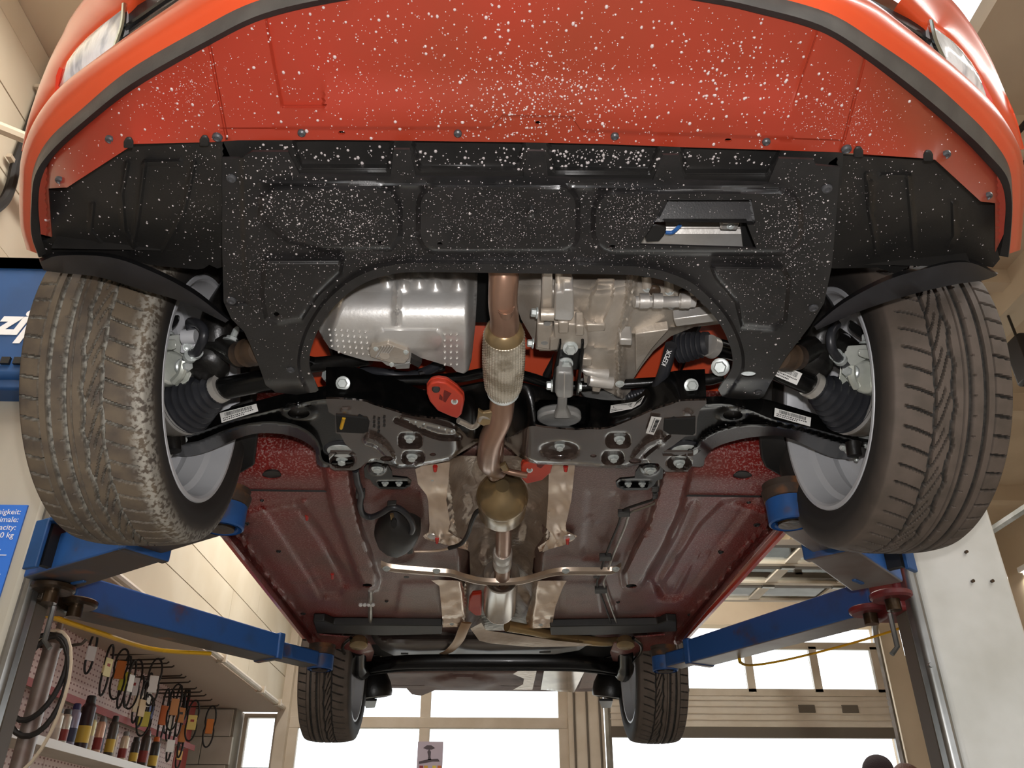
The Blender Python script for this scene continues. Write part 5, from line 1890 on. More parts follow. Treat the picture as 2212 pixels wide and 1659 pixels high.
for a, b, r in ((1161, 676, 9), (1152, 742, 8)):
    hexbolt(PZ(a, b, 1.985), (-1, -.1, 0), r * mpp(a, b, 1.985), gbo, h=.01)
for a, b in ((1182, 700), (1176, 741)):
    plate('casting_slot', ell(a, b, 8, 4, 12), 1.9915, .002, 'grey_alu', gbo, 0)
for a, b in ((1398, 622), (1446, 629), (1451, 659), (1505, 681)):
    z = z_gb(np.array([[a, b]], float))[0] - .006
    r = 7 * mpp(a, b, z)
    MB().cyl(PZ(a - 2, b - 26, z + .012), PZ(a, b, z), r * 1.45, n=14).build('bolt_boss', MATS['cast_alu'], gbo)
    hexbolt(PZ(a, b, z), (0, -.55, -.8), r, gbo, tip=.004)
for a, b in ((1415, 632), (1508, 666), (1478, 640)):
    plate('brown_plug', ell(a, b, 13, 9, 16), z_gb(np.array([[a, b]], float))[0] - .010, .01, 'tie_boot', gbo, .003)
MB().tube([PZ(1370, 652, 2.01), PZ(1500, 652, 2.02)], .010, 10).build('casting_bead', MATS['bright_alu'], gbo)
for a in (1392, 1421, 1480):
    MB().tube([PZ(a - 11, 650, 2.004), PZ(a + 9, 650, 2.004)], .013, 12).build('casting_bead', MATS['bright_alu'], gbo)
plate('casting_web', [(1455, 690), (1545, 678), (1553, 694), (1460, 706)], 2.02, .02, 'bright_alu', gbo)
plate('casting_web', [(1372, 722), (1445, 712), (1410, 752), (1388, 784), (1374, 806)], 2.03, .02, 'cast_alu', gbo)
# plugs and switches at the lower left of the gearbox
MB().tube([PZ(1258, 799, 2.0), PZ(1266, 802, 2.0), PZ(1290, 806, 2.0), PZ(1312, 809, 2.0)], [.003, .007, .012, .011], 12).build('switch', MATS['bright_alu'], gbo)
MB().tube([PZ(1272, 820, 1.99), PZ(1280, 821, 1.99), PZ(1322, 827, 1.99)], [.011, .013, .012], 12).build('switch', MATS['bright_alu'], gbo)
plate('switch_tab', [(1280, 831), (1300, 832), (1296, 848), (1279, 846)], 1.985, .012, 'cast_alu', gbo)
pxbolt(1339, 829, 1.98, 7, gbo, h=.005)
# visible through the window in the undertray
ws = sheet([(1370, 470), (1650, 470), (1650, 545), (1370, 545)], lambda p: 2.005 + .02 * (1 - sstep(485, 500, p[:, 1])), [], 10, .005).build('gearbox_cover', MATS['bright_alu'], car)
plate('cover_lug', [(1560, 483), (1598, 483), (1592, 498), (1556, 497)], 1.985, .02, 'bright_alu', ws)
pxbolt(1578, 488, 1.985, 6, ws, h=.004)
plate('cover_end', [(1600, 478), (1640, 478), (1640, 545), (1606, 540)], 1.99, .03, 'dark_inside', ws)
plate('plug_connector', [(1398, 490), (1418, 485), (1440, 495), (1436, 508), (1424, 522), (1396, 524), (1392, 510)], 1.985, .02, 'black_plastic_soft', ws)
MB().tube(cr([PZ(1438, 502, 1.985), PZ(1452, 502, 1.985), PZ(1462, 494, 1.985), PZ(1470, 486, 1.99)], 4), .0028, 6).build('blue_wire', mat('wire_blue', '2e5f9e', .5), ws)

# ---- torque mount
tm = part_empty('torque_mount', PZ(1220, 830, 1.99), car)
for pts in ([(1208, 738), (1262, 740), (1262, 760), (1258, 800), (1203, 800), (1206, 765)],):
    plate('bracket_web', pts, 1.985, .01, 'black_paint', tm, .003)
MB().prism([PZ(1209, 742, 1.975), PZ(1213, 742, 1.975), PZ(1200, 848, 1.965), PZ(1192, 848, 1.965), PZ(1196, 800, 1.97)], (0, 0, .03)).build('bracket_side', MATS['black_paint'], tm, bevel=.002)
MB().prism([PZ(1256, 742, 1.975), PZ(1262, 742, 1.975), PZ(1252, 855, 1.965), PZ(1243, 855, 1.965), PZ(1250, 800, 1.97)], (0, 0, .03)).build('bracket_side', MATS['black_paint'], tm, bevel=.002)
hexbolt(PZ(1232, 751, 1.98), (0, -.5, -1), .0095, tm, h=.012)
hexbolt(PZ(1222, 785, 1.98), (0, -.5, -1), .0095, tm, h=.012)
hexbolt(PZ(1193, 833, 1.965), (-1, 0, 0), .008, tm, h=.01)
hexbolt(PZ(1249, 836, 1.965), (1, 0, 0), .008, tm, h=.006)
plate('mount_eye', [(1201, 812), (1204, 806), (1236, 807), (1239, 816), (1238, 858), (1230, 861), (1203, 860), (1199, 850)], 1.955, .035, 'grey_alu', tm, .004)
plate('mount_seam', [(1218, 808), (1221, 808), (1220, 860), (1217, 860)], 1.9535, .004, 'bright_alu', tm, .001)
plate('mount_link', [(1205, 858), (1226, 858), (1224, 885), (1234, 905), (1196, 905), (1204, 885)], 1.958, .016, 'grey_alu', tm, .004)
plate('mount_foot', ell(1208, 907, 48, 17, 28), 1.97, .02, 'grey_alu', tm, .005)

# ---- inner drive-shaft boot, steering rack, anti-roll bar
boot(PZ(1464, 752, 2.06), PZ(1532, 742, 2.05), 34 * mpp(1500, 745, 2.05), 26 * mpp(1500, 745, 2.05), 'shaft_boot', car, 6)
lathe2(PZ(1530, 746, 2.045), PZ(1542, 752, 2.045), [(0, .019), (0, .0215), (1, .0215), (1, .019)], 'boot_clamp', 'bright_alu', car)
MB().cyl(PZ(1540, 748, 2.05), PZ(1640, 775, 2.05), .018, n=16).build('shaft_stub', MATS['black_paint'], car)
kh = MB().tube(cr([PZ(1450, 745, 2.045), PZ(1440, 785, 2.03), PZ(1428, 820, 2.02), PZ(1412, 850, 2.015)], 5), 13 * mpp(1430, 800, 2.03), 14).build('ribbed_hose', MATS['boot_rubber'], car)
_p0, _p1 = PZ(1438, 792, 2.012), PZ(1450, 762, 2.022)
text_mesh('lettering', 'KEPDK', .013, MATS['print_white'], kh, _p0 + (CAM - _p0).normalized() * .008, _p1 - _p0, (CAM - _p0).normalized().cross(_p1 - _p0), extrude=.0003)
MB().tube([PZ(640, 792, 2.06), PZ(720, 784, 2.06), PZ(800, 772, 2.06)], 17 * mpp(720, 780, 2.06), 16).build('steering_rack', MATS['black_cast'], car)
plate('steering_gear', [(1250, 845), (1262, 840), (1330, 838), (1352, 846), (1356, 866), (1300, 868), (1262, 862)], 2.05, .03, 'grey_alu', car, .005)
pxbolt(1326, 848, 2.045, 6, car, h=.004)
boot(PZ(1356, 858, 2.05), PZ(1405, 842, 2.05), 11 * mpp(1380, 850, 2.05), 9 * mpp(1380, 850, 2.05), 'rack_boot', car, 7)
MB().tube(cr([PZ(800, 822, 2.035), PZ(860, 822, 2.035), PZ(930, 820, 2.035), PZ(1000, 814, 2.035), (PZ(1045, 806, 2.035)), PZ(1110, 808, 2.035), PZ(1150, 817, 2.035), PZ(1195, 831, 2.035), PZ(1240, 834, 2.035), PZ(1330, 831, 2.035), PZ(1440, 824, 2.035)], 5), 11.5 * mpp(1000, 814, 2.035), 16).build('anti_roll_bar', MATS['black_paint'], car)
MB().tube(cr([PZ(1560, 812, 2.03), PZ(1530, 820, 2.03), PZ(1500, 815, 2.04)], 4), .012, 10).build('rack_tube', MATS['black_cast'], car)
hexbolt(PZ(1556, 793, 2.0), (-.3, -.7, -.5), .012, car, 'rack_bolt', h=.012)
hexbolt(PZ(712, 812, 2.02), (-.6, -.7, -.3), .010, car, 'rack_bolt', h=.012)

# ---- front subframe
fc = [(704, 862), (730, 862), (785, 867), (805, 874), (850, 888), (885, 898), (930, 904), (965, 908), (995, 925), (1015, 945), (1040, 948), (1066, 948), (1095, 945), (1125, 930), (1150, 920), (1177, 924), (1240, 929), (1270, 927), (1312, 926), (1370, 904), (1414, 885), (1450, 874), (1470, 867), (1526, 865)]
ft = [(704, 797), (767, 797), (806, 812), (839, 816), (882, 834), (919, 847), (950, 846), (985, 839), (1020, 832), (1047, 828), (1126, 830), (1170, 840), (1200, 852), (1240, 858), (1269, 862), (1312, 868), (1356, 867), (1385, 854), (1399, 838), (1414, 826), (1425, 816), (1457, 805), (1523, 801)]
fcd = [tuple(q) for q in cr(fc, 3)]
ftd = [tuple(q) for q in cr(ft, 3)]


def arch_lift(x):
    return .075 * np.exp(-((x - 1062) / 62) ** 4) 


def z_wall(p):
    dc, dt = dline(p, fcd), dline(p, ftd)
    t = dc / (dc + dt + 1e-6)
    z = 1.947 + arch_lift(p[:, 0]) * (1 - t) + .075 * t
    s_ = rr(p, 1157, 866, 1272, 925, 12)
    z = z + .05 * (1 - sstep(-6, 1, s_))
    return z


sub = part_empty('subframe', PZ(1106, 930, 1.95), car)
pocket = [(1160, 872), (1166, 867), (1262, 868), (1268, 876), (1266, 922), (1180, 920), (1162, 905)]
sheet(ftd + fcd[::-1], z_wall, [], 5, .004).build('subframe_front_wall', MATS['black_paint'], sub, smooth=40)
rearl = [(710, 983), (713, 1010), (722, 1016), (767, 1016), (780, 1009), (790, 999), (810, 997), (839, 1003), (861, 1010), (897, 1009), (926, 1003), (969, 995), (1000, 975), (1030, 957), (1062, 950), (1085, 956), (1105, 971), (1119, 986), (1141, 998), (1163, 1003), (1240, 1005), (1298, 1010), (1330, 1011), (1353, 1010), (1370, 1003), (1392, 1000), (1421, 1001), (1438, 1019), (1485, 1019), (1495, 1008), (1498, 988)]
plate_poly = fcd + [(1526, 872), (1512, 885), (1506, 905), (1504, 940), (1480, 943), (1455, 962), (1430, 978), (1432, 985)] + rearl[::-1][0:0] + [(1498, 985)] + rearl[::-1] + [(712, 980), (770, 982), (745, 958), (735, 938), (725, 935), (724, 898), (710, 890), (706, 870)]
box_l = [(726, 898), (792, 905), (797, 915), (794, 932), (785, 936), (728, 934)]
box_r = [(1436, 908), (1502, 904), (1501, 936), (1496, 940), (1446, 938), (1434, 930)]
pockets = (rr, [(858, 932, 914, 970), (866, 971, 919, 1004), (1307, 933, 1364, 969), (1298, 972, 1350, 1005)])


def z_plate(p):
    x, y = p[:, 0], p[:, 1]
    z = 1.947 + arch_lift(x)
    for (x0, y0, x1, y1) in pockets[1]:
        z = z + .013 * (1 - sstep(-9, 0, rr(p, x0, y0, x1, y1, 14)))
    e = np.hypot((x - 1209) / 50, (y - 972) / 22)
    z = z + .012 * (1 - sstep(.55, 1.0, e))
    for c in ((740, 995), (1467, 1000)):
        e = np.hypot((x - c[0]) / 28, (y - c[1]) / 17)
        z = z + .012 * (1 - sstep(.7, 1.05, e))
    for ln, w_, h_ in (([(856, 908), (905, 928), (950, 944), (990, 945)], 8, .008), ([(870, 902), (930, 915), (985, 930)], 6, -.006), ([(795, 950), (815, 957), (835, 975), (845, 990)], 13, -.010), ([(1428, 950), (1400, 962), (1385, 978), (1372, 992)], 13, -.010), ([(1445, 942), (1420, 962), (1392, 985)], 5, .006)):
        z = z + h_ * (1 - sstep(w_ * .3, w_, dline(p, cr(ln, 4))))
    for c in ((747, 886), (1485, 892)):
        e = np.hypot((x - c[0]) / 12, (y - c[1]) / 5.5)
        z = z - .003 * (1 - sstep(.75, 1.05, e))
    z = z + .006 * (1 - sstep(-6, 2, sdp(p, [(1300, 940), (1268, 983), (1300, 1000), (1340, 1003), (1370, 940)]))) * 0
    # depressed wing around the rear mounts
    z = z + .006 * sstep(4, 14, dline(p, [(800, 940), (830, 1000)])) * 0
    dr = dline(p, rearl)
    z = z + .010 * (1 - sstep(0, 7, dr)) * (x > 800) * (x < 1400)
    return z


RIBS = (([(856, 908), (905, 928), (950, 944), (990, 945)], 8), ([(870, 902), (930, 915), (985, 930)], 6), ([(795, 950), (815, 957), (835, 975), (845, 990)], 13), ([(1428, 950), (1400, 962), (1385, 978), (1372, 992)], 13), ([(1445, 942), (1420, 962), (1392, 985)], 5))
mat('subframe_plate', '443832', .24, coat=.6, color2='382e29', scale=20, bump=.06, bscale=200)
spl = sheet(plate_poly, z_plate, [box_l, box_r, ell(835, 991, 14, 6), ell(1372, 996, 14, 6), ell(935, 982, 7, 3.5), ell(1282, 985, 7, 3.5), [(768, 898), (777, 894), (787, 899), (782, 902)], [(1445, 904), (1455, 899), (1463, 902), (1456, 907)]], 4.0, .004, lines=[offs(cr(l, 4), d) for l, w_ in RIBS for d in (-w_, -w_ * .3, w_ * .3, w_)] + [rrc(*q, 14, d) for q in pockets[1] for d in (-9, -4, 0)]).build('subframe_plate', MATS['subframe_plate'], sub, smooth=50)
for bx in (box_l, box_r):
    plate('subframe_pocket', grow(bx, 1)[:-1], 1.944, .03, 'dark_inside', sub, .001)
MB().tube([PZ(737, 925, 1.943), PZ(743, 903, 1.943)], .0035, 6).build('yellow_wire', MATS['yellow_paint'], sub)
for a, b, r in ((885, 944, 8.5), (890, 985, 8.5), (739, 993, 9), (1338, 947, 8.5), (1325, 987, 8.5), (1467, 998, 9), (1209, 962, 8)):
    z = z_plate(np.array([[a, b]], float))[0]
    hexbolt(PZ(a, b, z), (0, -.25, -1), r * mpp(a, b, z), sub, h=.011)
for a, b in ((741, 828), (1493, 833)):
    z = z_wall(np.array([[a, b]], float))[0] - .004
    hexbolt(PZ(a, b, z), (0, -.85, -.5), 11 * mpp(a, b, z), sub, h=.010)
# labels
q = np.array([(1407, 898), (1429, 901), (1412, 938), (1395, 934)], float)
v = [Vector(t) for t in map_z(q, z_plate(q) - .003)]
label_on('barcode_label', [v[1], v[2], v[3], v[0]], sub, lines=1)
q = np.array([(1320, 877), (1376, 869), (1366, 884), (1318, 893)], float)
v = [Vector(t) for t in map_z(q, z_wall(q) - .004)]
label_on('paper_label', v, sub, lines=2)
q = np.array([(1376, 869), (1393, 856), (1384, 874), (1368, 883)], float)
v = [Vector(t) for t in map_z(q, z_wall(q) - .004)]
label_on('paper_label', v, sub, lines=1)
# stamped marks
for i, (a, b) in enumerate(((808, 900), (818, 903), (830, 899))):
    for j in range(3 + i % 2):
        plate('stamped_mark', [(a - 2, b + j * 9), (a + 3, b + j * 9 + 1), (a + 2, b + j * 9 + 6), (a - 3, b + j * 9 + 5)], 1.9455, .001, 'black_plain', spl, 0)
# rubber mounts at the rear corners
for (a, b) in ((737, 962), (1478, 962)):
    c = PZ(a, b + 12, 1.955)
    MB().lathe([(.0, .03), (.004, .038), (.016, .038), (.020, .034), (.026, .040), (.045, .040), (.05, .03)], c, (0, 0, 1), 26).build('rubber_mount', MATS['boot_rubber'], sub)
    MB().lathe([(-.002, .029), (.003, .030), (.004, .024)], c, (0, 0, 1), 26).build('mount_ring', MATS['zinc_bolt'], sub)
    s_ = -1 if a < 1000 else 1
    plate('mount_strap', [(a - 24, b + 13), (a + 38, b + 13), (a + 42, b + 20), (a - 24, b + 20)] if a < 1000 else [(a - 60, b + 13), (a + 20, b + 13), (a + 20, b + 22), (a - 68, b + 20)], 1.95, .006, 'subframe_plate', sub)
# brackets tying the subframe to the floor
for L in (True, False):
    mxx = (lambda x: x) if L else (lambda x: 2219 - x)
    pts = [(786, 1012), (792, 1004), (815, 1001), (838, 1006), (846, 1018), (848, 1030), (880, 1033), (889, 1040), (886, 1050), (870, 1057), (820, 1056), (806, 1046), (800, 1036), (788, 1032)]
    pts = [(mxx(a), b + (0 if L else 2)) for a, b in pts]

    def z_br(p, L=L):
        cx = 815 if L else 2219 - 815
        z = np.full(len(p), 1.968) - .008 * (1 - sstep(14, 22, np.hypot(p[:, 0] - cx, (p[:, 1] - 1012) * 1.4)))
        s_ = sdp(p, [(mxx(a), b) for a, b in ((812, 1038), (880, 1038), (884, 1046), (868, 1052), (822, 1052))])
        return z + .010 * (1 - sstep(-4, 1, s_))
    b_ = sheet(pts, z_br, [], 3.5, .004).build('floor_bracket', MATS['black_paint'], sub, smooth=50)
    for a, b, r in ((815, 1012, 9), (832, 1042, 5.5), (862, 1042, 5.5)):
        z = z_br(np.array([[mxx(a), b]], float))[0]
        hexbolt(PZ(mxx(a), b + (0 if L else 2), z), (0, -.25, -1), r * mpp(a, b, z), b_, h=.008)

# ------------------------------------------------------------------ exhaust
mat('exhaust_steel', 'a98670', .28, .65, color2='866b5c', scale=7, mixlo=.35, mixhi=.65, color3='b8917a', scale3=3, bump=.05, bscale=90)
mat('exhaust_brass', 'b5986a', .26, .65, color2='8d7a5c', scale=6, mixlo=.4, mixhi=.65)
mat('exhaust_bright', 'cbc3b8', .24, .65, color2='b3a89b', scale=5, stretch=(3, .3, 3))
mat('braid_steel', 'ddd4c2', .28, .6, color2='a89c88', scale=30)
mat('hanger_red', 'b8331f', .5, color2='c23f28', scale=10)
exh = part_empty('exhaust', PZ(1085, 1000, 1.95), car)


def etube(pts, rpx, name, m='exhaust_steel', n=22, seg=6):
    """pts (px, py, z), rpx radius in pixels at each point"""
    P = [PZ(a, b, z) for a, b, z in pts]
    R_ = [r * mpp(a, b, z) for r, (a, b, z) in zip(rpx, pts)]
    C4 = cr([(*p, r) for p, r in zip(P, R_)], seg)
    return MB().tube([c[:3] for c in C4], [float(c[3]) for c in C4], n).build(name, MATS[m], exh, smooth=60)


etube([(1086, 560, 2.02), (1088, 600, 1.995), (1086, 650, 1.975), (1090, 690, 1.965), (1089, 716, 1.962)], [34, 33, 32, 32, 33], 'front_pipe')
a, b = PZ(1089, 706, 1.963), PZ(1089, 726, 1.960)
r_ = mpp(1089, 715, 1.962)
lathe2(a, b, [(0, 33 * r_), (.2, 40 * r_), (.8, 44 * r_), (1, 44 * r_)], 'flex_collar', 'exhaust_brass', exh, 30)
# braided flexible section: rings of small beads
a, b = PZ(1089, 722, 1.960), PZ(1087, 846, 1.950)
L_ = (b - a).length
ax = (b - a).normalized()
uu = ax.cross(Vector((0, 0, 1))).normalized()
vv = ax.cross(uu)
mb = MB()
NR, NA = 24, 40
rows = []
for i in range(NR * 4 + 1):
    t = i / (NR * 4)
    R0 = (43 + 4 * math.sin(PI * min(1, t * 1.05)) - 9 * max(0, t - .88) / .12) * r_ * (1 - .04 * t)
    row = []
    for j in range(NA * 4):
        fa = (j % 4) / 4
        fb = (i % 4) / 4
        hgt = math.sin(PI * fa) * (.35 + .65 * math.sin(PI * fb))
        R1 = R0 + 3.2 * r_ * hgt
        an = 2 * PI * j / (NA * 4)
        row.append(a + ax * (L_ * t) + uu * (R1 * math.cos(an)) + vv * (R1 * math.sin(an)))
    rows.append(row)
mb.loft(rows)
mb.build('flex_braid', MATS['braid_steel'], exh, smooth=180)
lathe2(b - ax * .004, b + ax * .006, [(0, 36 * r_), (.4, 39 * r_), (1, 36 * r_)], 'flex_ring', 'zinc_bolt', exh, 30)
etube([(1087, 838, 1.951), (1084, 875, 1.945), (1080, 905, 1.942), (1062, 945, 1.940), (1056, 975, 1.943), (1055, 997, 1.952), (1062, 1008, 1.975), (1076, 1016, 1.99)], [27, 27, 26, 26, 25, 24, 22, 20], 'middle_pipe')
MB().tube(cr([PZ(1060, 1006, 1.975), PZ(1072, 1014, 1.985), a + Vector((0, -.045, .002)), a], 5), 18 * r_, 18).build('neck_pipe', MATS['exhaust_steel'], exh)
# bulb-shaped resonator
a = PZ(1085, 1064, 1.992)
r_ = mpp(1086, 1064, 1.992)
b = a + Vector((0.002, .14, 0))
lathe2(a, b, [(-.30, 15 * r_), (-.27, 19 * r_), (-.22, 26 * r_), (-.17, 36 * r_), (-.08, 46 * r_), (.02, 53 * r_), (.12, 56.5 * r_), (.20, 57 * r_), (.24, 56 * r_), (.26, 54 * r_), (.80, 53.5 * r_), (.92, 46 * r_), (1.05, 20 * r_)], 'resonator', 'exhaust_brass', exh, 40, smooth=35)
etube([(1087, 1105, 1.99), (1088, 1150, 1.985), (1087, 1190, 1.985), (1086, 1235, 1.99), (1085, 1262, 1.99)], [17, 17, 17, 18, 17], 'rear_pipe')
r_ = mpp(1086, 1205, 1.985)
a, b = PZ(1086, 1190, 1.985), PZ(1085, 1226, 1.987)
for t in (.02, .45):
    lathe2(a.lerp(b, t), a.lerp(b, t + .4), [(0, 18 * r_), (.1, 21 * r_), (.9, 21 * r_), (1, 18 * r_)], 'pipe_clamp', 'bright_alu', exh, 26)
for dx in (-4, 5):
    MB().bar(PZ(1085 + dx, 1198, 1.968), PZ(1083 + dx, 1222, 1.968), .006, .008).build('clamp_tab', MATS['bright_alu'], exh, bevel=.001)
# rear cylinder silencer
a, b = PZ(1083, 1243, 2.0), PZ(1079, 1316, 2.0)
r_ = mpp(1082, 1243, 2.0)
lathe2(a, b, [(.12, 15 * r_), (.10, 24 * r_), (.03, 33 * r_), (0, 37 * r_), (-.01, 38.5 * r_), (.01, 40 * r_), (.03, 39 * r_), (.05, 38 * r_), (.94, 38 * r_), (.96, 39.5 * r_), (1, 38 * r_), (1, 8 * r_)], 'silencer', 'exhaust_bright', exh, 40, smooth=30)
# pipe running aft round the tank
etube([(1095, 1352, 2.0), (1150, 1362, 2.0), (1220, 1378, 2.0), (1300, 1386, 2.0), (1340, 1384, 2.01)], [12, 11, 11, 10, 9], 'tail_pipe', 'exhaust_brass')
# hanger rods
MB().tube(cr([PZ(990, 908, 1.938), PZ(1005, 915, 1.938), PZ(1020, 922, 1.940), (PZ(1032, 915, 1.938)), PZ(1040, 898, 1.934), PZ(1058, 900, 1.936)], 5), 7 * mpp(1010, 910, 1.938), 10).build('hanger_rod', MATS['exhaust_bright'], exh)
plate('hanger_tab', [(1033, 887), (1044, 894), (1068, 890), (1064, 916), (1044, 921), (1030, 914)], 1.930, .008, 'exhaust_brass', exh)
MB().tube(cr([PZ(1086, 1012, 1.97), PZ(1098, 1018, 1.965), PZ(1115, 1022, 1.962), PZ(1138, 1026, 1.96)], 5), 7 * mpp(1110, 1020, 1.965), 10).build('hanger_rod', MATS['exhaust_steel'], exh)
plate('hanger_tab', [(1078, 1008), (1092, 1002), (1100, 1018), (1090, 1024)], 1.962, .008, 'exhaust_brass', exh)


def hanger(cx, cy, z, pts, holes, slots_, depthz, lab):
    P = [PZ(a, b, z) for a, b in pts]
    o = MB().prism(P, (0, .012, depthz)).build('rubber_hanger', MATS['hanger_red'], exh, bevel=.004, bseg=3)
    o['label'] = lab
    c0 = sum(P, Vector()) / len(P)
    n = Vector((0, -.6, -.8))
    # raised rim and the inner web
    mid = MB().prism([p.lerp(c0, -.03) + Vector((0, .006, depthz * .5)) for p in P], (0, .001, depthz * .12)).build('hanger_seam', MATS['hanger_red'], o, bevel=.002)
    for a, b, r, ring in holes:
        r_ = r * mpp(a, b, z)
        p = PZ(a, b, z)
        if ring:
            MB().lathe([(0, r_ * 1.05), (.003, r_ * 1.05), (.003, r_ * .7), (-.004, r_ * .65)], p, n, 18).build('rod_end', MATS['zinc_bolt'], o)
            MB().lathe([(0, r_ * .6), (.001, r_ * .6)], p, n, 14).build('rod_bore', MATS['steel_shaft'], o)
        else:
            MB().lathe([(0, r_), (.003, r_), (.005, r_ * .7)], p, n, 18).build('rod_end', MATS['black_plastic_soft'], o)
    for s_ in slots_:
        MB().prism([PZ(a, b, z - .0006) for a, b in s_], (0, 0, .0012)).build('hanger_slot', mat('hanger_dark', '6e150c', .6), o)
    return o


hanger(962, 865, 1.93, [(922, 838), (930, 828), (946, 825), (965, 828), (985, 842), (1001, 858), (1002, 872), (997, 896), (988, 905), (972, 900), (945, 888), (928, 868), (922, 852)], [(942, 839, 9, False), (982, 866, 7, True)],
       [[(950, 852), (956, 858), (956, 866), (948, 862)], [(960, 843), (975, 850), (968, 860), (962, 870), (957, 866), (958, 850)]], .022, 'red rubber exhaust hanger in front of the subframe')
hanger(1158, 1020, 1.965, [(1126, 1010), (1130, 1002), (1142, 998), (1190, 1000), (1194, 1005), (1190, 1022), (1172, 1038), (1138, 1046), (1128, 1036)], [(1144, 1014, 6.5, True)],
       [[(1158, 1000), (1180, 1001), (1168, 1012), (1160, 1008)]], .022, 'red rubber exhaust hanger beside the resonator')
hanger(1030, 1310, 2.0, [(1014, 1296), (1020, 1286), (1040, 1284), (1040, 1330), (1026, 1330), (1012, 1318)], [], [], .02, 'red rubber hanger behind the cross brace')

# ------------------------------------------------------------------ floor pan, sills, tunnel, rear underside
def floor_mat():
    m = mat('floor_seal', '6a2a26', .34, coat=.2)
    nt = m.node_tree
    b = nt.nodes['Principled BSDF']
    geo = nt.nodes.new('ShaderNodeNewGeometry')
    sp = nt.nodes.new('ShaderNodeSeparateXYZ')
    nt.links.new(geo.outputs['Position'], sp.inputs[0])

    def nz(sc, det, w_=geo):
        n = nt.nodes.new('ShaderNodeTexNoise')
        n.inputs['Scale'].default_value = sc
        n.inputs['Detail'].default_value = det
        nt.links.new(geo.outputs['Position'], n.inputs['Vector'])
        return n.outputs['Fac']

    def mr(s_, a, b_, c=0., d=1.):
        x = nt.nodes.new('ShaderNodeMapRange')
        x.inputs['From Min'].default_value = a
        x.inputs['From Max'].default_value = b_
        x.inputs['To Min'].default_value = c
        x.inputs['To Max'].default_value = d
        nt.links.new(s_, x.inputs['Value'])
        return x.outputs['Result']

    def mth(op, a, b_):
        x = nt.nodes.new('ShaderNodeMath')
        x.operation = op
        for i, v in enumerate((a, b_)):
            if isinstance(v, (int, float)):
                x.inputs[i].default_value = v
            else:
                nt.links.new(v, x.inputs[i])
        return x.outputs[0]

    def mix(a, b_, f):
        x = nt.nodes.new('ShaderNodeMix')
        x.data_type = 'RGBA'
        for s_, v in (('A', a), ('B', b_)):
            if isinstance(v, str):
                x.inputs[s_].default_value = (*hexc(v), 1)
            else:
                nt.links.new(v, x.inputs[s_])
        nt.links.new(f, x.inputs['Factor'])
        return x.outputs['Result']
    ax = mth('ABSOLUTE', sp.outputs['X'], 0)
    # thick grey-brown sealant overspray near the middle, thin over the red paint outside
    seal = mth('ADD', mr(ax, .30, .62, 1.0, 0.25), mr(nz(5, 3), .3, .7, -.35, .35))
    frontred = mr(sp.outputs['Y'], 1.75, 2.1, .6, 0)
    seal = mth('SUBTRACT', seal, mth('MULTIPLY', frontred, mr(ax, .3, .5, 0, 1)))
    c = mix('80211c', '6c4d44', mr(seal, 0, 1))
    c = mix(c, '451b18', mr(nz(9, 4), .56, .75, 0, .7))
    spk = mr(nz(190, 3), .52, .62, 0, .75)
    c = mix(c, 'b08c86', mth('MULTIPLY', spk, mr(seal, -.2, .8, 1, .25)))
    nt.links.new(c, b.inputs['Base Color'])
    bn = nt.nodes.new('ShaderNodeBump')
    bn.inputs['Strength'].default_value = .8
    bn.inputs['Distance'].default_value = .002
    nt.links.new(nz(230, 3), bn.inputs['Height'])
    nt.links.new(bn.outputs['Normal'], b.inputs['Normal'])
    return m


floor_mat()
fl = [(462, 1148), (480, 1060), (540, 960), (556, 850), (700, 845), (1500, 845), (1570, 850), (1640, 945), (1700, 1050), (1722, 1085), (1716, 1100), (1590, 1243), (1468, 1392), (1400, 1392), (1106, 1392), (720, 1392), (668, 1390), (590, 1290), (500, 1178)]
sill_l = [(440, 1105), (500, 1178), (590, 1290), (668, 1390)]
sill_r = [(1722, 1095), (1676, 1148), (1590, 1243), (1470, 1386)]
rail_l = [(695, 1000), (715, 1102), (745, 1180), (772, 1255), (780, 1272), (800, 1278), (816, 1270), (820, 1249), (800, 1185), (780, 1130), (762, 1050), (757, 1000)]
rail_r = [(1498, 1000), (1473, 1101), (1435, 1185), (1395, 1255), (1385, 1270), (1366, 1277), (1348, 1268), (1344, 1239), (1370, 1180), (1397, 1136), (1425, 1040), (1432, 1000)]


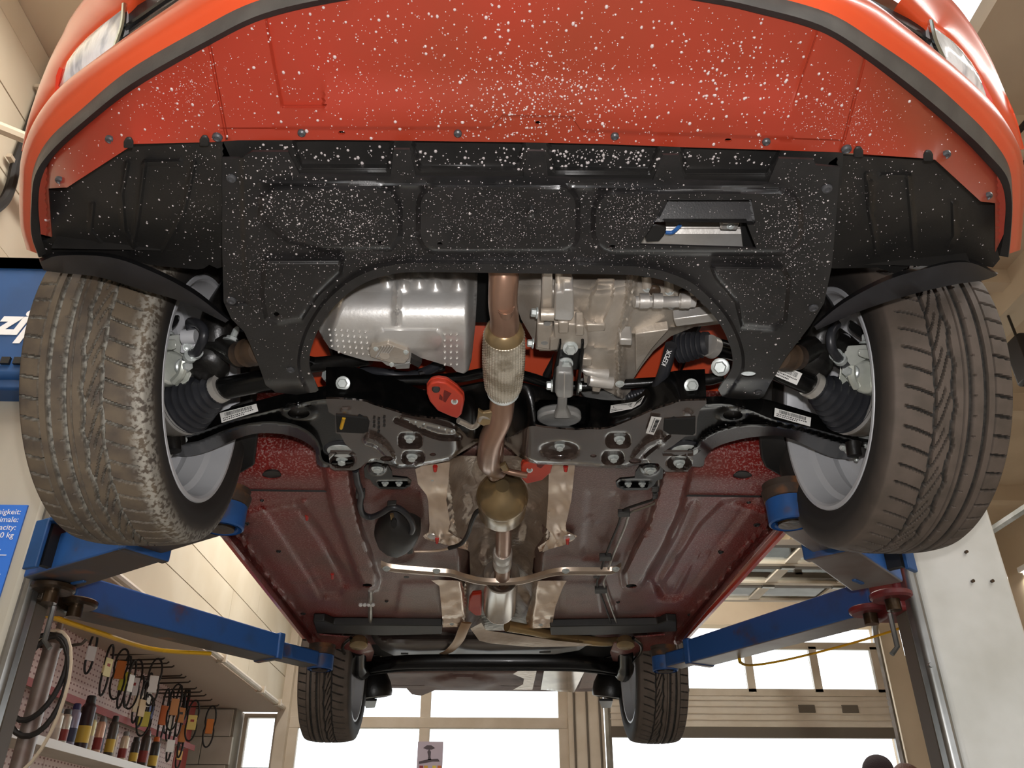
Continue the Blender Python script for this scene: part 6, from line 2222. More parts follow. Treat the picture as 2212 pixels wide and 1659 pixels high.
def z_floor(p):
    x, y = p[:, 0], p[:, 1]
    z = np.full(len(p), 2.005)
    # sill box sections along both sides
    for sl, sg in ((sill_l, 1), (sill_r, -1)):
        d = dline(p, sl)
        wd = np.interp(y, [1100, 1390], [26, 15])
        z = z - .050 * (1 - sstep(.15, .35, d / wd)) - .022 * (1 - sstep(.9, 1.25, d / wd)) + .012 * np.exp(-((d / wd - .55) / .25) ** 2)
    for r_ in (rail_l, rail_r):
        s_ = sdp(p, r_)
        z = z - .036 * (1 - sstep(-9, 4, s_)) * sstep(985, 1010, y)
    # tunnel
    tw = np.interp(y, [1000, 1200, 1390], [150, 95, 90])
    z = z + .10 * (1 - sstep(.55, 1.0, np.abs(x - 1082) / tw))
    # outer floor dishes
    for pl, h in (([(560, 1090), (625, 1080), (690, 1130), (752, 1262), (735, 1290), (690, 1290)], .010), ([(1640, 1075), (1560, 1080), (1510, 1130), (1418, 1270), (1440, 1300), (1480, 1290)], .010),
                  ([(850, 1060), (905, 1060), (925, 1165), (880, 1215), (840, 1215)], .006), ([(1265, 1060), (1340, 1065), (1320, 1210), (1255, 1210)], .006),
                  ([(865, 1255), (945, 1255), (955, 1335), (850, 1335)], -.006), ([(1210, 1255), (1300, 1255), (1310, 1335), (1215, 1335)], -.006)):
        z = z + h * (1 - sstep(-10, 4, sdp(p, pl)))
    for ln, w_, h in (([(540, 1108), (610, 1092), (660, 1085)], 7, -.006), ([(655, 1200), (705, 1295)], 3, -.004), ([(705, 1295), (685, 1296)], 3, -.004), ([(1655, 1110), (1590, 1090)], 7, -.006), ([(1452, 1297), (1470, 1297), (1528, 1195)], 3, -.004), ([(1447, 1297), (1508, 1190)], 3, -.004),
                      ([(1500, 1090), (1470, 1160), (1440, 1210), (1418, 1250), (1430, 1285)], 14, .008), ([(640, 1085), (700, 1170), (742, 1240), (750, 1262)], 12, .008)):
        z = z + h * (1 - sstep(w_ * .3, w_, dline(p, ln)))
    # front wheel-house back wall rises
    z = z + .10 * sstep(985, 890, y) + .04 * sstep(1040, 960, y) * (np.abs(x - 1106) > 330)
    for cx, cy, r in ((563, 1047, 13), (1628, 1057, 12), (1422, 1335, 11), (862, 1232, 10), (1275, 1124, 16), (1332, 1302, 8), (745, 1338, 9), (930, 1345, 9), (1240, 1348, 9)):
        e = np.hypot((x - cx) / r, (y - cy) / (r * .55))
        z = z - .003 * (1 - sstep(.8, 1.1, e)) + .003 * (1 - sstep(.4, .7, e))
    # kick-up at the rear end
    z = z + .07 * sstep(1345, 1385, y) * (np.abs(x - 1070) < 330)
    return z


flo = sheet(fl, z_floor, [ell(587, 1026, 21, 10), ell(1604, 1028, 21, 9), ell(793, 1265, 11, 4.5), ell(1364, 1266, 12, 4.5)], 5.5, .004, lines=[offs(q, d) for q in (sill_l, sill_r) for d in (-26, -16, -9, -4, 0, 4, 9, 16, 26)] + [grow(q, d) for q in (rail_l, rail_r) for d in (-9, -3, 4)]).build('floor_pan', MATS['floor_seal'], car, smooth=60)
for a, b, rx, ry in ((587, 1026, 20, 9), (1604, 1028, 20, 8.5)):
    z = z_floor(np.array([[a, b + 14]], float))[0] + .004
    plate('drain_plug', ell(a, b, rx, ry), z, .004, 'black_plastic_soft', flo, 0)
for a, b, rx, ry in ((793, 1265, 10, 4), (1364, 1266, 11, 4)):
    plate('rail_hole', ell(a, b, rx, ry), 1.985, .004, 'dark_inside', flo, 0)
for a, b, r in ((602, 1190, 8), (532, 1130, 10), (655, 1325, 8), (566, 1080, 6), (1557, 1192, 9), (1635, 1133, 11), (1490, 1327, 8), (1617, 1084, 7), (1335, 1300, 6), (835, 1298, 6)):
    z = z_floor(np.array([[a, b]], float))[0]
    m_ = mpp(a, b, z)
    MB().lathe([(-.002, r * m_ * .7), (.002, r * m_ * .7), (.004, r * m_ * .5), (.001, r * m_ * .3)], PZ(a, b, z), (0, -.2, -1), 12).build('floor_plug', MATS['black_plastic_soft'], flo)
mat('sealer_red', 'c0322a', .4)
for a, b in ((663, 1118), (718, 1245), (940, 1013), (1222, 1013), (944, 1168), (1226, 1170), (936, 1238), (1212, 1236)):
    z = z_floor(np.array([[a, b]], float))[0] if a < 800 else 1.985
    MB().tube([PZ(a, b - 6, z), PZ(a, b + 5, z - .006)], [.006, .004], 6).build('paint_drip', MATS['sealer_red'], flo)
# dark flaps behind the front wheels
for pts in ([(496, 880), (545, 862), (556, 935), (548, 1005), (520, 1022), (485, 1025)], [(1640, 930), (1690, 925), (1710, 1015), (1690, 1030), (1655, 1010), (1646, 990)]):
    MB().prism([PZ(a, b, 2.0 + .0006 * (1020 - b)) for a, b in pts], (0, .01, .01)).build('wheel_house_flap', MATS['black_plastic_soft'], car, bevel=.003)
MB().prism([(-.80, 1.95, 2.10), (-.35, 1.95, 2.10), (-.35, 1.95, 2.6), (-.8, 1.95, 2.6)], (0, .01, 0)).build('wheel_house_back', MATS['paint_red'], car)
MB().prism([(.78, 1.95, 2.10), (.33, 1.95, 2.10), (.33, 1.95, 2.6), (.78, 1.95, 2.6)], (0, .01, 0)).build('wheel_house_back', MATS['paint_red'], car)
# sill outer skins
for sl, sx in ((sill_l, -1), (sill_r, 1)):
    P = [PZ(a, b, 1.957) for a, b in sl]
    MB().loft([[p + Vector((-sx * .006, 0, 0)) for p in P], P, [p + Vector((sx * .012, 0, .028)) for p in P], [p + Vector((sx * .05, 0, .05)) for p in P]], False, False, False).build('sill_flange', MATS['paint_orange' if sx > 0 else 'floor_seal'], flo, smooth=30)

# ---- heat shields
def crinkle_mat():
    m = mat('heat_shield', 'd8c8b8', .28, .7, color2='b8a592', scale=9, mixlo=.35, mixhi=.65, bump=.55, bscale=45, bdist=.006)
    return m


crinkle_mat()
mat('foil_flat', 'e2ccb8', .24, .6, color2='d0b49a', scale=6, bump=.12, bscale=30, bdist=.004)
hs = part_empty('heat_shield', PZ(1082, 1150, 2.02), car)
tun = [(955, 985), (1210, 985), (1205, 1060), (1196, 1130), (1182, 1172), (1190, 1185), (1165, 1196), (1153, 1206), (1150, 1235), (1160, 1262), (1156, 1352), (1120, 1362), (1040, 1362), (998, 1352), (1004, 1260), (1016, 1240), (1014, 1192), (1000, 1184), (978, 1180), (965, 1150), (962, 1080)]
rngc = np.random.default_rng(5)
cr_ = rngc.random((70, 4))


def z_tun(p):
    x, y = p[:, 0], p[:, 1]
    tw = np.interp(y, [985, 1180, 1240, 1362], [118, 92, 74, 80])
    u = np.abs(x - 1083) / tw
    z = 1.998 + .105 * np.sqrt(np.clip(1 - u ** 2.2, 0, 1))
    n = 0
    for a, b, c, d in cr_:
        n = n + np.sin((x * math.cos(c * 6.28) + y * math.sin(c * 6.28)) * (.05 + .14 * a) + d * 6.28)
    z = z + .0009 * n * sstep(.15, .6, u)
    z = z + .004 * np.abs(np.sin((x + y * .8) * .22)) * np.exp(-((y - 1120) / 35) ** 2) * sstep(.4, .8, u)
    return z


sheet(tun, z_tun, [], 4.0, .001).build('tunnel_shield', MATS['heat_shield'], hs, smooth=25)


def z_flap(p):
    x, y = p[:, 0], p[:, 1]
    z = np.full(len(p), 1.992) - .010 * np.exp(-((y - 1040) / 22) ** 2)
    n = 0
    for a, b, c, d in cr_[:25]:
        n = n + np.sin((x * math.cos(c * 6.28) + y * math.sin(c * 6.28)) * (.04 + .2 * a) + d * 6.28)
    return z + .0003 * n + .0012 * n * sstep(1140, 1160, y) * (y < 1200)


for nm, pts in (('shield_flap', [(897, 1014), (912, 1006), (972, 998), (968, 1045), (964, 1080), (972, 1130), (968, 1148), (985, 1160), (1012, 1172), (1010, 1188), (975, 1180), (945, 1172), (918, 1164), (914, 1158), (926, 1150), (928, 1135), (925, 1085), (922, 1070), (903, 1046)]),
                ('shield_flap', [(1186, 1000), (1242, 1003), (1238, 1045), (1234, 1080), (1222, 1135), (1224, 1148), (1246, 1158), (1240, 1166), (1218, 1178), (1165, 1192), (1162, 1182), (1186, 1165), (1188, 1150), (1180, 1140), (1184, 1080)])):
    sheet(pts, z_flap, [], 4, .0012).build(nm, MATS['foil_flat'], hs, smooth=40)


def z_flap2(p):
    x, y = p[:, 0], p[:, 1]
    z = np.full(len(p), 1.990)
    lft = x < 1083
    e = np.where(lft, 990 - (x + (y - 1260) * -.12), x - (1165 - (y - 1260) * .12))
    z = z + .03 * sstep(0, -18, e) + .004 * (np.abs(y - 1338) < 3)
    n = 0
    for a, b, c, d in cr_[:25]:
        n = n + np.sin((x * math.cos(c * 6.28) + y * math.sin(c * 6.28)) * (.05 + .25 * a) + d * 6.28)
    return z + .0003 * n


for pts in ([(932, 1254), (948, 1253), (985, 1255), (1003, 1256), (1010, 1300), (1006, 1340), (998, 1354), (957, 1355), (955, 1330), (949, 1266)], [(1150, 1255), (1224, 1255), (1216, 1268), (1200, 1310), (1194, 1345), (1190, 1356), (1140, 1358), (1136, 1335), (1148, 1290)]):
    sheet(pts, z_flap2, [], 4, .0012).build('shield_flap', MATS['foil_flat'], hs, smooth=40)
for a, b in ((936, 1158), (1230, 1160)):
    m_ = mpp(a, b, 1.985)
    MB().lathe([(0, 13 * m_), (.003, 12 * m_), (.003, 8 * m_), (.001, 6 * m_)], PZ(a, b, 1.988), (0, -.1, -1), 20).build('shield_washer', MATS['bright_alu'], hs)
for a, b in ((934, 1036), (1220, 1042), (976, 1348), (1168, 1350)):
    pxbolt(a, b, 1.986, 3.5, hs, h=.003)
# brake / wiring over the shield
MB().tube(cr([PZ(1040, 1100, 1.99), PZ(1028, 1108, 1.985), PZ(1018, 1130, 1.98), PZ(1012, 1150, 1.98), PZ(1002, 1168, 1.98), PZ(990, 1178, 1.98), PZ(970, 1184, 1.98)], 5), 5 * mpp(1010, 1150, 1.98), 8).build('sensor_cable', MATS['cable_black'], car)
MB().tube(cr([PZ(975, 1184, 1.98), PZ(940, 1190, 1.985), PZ(895, 1191, 1.985)], 5), 3 * mpp(940, 1190, 1.98), 8).build('sensor_lead', MATS['foil_flat'], car)
plate('lead_clip', [(880, 1184), (892, 1180), (892, 1196), (880, 1198)], 1.98, .01, 'black_plastic_soft', car)

# ---- cross brace under the tunnel
br = [(824, 1224, 1.985), (850, 1232, 1.978), (940, 1240, 1.972), (975, 1243, 1.97), (1005, 1252, 1.968), (1040, 1260, 1.966), (1085, 1262, 1.966), (1125, 1259, 1.966), (1160, 1250, 1.968), (1195, 1241, 1.97), (1235, 1238, 1.972), (1315, 1238, 1.978), (1340, 1228, 1.985)]
P = [Vector(q) for q in cr([PZ(*q) for q in br], 4)]
w_ = .021
rows = [[p + Vector((0, dy, dz)) for p in P] for dy, dz in ((-w_ * 1.1, .012), (-w_ * .9, .0), (-w_ * .35, -.006), (w_ * .3, .0), (w_ * 1.0, .0), (w_ * 1.2, .010), (w_ * 1.0, .006), (-w_ * .8, .01))]
brace = MB().loft([list(r) for r in zip(*rows)]).build('cross_brace', mat('brace_alu', 'c4b2a2', .3, .85, color2='b3a08f', scale=8), car, smooth=35)
for a, b in ((835, 1228), (943, 1233), (1222, 1233), (1330, 1229)):
    hexbolt(PZ(a, b, 1.972), (0, -.3, -1), 6 * mpp(a, b, 1.97), brace, h=.006)
for a, b in ((878, 1247), (1287, 1247), (1083, 1266)):
    plate('brace_hole', ell(a, b, 6, 2.2, 10), 1.9655 if a == 1083 else 1.971, .001, 'black_plain', brace, 0)

# ---- brake / fuel lines with clips
for off in (0, 1):
    pts = [(1417, 1030), (1415, 1060), (1411, 1078), (1390, 1086), (1350, 1100), (1342, 1112), (1335, 1135), (1318, 1175), (1303, 1215), (1296, 1240), (1290, 1256), (1292, 1270), (1304, 1300), (1320, 1345)] if off == 0 else \
        [(1424, 1030), (1422, 1062), (1420, 1082), (1398, 1094), (1364, 1106), (1357, 1116), (1350, 1138), (1334, 1176), (1318, 1216), (1311, 1240), (1304, 1256), (1306, 1268), (1316, 1300), (1332, 1345)]
    MB().tube(cr([PZ(a, b, 1.985) for a, b in pts], 4), 2.6 * mpp(1340, 1180, 1.985), 8).build('brake_line', MATS['steel_shaft' if off else 'cable_black'], car)
for a, b in ((1348, 1112), (1308, 1207), (1298, 1277), (1416, 1058), (1418, 1073)):
    w2 = 13 if a < 1400 else 8
    cl = plate('line_clip', [(a - w2, b - 4), (a + w2, b - 4), (a + w2, b + 5), (a - w2, b + 6)], 1.978, .012, 'black_plastic_soft', car, .002)
MB().tube([PZ(800, 1275, 1.99), PZ(800, 1348, 1.99)], 5 * mpp(800, 1300, 1.99), 8).build('brake_line', MATS['steel_shaft'], car)
mat('clip_white', 'd8d6d4', .5)
for b in (1305, 1347):
    for i in range(4):
        MB().lathe([(0, .007), (.006, .007), (.008, .005)], PZ(779 + i * 9, b, 1.985), (0, -.5, -1), 8).build('white_clip', MATS['clip_white'], car)
# ---- charcoal reservoir with hose
rp = [PZ(a, b, 1.985) for a, b in ((808, 1150), (816, 1135), (838, 1121), (852, 1118), (868, 1122), (895, 1130), (908, 1138), (909, 1146), (900, 1165), (880, 1182), (858, 1192), (835, 1186), (815, 1170))]
c0 = sum(rp, Vector()) / len(rp)
rows = []
for k_, (s_, dz) in enumerate(((.98, .03), (1.0, .0), (.97, -.012), (.86, -.026), (.62, -.038), (.3, -.044))):
    rows.append([c0.lerp(p, s_) + Vector((0, 0, dz)) for p in rp])
rsv = MB().loft(rows).build('reservoir', MATS['black_plastic_soft'], car, smooth=70)
plate('reservoir_socket', ell(851, 1132, 7, 10, 14), 1.957, .006, 'dark_inside', rsv, .001)
for i in range(3):
    plate('reservoir_mark', [(848 + i * 6, 1174 - i * 0), (851 + i * 6, 1174), (854 + i * 6 - 4, 1184), (851 + i * 6 - 4, 1184)], 1.9485, .002, 'black_plain', rsv, 0)
MB().tube(cr([PZ(768, 1015, 1.985), PZ(772, 1040, 1.982), PZ(780, 1065, 1.98), PZ(778, 1090, 1.98), PZ(784, 1110, 1.98), (PZ(802, 1117, 1.98)), PZ(825, 1108, 1.978), PZ(845, 1096, 1.976), PZ(865, 1100, 1.975), PZ(884, 1118, 1.97), PZ(892, 1138, 1.965), PZ(888, 1150, 1.962)], 5), 7 * mpp(820, 1100, 1.98), 10).build('reservoir_hose', MATS['boot_rubber'], car)
for a, b in ((780, 1072), (848, 1098)):
    plate('hose_clip', [(a - 12, b - 6), (a + 8, b - 7), (a + 8, b + 6), (a - 12, b + 6)], 1.975, .014, 'black_plastic_soft', car, .002)
MB().cyl(PZ(846, 1110, 1.98), PZ(848, 1122, 1.97), .005, n=8).build('reservoir_stud', MATS['exhaust_brass'], car)

# ---- rear: plastic strips, tank, axle, rear floor
for nm, pts in (('rear_strip', [(676, 1342), (700, 1342), (720, 1350), (955, 1352), (954, 1370), (830, 1373), (760, 1370), (684, 1368)]), ('rear_strip', [(1188, 1354), (1420, 1350), (1440, 1342), (1462, 1343), (1463, 1364), (1380, 1368), (1300, 1372), (1190, 1372)])):
    plate(nm, pts, 1.975, .03, 'black_plastic_soft', car, .004)
tank = [(800, 1368), (1290, 1366), (1275, 1390), (1250, 1405), (1180, 1416), (1060, 1420), (1000, 1416), (900, 1420), (850, 1416), (825, 1404), (808, 1386)]


def z_tank(p):
    d = -sdp(p, tank)
    z = 1.985 + .05 * (1 - sstep(0, 22, d)) 
    return z + .008 * np.exp(-(((p[:, 0] - 925) / 45) ** 2 + ((p[:, 1] - 1388) / 7) ** 2)) + .02 * np.exp(-((p[:, 0] - 985) / 14) ** 2)


tk = sheet(tank, z_tank, [], 5, .004).build('fuel_tank', mat('tank_grey', '5a514b', .45, color2='504741', scale=6), car, smooth=60)
MB().tube(cr([PZ(1008, 1345, 1.985), PZ(1000, 1362, 1.975), PZ(990, 1385, 1.972), PZ(972, 1405, 1.985), PZ(958, 1412, 2.0)], 5), 11 * mpp(990, 1380, 1.98), 8, flat=.2).build('tank_strap', mat('strap_gold', 'a88662', .35, .8), tk)
plate('tank_mark', [(866, 1411), (882, 1411), (882, 1414), (866, 1414)], 1.985, .002, 'black_plain', tk, 0)
plate('tank_mark', [(1165, 1408), (1190, 1407), (1190, 1410), (1165, 1411)], 1.985, .002, 'black_plain', tk, 0)
sh_ = [(1016, 1358), (1040, 1345), (1050, 1362), (1120, 1372), (1200, 1384), (1280, 1392), (1260, 1396), (1150, 1398), (1060, 1390), (1035, 1384), (1025, 1370)]
sheet(sh_, lambda p: 1.972 + .02 * sstep(1392, 1360, p[:, 1]), [], 4, .001).build('tank_shield', MATS['heat_shield'], tk, smooth=40)
# rear suspension brackets in body colour
for L in (True, False):
    mxx = (lambda x: x) if L else (lambda x: 2126 - x)
    sgn = -1 if L else 1
    a_ = part_empty('rear_arm', PZ(mxx(780), 1420, 2.0), car)
    pts = [(690, 1372), (760, 1378), (800, 1390), (808, 1410), (802, 1428), (785, 1430), (770, 1415), (745, 1418), (738, 1432), (725, 1425), (715, 1400), (695, 1390)]
    sheet([(mxx(a), b) for a, b in pts], lambda p: 1.99 - .02 * np.exp(-(((p[:, 0] - mxx(780)) / 22) ** 2 + ((p[:, 1] - 1408) / 16) ** 2)), [], 5, .006).build('body_bracket', MATS['floor_seal'], a_, smooth=60)
    MB().tube(cr([PZ(mxx(758), 1378, 1.98), PZ(mxx(742), 1392, 1.975), PZ(mxx(742), 1408, 1.972), PZ(mxx(755), 1425, 1.97), PZ(mxx(768), 1440, 1.96), PZ(mxx(772), 1460, 1.95)], 5), .007, 8).build('brake_pipe', MATS['black_paint'], a_)
    MB().lathe([(0, .03), (.01, .036), (.03, .036), (.035, .028)], PZ(mxx(775), 1380, 1.985), (-.1 * sgn, -.3, -1), 20).build('arm_bush_and_hole_fill', MATS['exhaust_brass'], a_)
    # trailing arm, spring cup and spring
    h_ = Vector((-.735 if L else .705, 3.94, 1.975))
    MB().tube(cr([PZ(mxx(775), 1400, 2.0), PZ(mxx(775), 1440, 1.965), h_ + Vector((-sgn * .13, -.02, -.02))], 6), [.035] * 6 + [.04] * 7, 14).build('trailing_arm', MATS['black_paint'], a_)
    cx, cyy = mxx(808), 1506
    c = PZ(cx, cyy, 1.905)
    m_ = mpp(cx, cyy, 1.905)
    ax_ = Vector((-sgn * .12, .15, -1)).normalized()
    MB().lathe([(-.17, 20 * m_), (-.11, 30 * m_), (-.06, 38 * m_), (-.02, 40 * m_), (0, 38 * m_), (.004, 30 * m_), (-.006, 26 * m_), (-.008, 14 * m_), (-.02, 12 * m_)], c, ax_, 28).build('spring_cup', MATS['black_cast'], a_)
    plate('cup_lip', [(cx - 24, cyy + 8), (cx + 6, cyy + 8), (cx + 2, cyy + 23), (cx - 18, cyy + 24)], 1.898, .012, 'black_cast', a_)
    hp = []
    for i in range(70):
        t = i / 69
        an = t * 2 * PI * 3.6
        hp.append(c - ax_ * (.10 + .17 * t) + Vector((math.cos(an) * .052, math.sin(an) * .052, 0)))
    MB().tube(hp, .007, 7).build('coil_spring', MATS['black_paint'], a_)
    MB().tube([c + Vector((0, .05, .02)), c + Vector((0, .14, .4))], .022, 12).build('damper', MATS['black_cast'], a_)
plate('rear_dark_backing', [(770, 1392), (1356, 1392), (1360, 1452), (766, 1452)], 2.09, .01, 'dark_inside', car, 0)  # dark backing sheet added for the shade in gaps around the tank
# torsion beam
bm_ = [PZ(770, 1447, 1.97), PZ(830, 1437, 1.97), PZ(900, 1432, 1.97), PZ(1060, 1431, 1.97), PZ(1220, 1432, 1.97), PZ(1290, 1437, 1.97), PZ(1350, 1447, 1.97)]
P = [Vector(q) for q in cr(bm_, 5)]
rows = [[p + Vector((0, dy, dz)) for p in P] for dy, dz in ((-.03, .03), (-.035, .0), (-.022, -.022), (.0, -.028), (.02, -.022), (.022, -.012), (.012, -.006), (-.012, .01), (-.016, .03))]
MB().loft([list(r) for r in zip(*rows)]).build('rear_axle_beam', MATS['black_paint'], car, smooth=50)
MB().tube([p + Vector((0, .01, -.026)) for p in P], .008, 8).build('axle_seam', MATS['black_paint'], car)
# rear floor and bumper underside
rf = [(760, 1440), (1360, 1440), (1352, 1480), (1336, 1492), (1255, 1494), (1000, 1492), (940, 1491), (910, 1503), (890, 1500), (878, 1487), (790, 1485), (770, 1470)]


def z_rf(p):
    x, y = p[:, 0], p[:, 1]
    e = np.hypot((x - 1000) / 75, (y - 1475) / 18)
    return 2.06 - .02 * (1 - sstep(.6, 1.1, e)) - .012 * np.exp(-((y - 1452) / 5) ** 2) + .02 * sstep(1482, 1494, y) * 0


sheet(rf, z_rf, [], 5, .005).build('rear_floor', mat('rear_floor_seal', '7a5e55', .55, color2='66453f', scale=6, bump=.2, bscale=200), car, smooth=60)
MB().prism([(-.75, 4.82, 2.06), (.72, 4.82, 2.06), (.72, 4.82, 2.35), (-.75, 4.82, 2.35)], (0, .05, 0)).build('rear_bumper', MATS['paint_orange'], car, bevel=.02)
sheet([(1176, 1444), (1265, 1446), (1240, 1496), (1168, 1490)], lambda p: 2.02 - .02 * np.exp(-((p[:, 0] - 1212) / 40) ** 4), [], 4, .03).build('rear_silencer', mat('silencer_shiny', '9a8f86', .18, .95, color2='7b6f68', scale=8), car, smooth=50)
sheet([(1108, 1456), (1125, 1446), (1160, 1446), (1150, 1490), (1108, 1490), (1130, 1478), (1132, 1466)], lambda p: 2.02 + 0 * p[:, 0], [], 4, .002).build('rear_shield', MATS['heat_shield'], car, smooth=40)
sheet([(1262, 1450), (1300, 1452), (1305, 1484), (1250, 1488)], lambda p: 2.03 + 0 * p[:, 0], [], 5, .01).build('rear_side_panel', MATS['floor_seal'], car)

# ------------------------------------------------------------------ pegboard rack with belts and spray cans
XPB = -2.8
rack = thing('pegboard_rack', 'pink perforated pegboard rack with red-edged shelves along the left wall', 'shelf rack', (XPB - .1, 6.8, 0))
ys = [4.6, 5.75, 6.9, 8.1]
for i in range(3):
    slab('perforated_panel', XPB - .02, XPB, ys[i] + .004, ys[i + 1] - .004, .25, 2.56, MATS['pegboard_pink'], rack)
slab('end_panel', XPB - .02, XPB + .004, 8.1, 8.45, .25, 2.56, MATS['pegboard_red'], rack)
for y in ys + [8.45]:
    slab('upright', XPB - .08, XPB - .02, y - .03, y + .03, 0, 2.57, MATS['pegboard_red'], rack)
for z, dpt, nm in ((2.13, .10, 'rail_shelf'), (1.80, .32, 'can_shelf'), (1.25, .36, 'lower_shelf'), (.6, .4, 'bottom_shelf')):
    slab(nm, XPB, XPB + dpt, 4.6, 8.3, z - .02, z, MATS['post_grey'], rack)
    slab('shelf_edge', XPB + dpt, XPB + dpt + .008, 4.6, 8.3, z - .04, z + .006, MATS['pegboard_red' if nm == 'rail_shelf' else 'label_white'], rack)
hooks = []
hk = [(322, 1390), (333, 1399), (347, 1412), (356, 1424), (365, 1433), (376, 1441), (393, 1460), (402, 1464), (411, 1474), (425, 1488), (436, 1495), (445, 1503), (458, 1513), (473, 1525), (300, 1372), (290, 1362), (280, 1350)]
rod = None
for a, b in hk:
    tip = PX(a, b, XPB + .36)
    tip.z = min(tip.z, 2.57)
    if rod is None:
        rod = MB().tube([(XPB, tip.y, tip.z - .012), (XPB + .345, tip.y, tip.z), (XPB + .36, tip.y, tip.z + .012)], .0065, 6).build('hook', MATS['wire_steel'], rack)
        off = wloc(rod) - tip
    else:
        link_copy(rod, rack, tip + off)
for y in (6.9, 7.5):
    link_copy(rod, rack, Vector((XPB + .36, y, 1.70)) + off)

belts = [(207, 1369, 1457, 'white', .5), (243, 1393, 1504, 'e3d9a0', .45), (270, 1402, 1512, 'd07a33', .42), (281, 1415, 1531, 'c9c23a', .5), (292, 1426, 1528, 'e8e6e0', .5), (300, 1425, 1532, 'f2f2f2', .55), (309, 1460, 1562, 'e8d6b8', .6), (318, 1470, 1571, 'c9b08a', .6), (342, 1423, 1524, 'f4f4f2', .55),
         (327, 1454, 1554, 'f0eee8', .55), (331, 1508, 1586, '6a78b0', .4), (322, 1500, 1590, 'd8d060', .6), (364, 1488, 1604, 'c8682c', .5), (374, 1492, 1584, '2a2422', .5), (386, 1478, 1577, 'd89a66', .5), (392, 1481, 1645, 'efefef', .8), (407, 1486, 1554, '201c1a', .5), (423, 1513, 1600, 'e6cf7a', .55),
         (404, 1534, 1636, 'c87c3c', .5), (392, 1604, 1657, 'd8a850', .5), (460, 1525, 1613, 'cf7a34', .5), (398, 1500, 1590, 'b5763c', .5), (378, 1510, 1600, 'ddd6c8', .6)]
names = {'white': 'white', 'e3d9a0': 'pale yellow', 'd07a33': 'orange', 'c9c23a': 'lime yellow', 'e8e6e0': 'off-white', 'f2f2f2': 'plain white', 'e8d6b8': 'cream', 'c9b08a': 'tan', 'f4f4f2': 'bright white', 'f0eee8': 'grey-white', '6a78b0': 'blue', 'd8d060': 'yellow', 'c8682c': 'rust orange', '2a2422': 'black', 'd89a66': 'light brown', 'efefef': 'narrow white', '201c1a': 'dark', 'e6cf7a': 'straw yellow', 'c87c3c': 'brown', 'd8a850': 'golden', 'cf7a34': 'orange', 'b5763c': 'ochre', 'ddd6c8': 'chalk white'}
lab_b = ['drive belt in a white sleeve hanging nearest the lift post', 'drive belt with a long pale yellow sleeve, second from the lift post', 'wide drive belt with an orange sleeve, third from the lift post', 'drive belt with a lime yellow sleeve in the middle of the hooks', 'drive belt with an off-white sleeve beside the lime yellow one', 'drive belt with a plain white sleeve right of the lime yellow one', 'drive belt in a cream sleeve hanging low over the shelf edge', 'drive belt in a tan sleeve hanging low over the shelf edge', 'drive belt with a bright white sleeve hung at the end of its hook', 'drive belt with a grey-white sleeve below the bright white one',
         'drive belt in a blue sleeve in the dense cluster of belts', 'drive belt in a yellow sleeve below the blue one', 'drive belt in a rust orange sleeve over the red end panel', 'bare black drive belt in the dense cluster by the red end panel', 'drive belt in a light brown sleeve at the front of the dense cluster', 'long drive belt with a narrow white tag hanging lowest of all', 'thick bare dark drive belt near the hook tips', 'drive belt in a straw yellow sleeve near the block wall', 'drive belt in a brown sleeve reaching below the rail shelf', 'small drive belt with a golden round sleeve at the very bottom', 'orange-sleeved drive belt hanging alone on the last hook by the block wall', 'drive belt in an ochre sleeve behind the dense cluster', 'drive belt in a chalk white sleeve behind the dense cluster']
for i, (a, b0, b1, colr, tpos) in enumerate(belts):
    xp = XPB + (.33 if i in (8, 20) else .10 + .22 * ((i * 37) % 10) / 10)
    top = PX(a, b0, xp)
    bot = PX(a - (b1 - b0) * .2, b1, xp)
    Lb = max(.2, top.z - bot.z)
    hw = .030 + .012 * (i % 3)
    rz = .9 + .5 * math.sin(i * 2.1)
    dirv = Vector((math.cos(rz), math.sin(rz), 0))
    loop = []
    for k in range(28):
        an = 2 * PI * k / 28
        u, v = math.sin(an), math.cos(an)
        wv = hw * (1 - .45 * (1 - abs(v)) ) if abs(v) < .9 else hw
        loop.append(top + Vector((0, 0, -Lb / 2)) + dirv * (u * hw * (.62 + .38 * abs(v) ** .5)) + Vector((0, 0, v * Lb / 2)))
    t = thing('drive_belt', lab_b[i], 'belt', top, 'drive belts on the pegboard hooks')
    MB().tube(loop + [loop[0], loop[1]], .0075 if i != 16 else .014, 6, caps=False).build('belt_loop', MATS['rubber_belt'], t)
    colr_ = 'f4f4f4' if colr == 'white' else colr
    if i not in (13, 16):
        c = top - Vector((0, 0, Lb * tpos))
        hh = Lb * (.36 if i != 15 else .16)
        sm = mat('sleeve_' + colr_, colr_, .6)
        MB().box(c, (.074 if i % 2 else .062, .016, hh), Matrix.Rotation(rz, 3, 'Z')).build('paper_sleeve', sm, t, bevel=.003)
        sd = Matrix.Rotation(rz, 3, 'Z') @ Vector((0, -.0085, 0))
        if i % 4 == 1:
            MB().box(c + sd + Vector((0, 0, hh * .12)), (.03, .001, hh * .16), Matrix.Rotation(rz, 3, 'Z')).build('sleeve_print', MATS['label_print' if i % 3 == 0 else 'pegboard_red'], t)

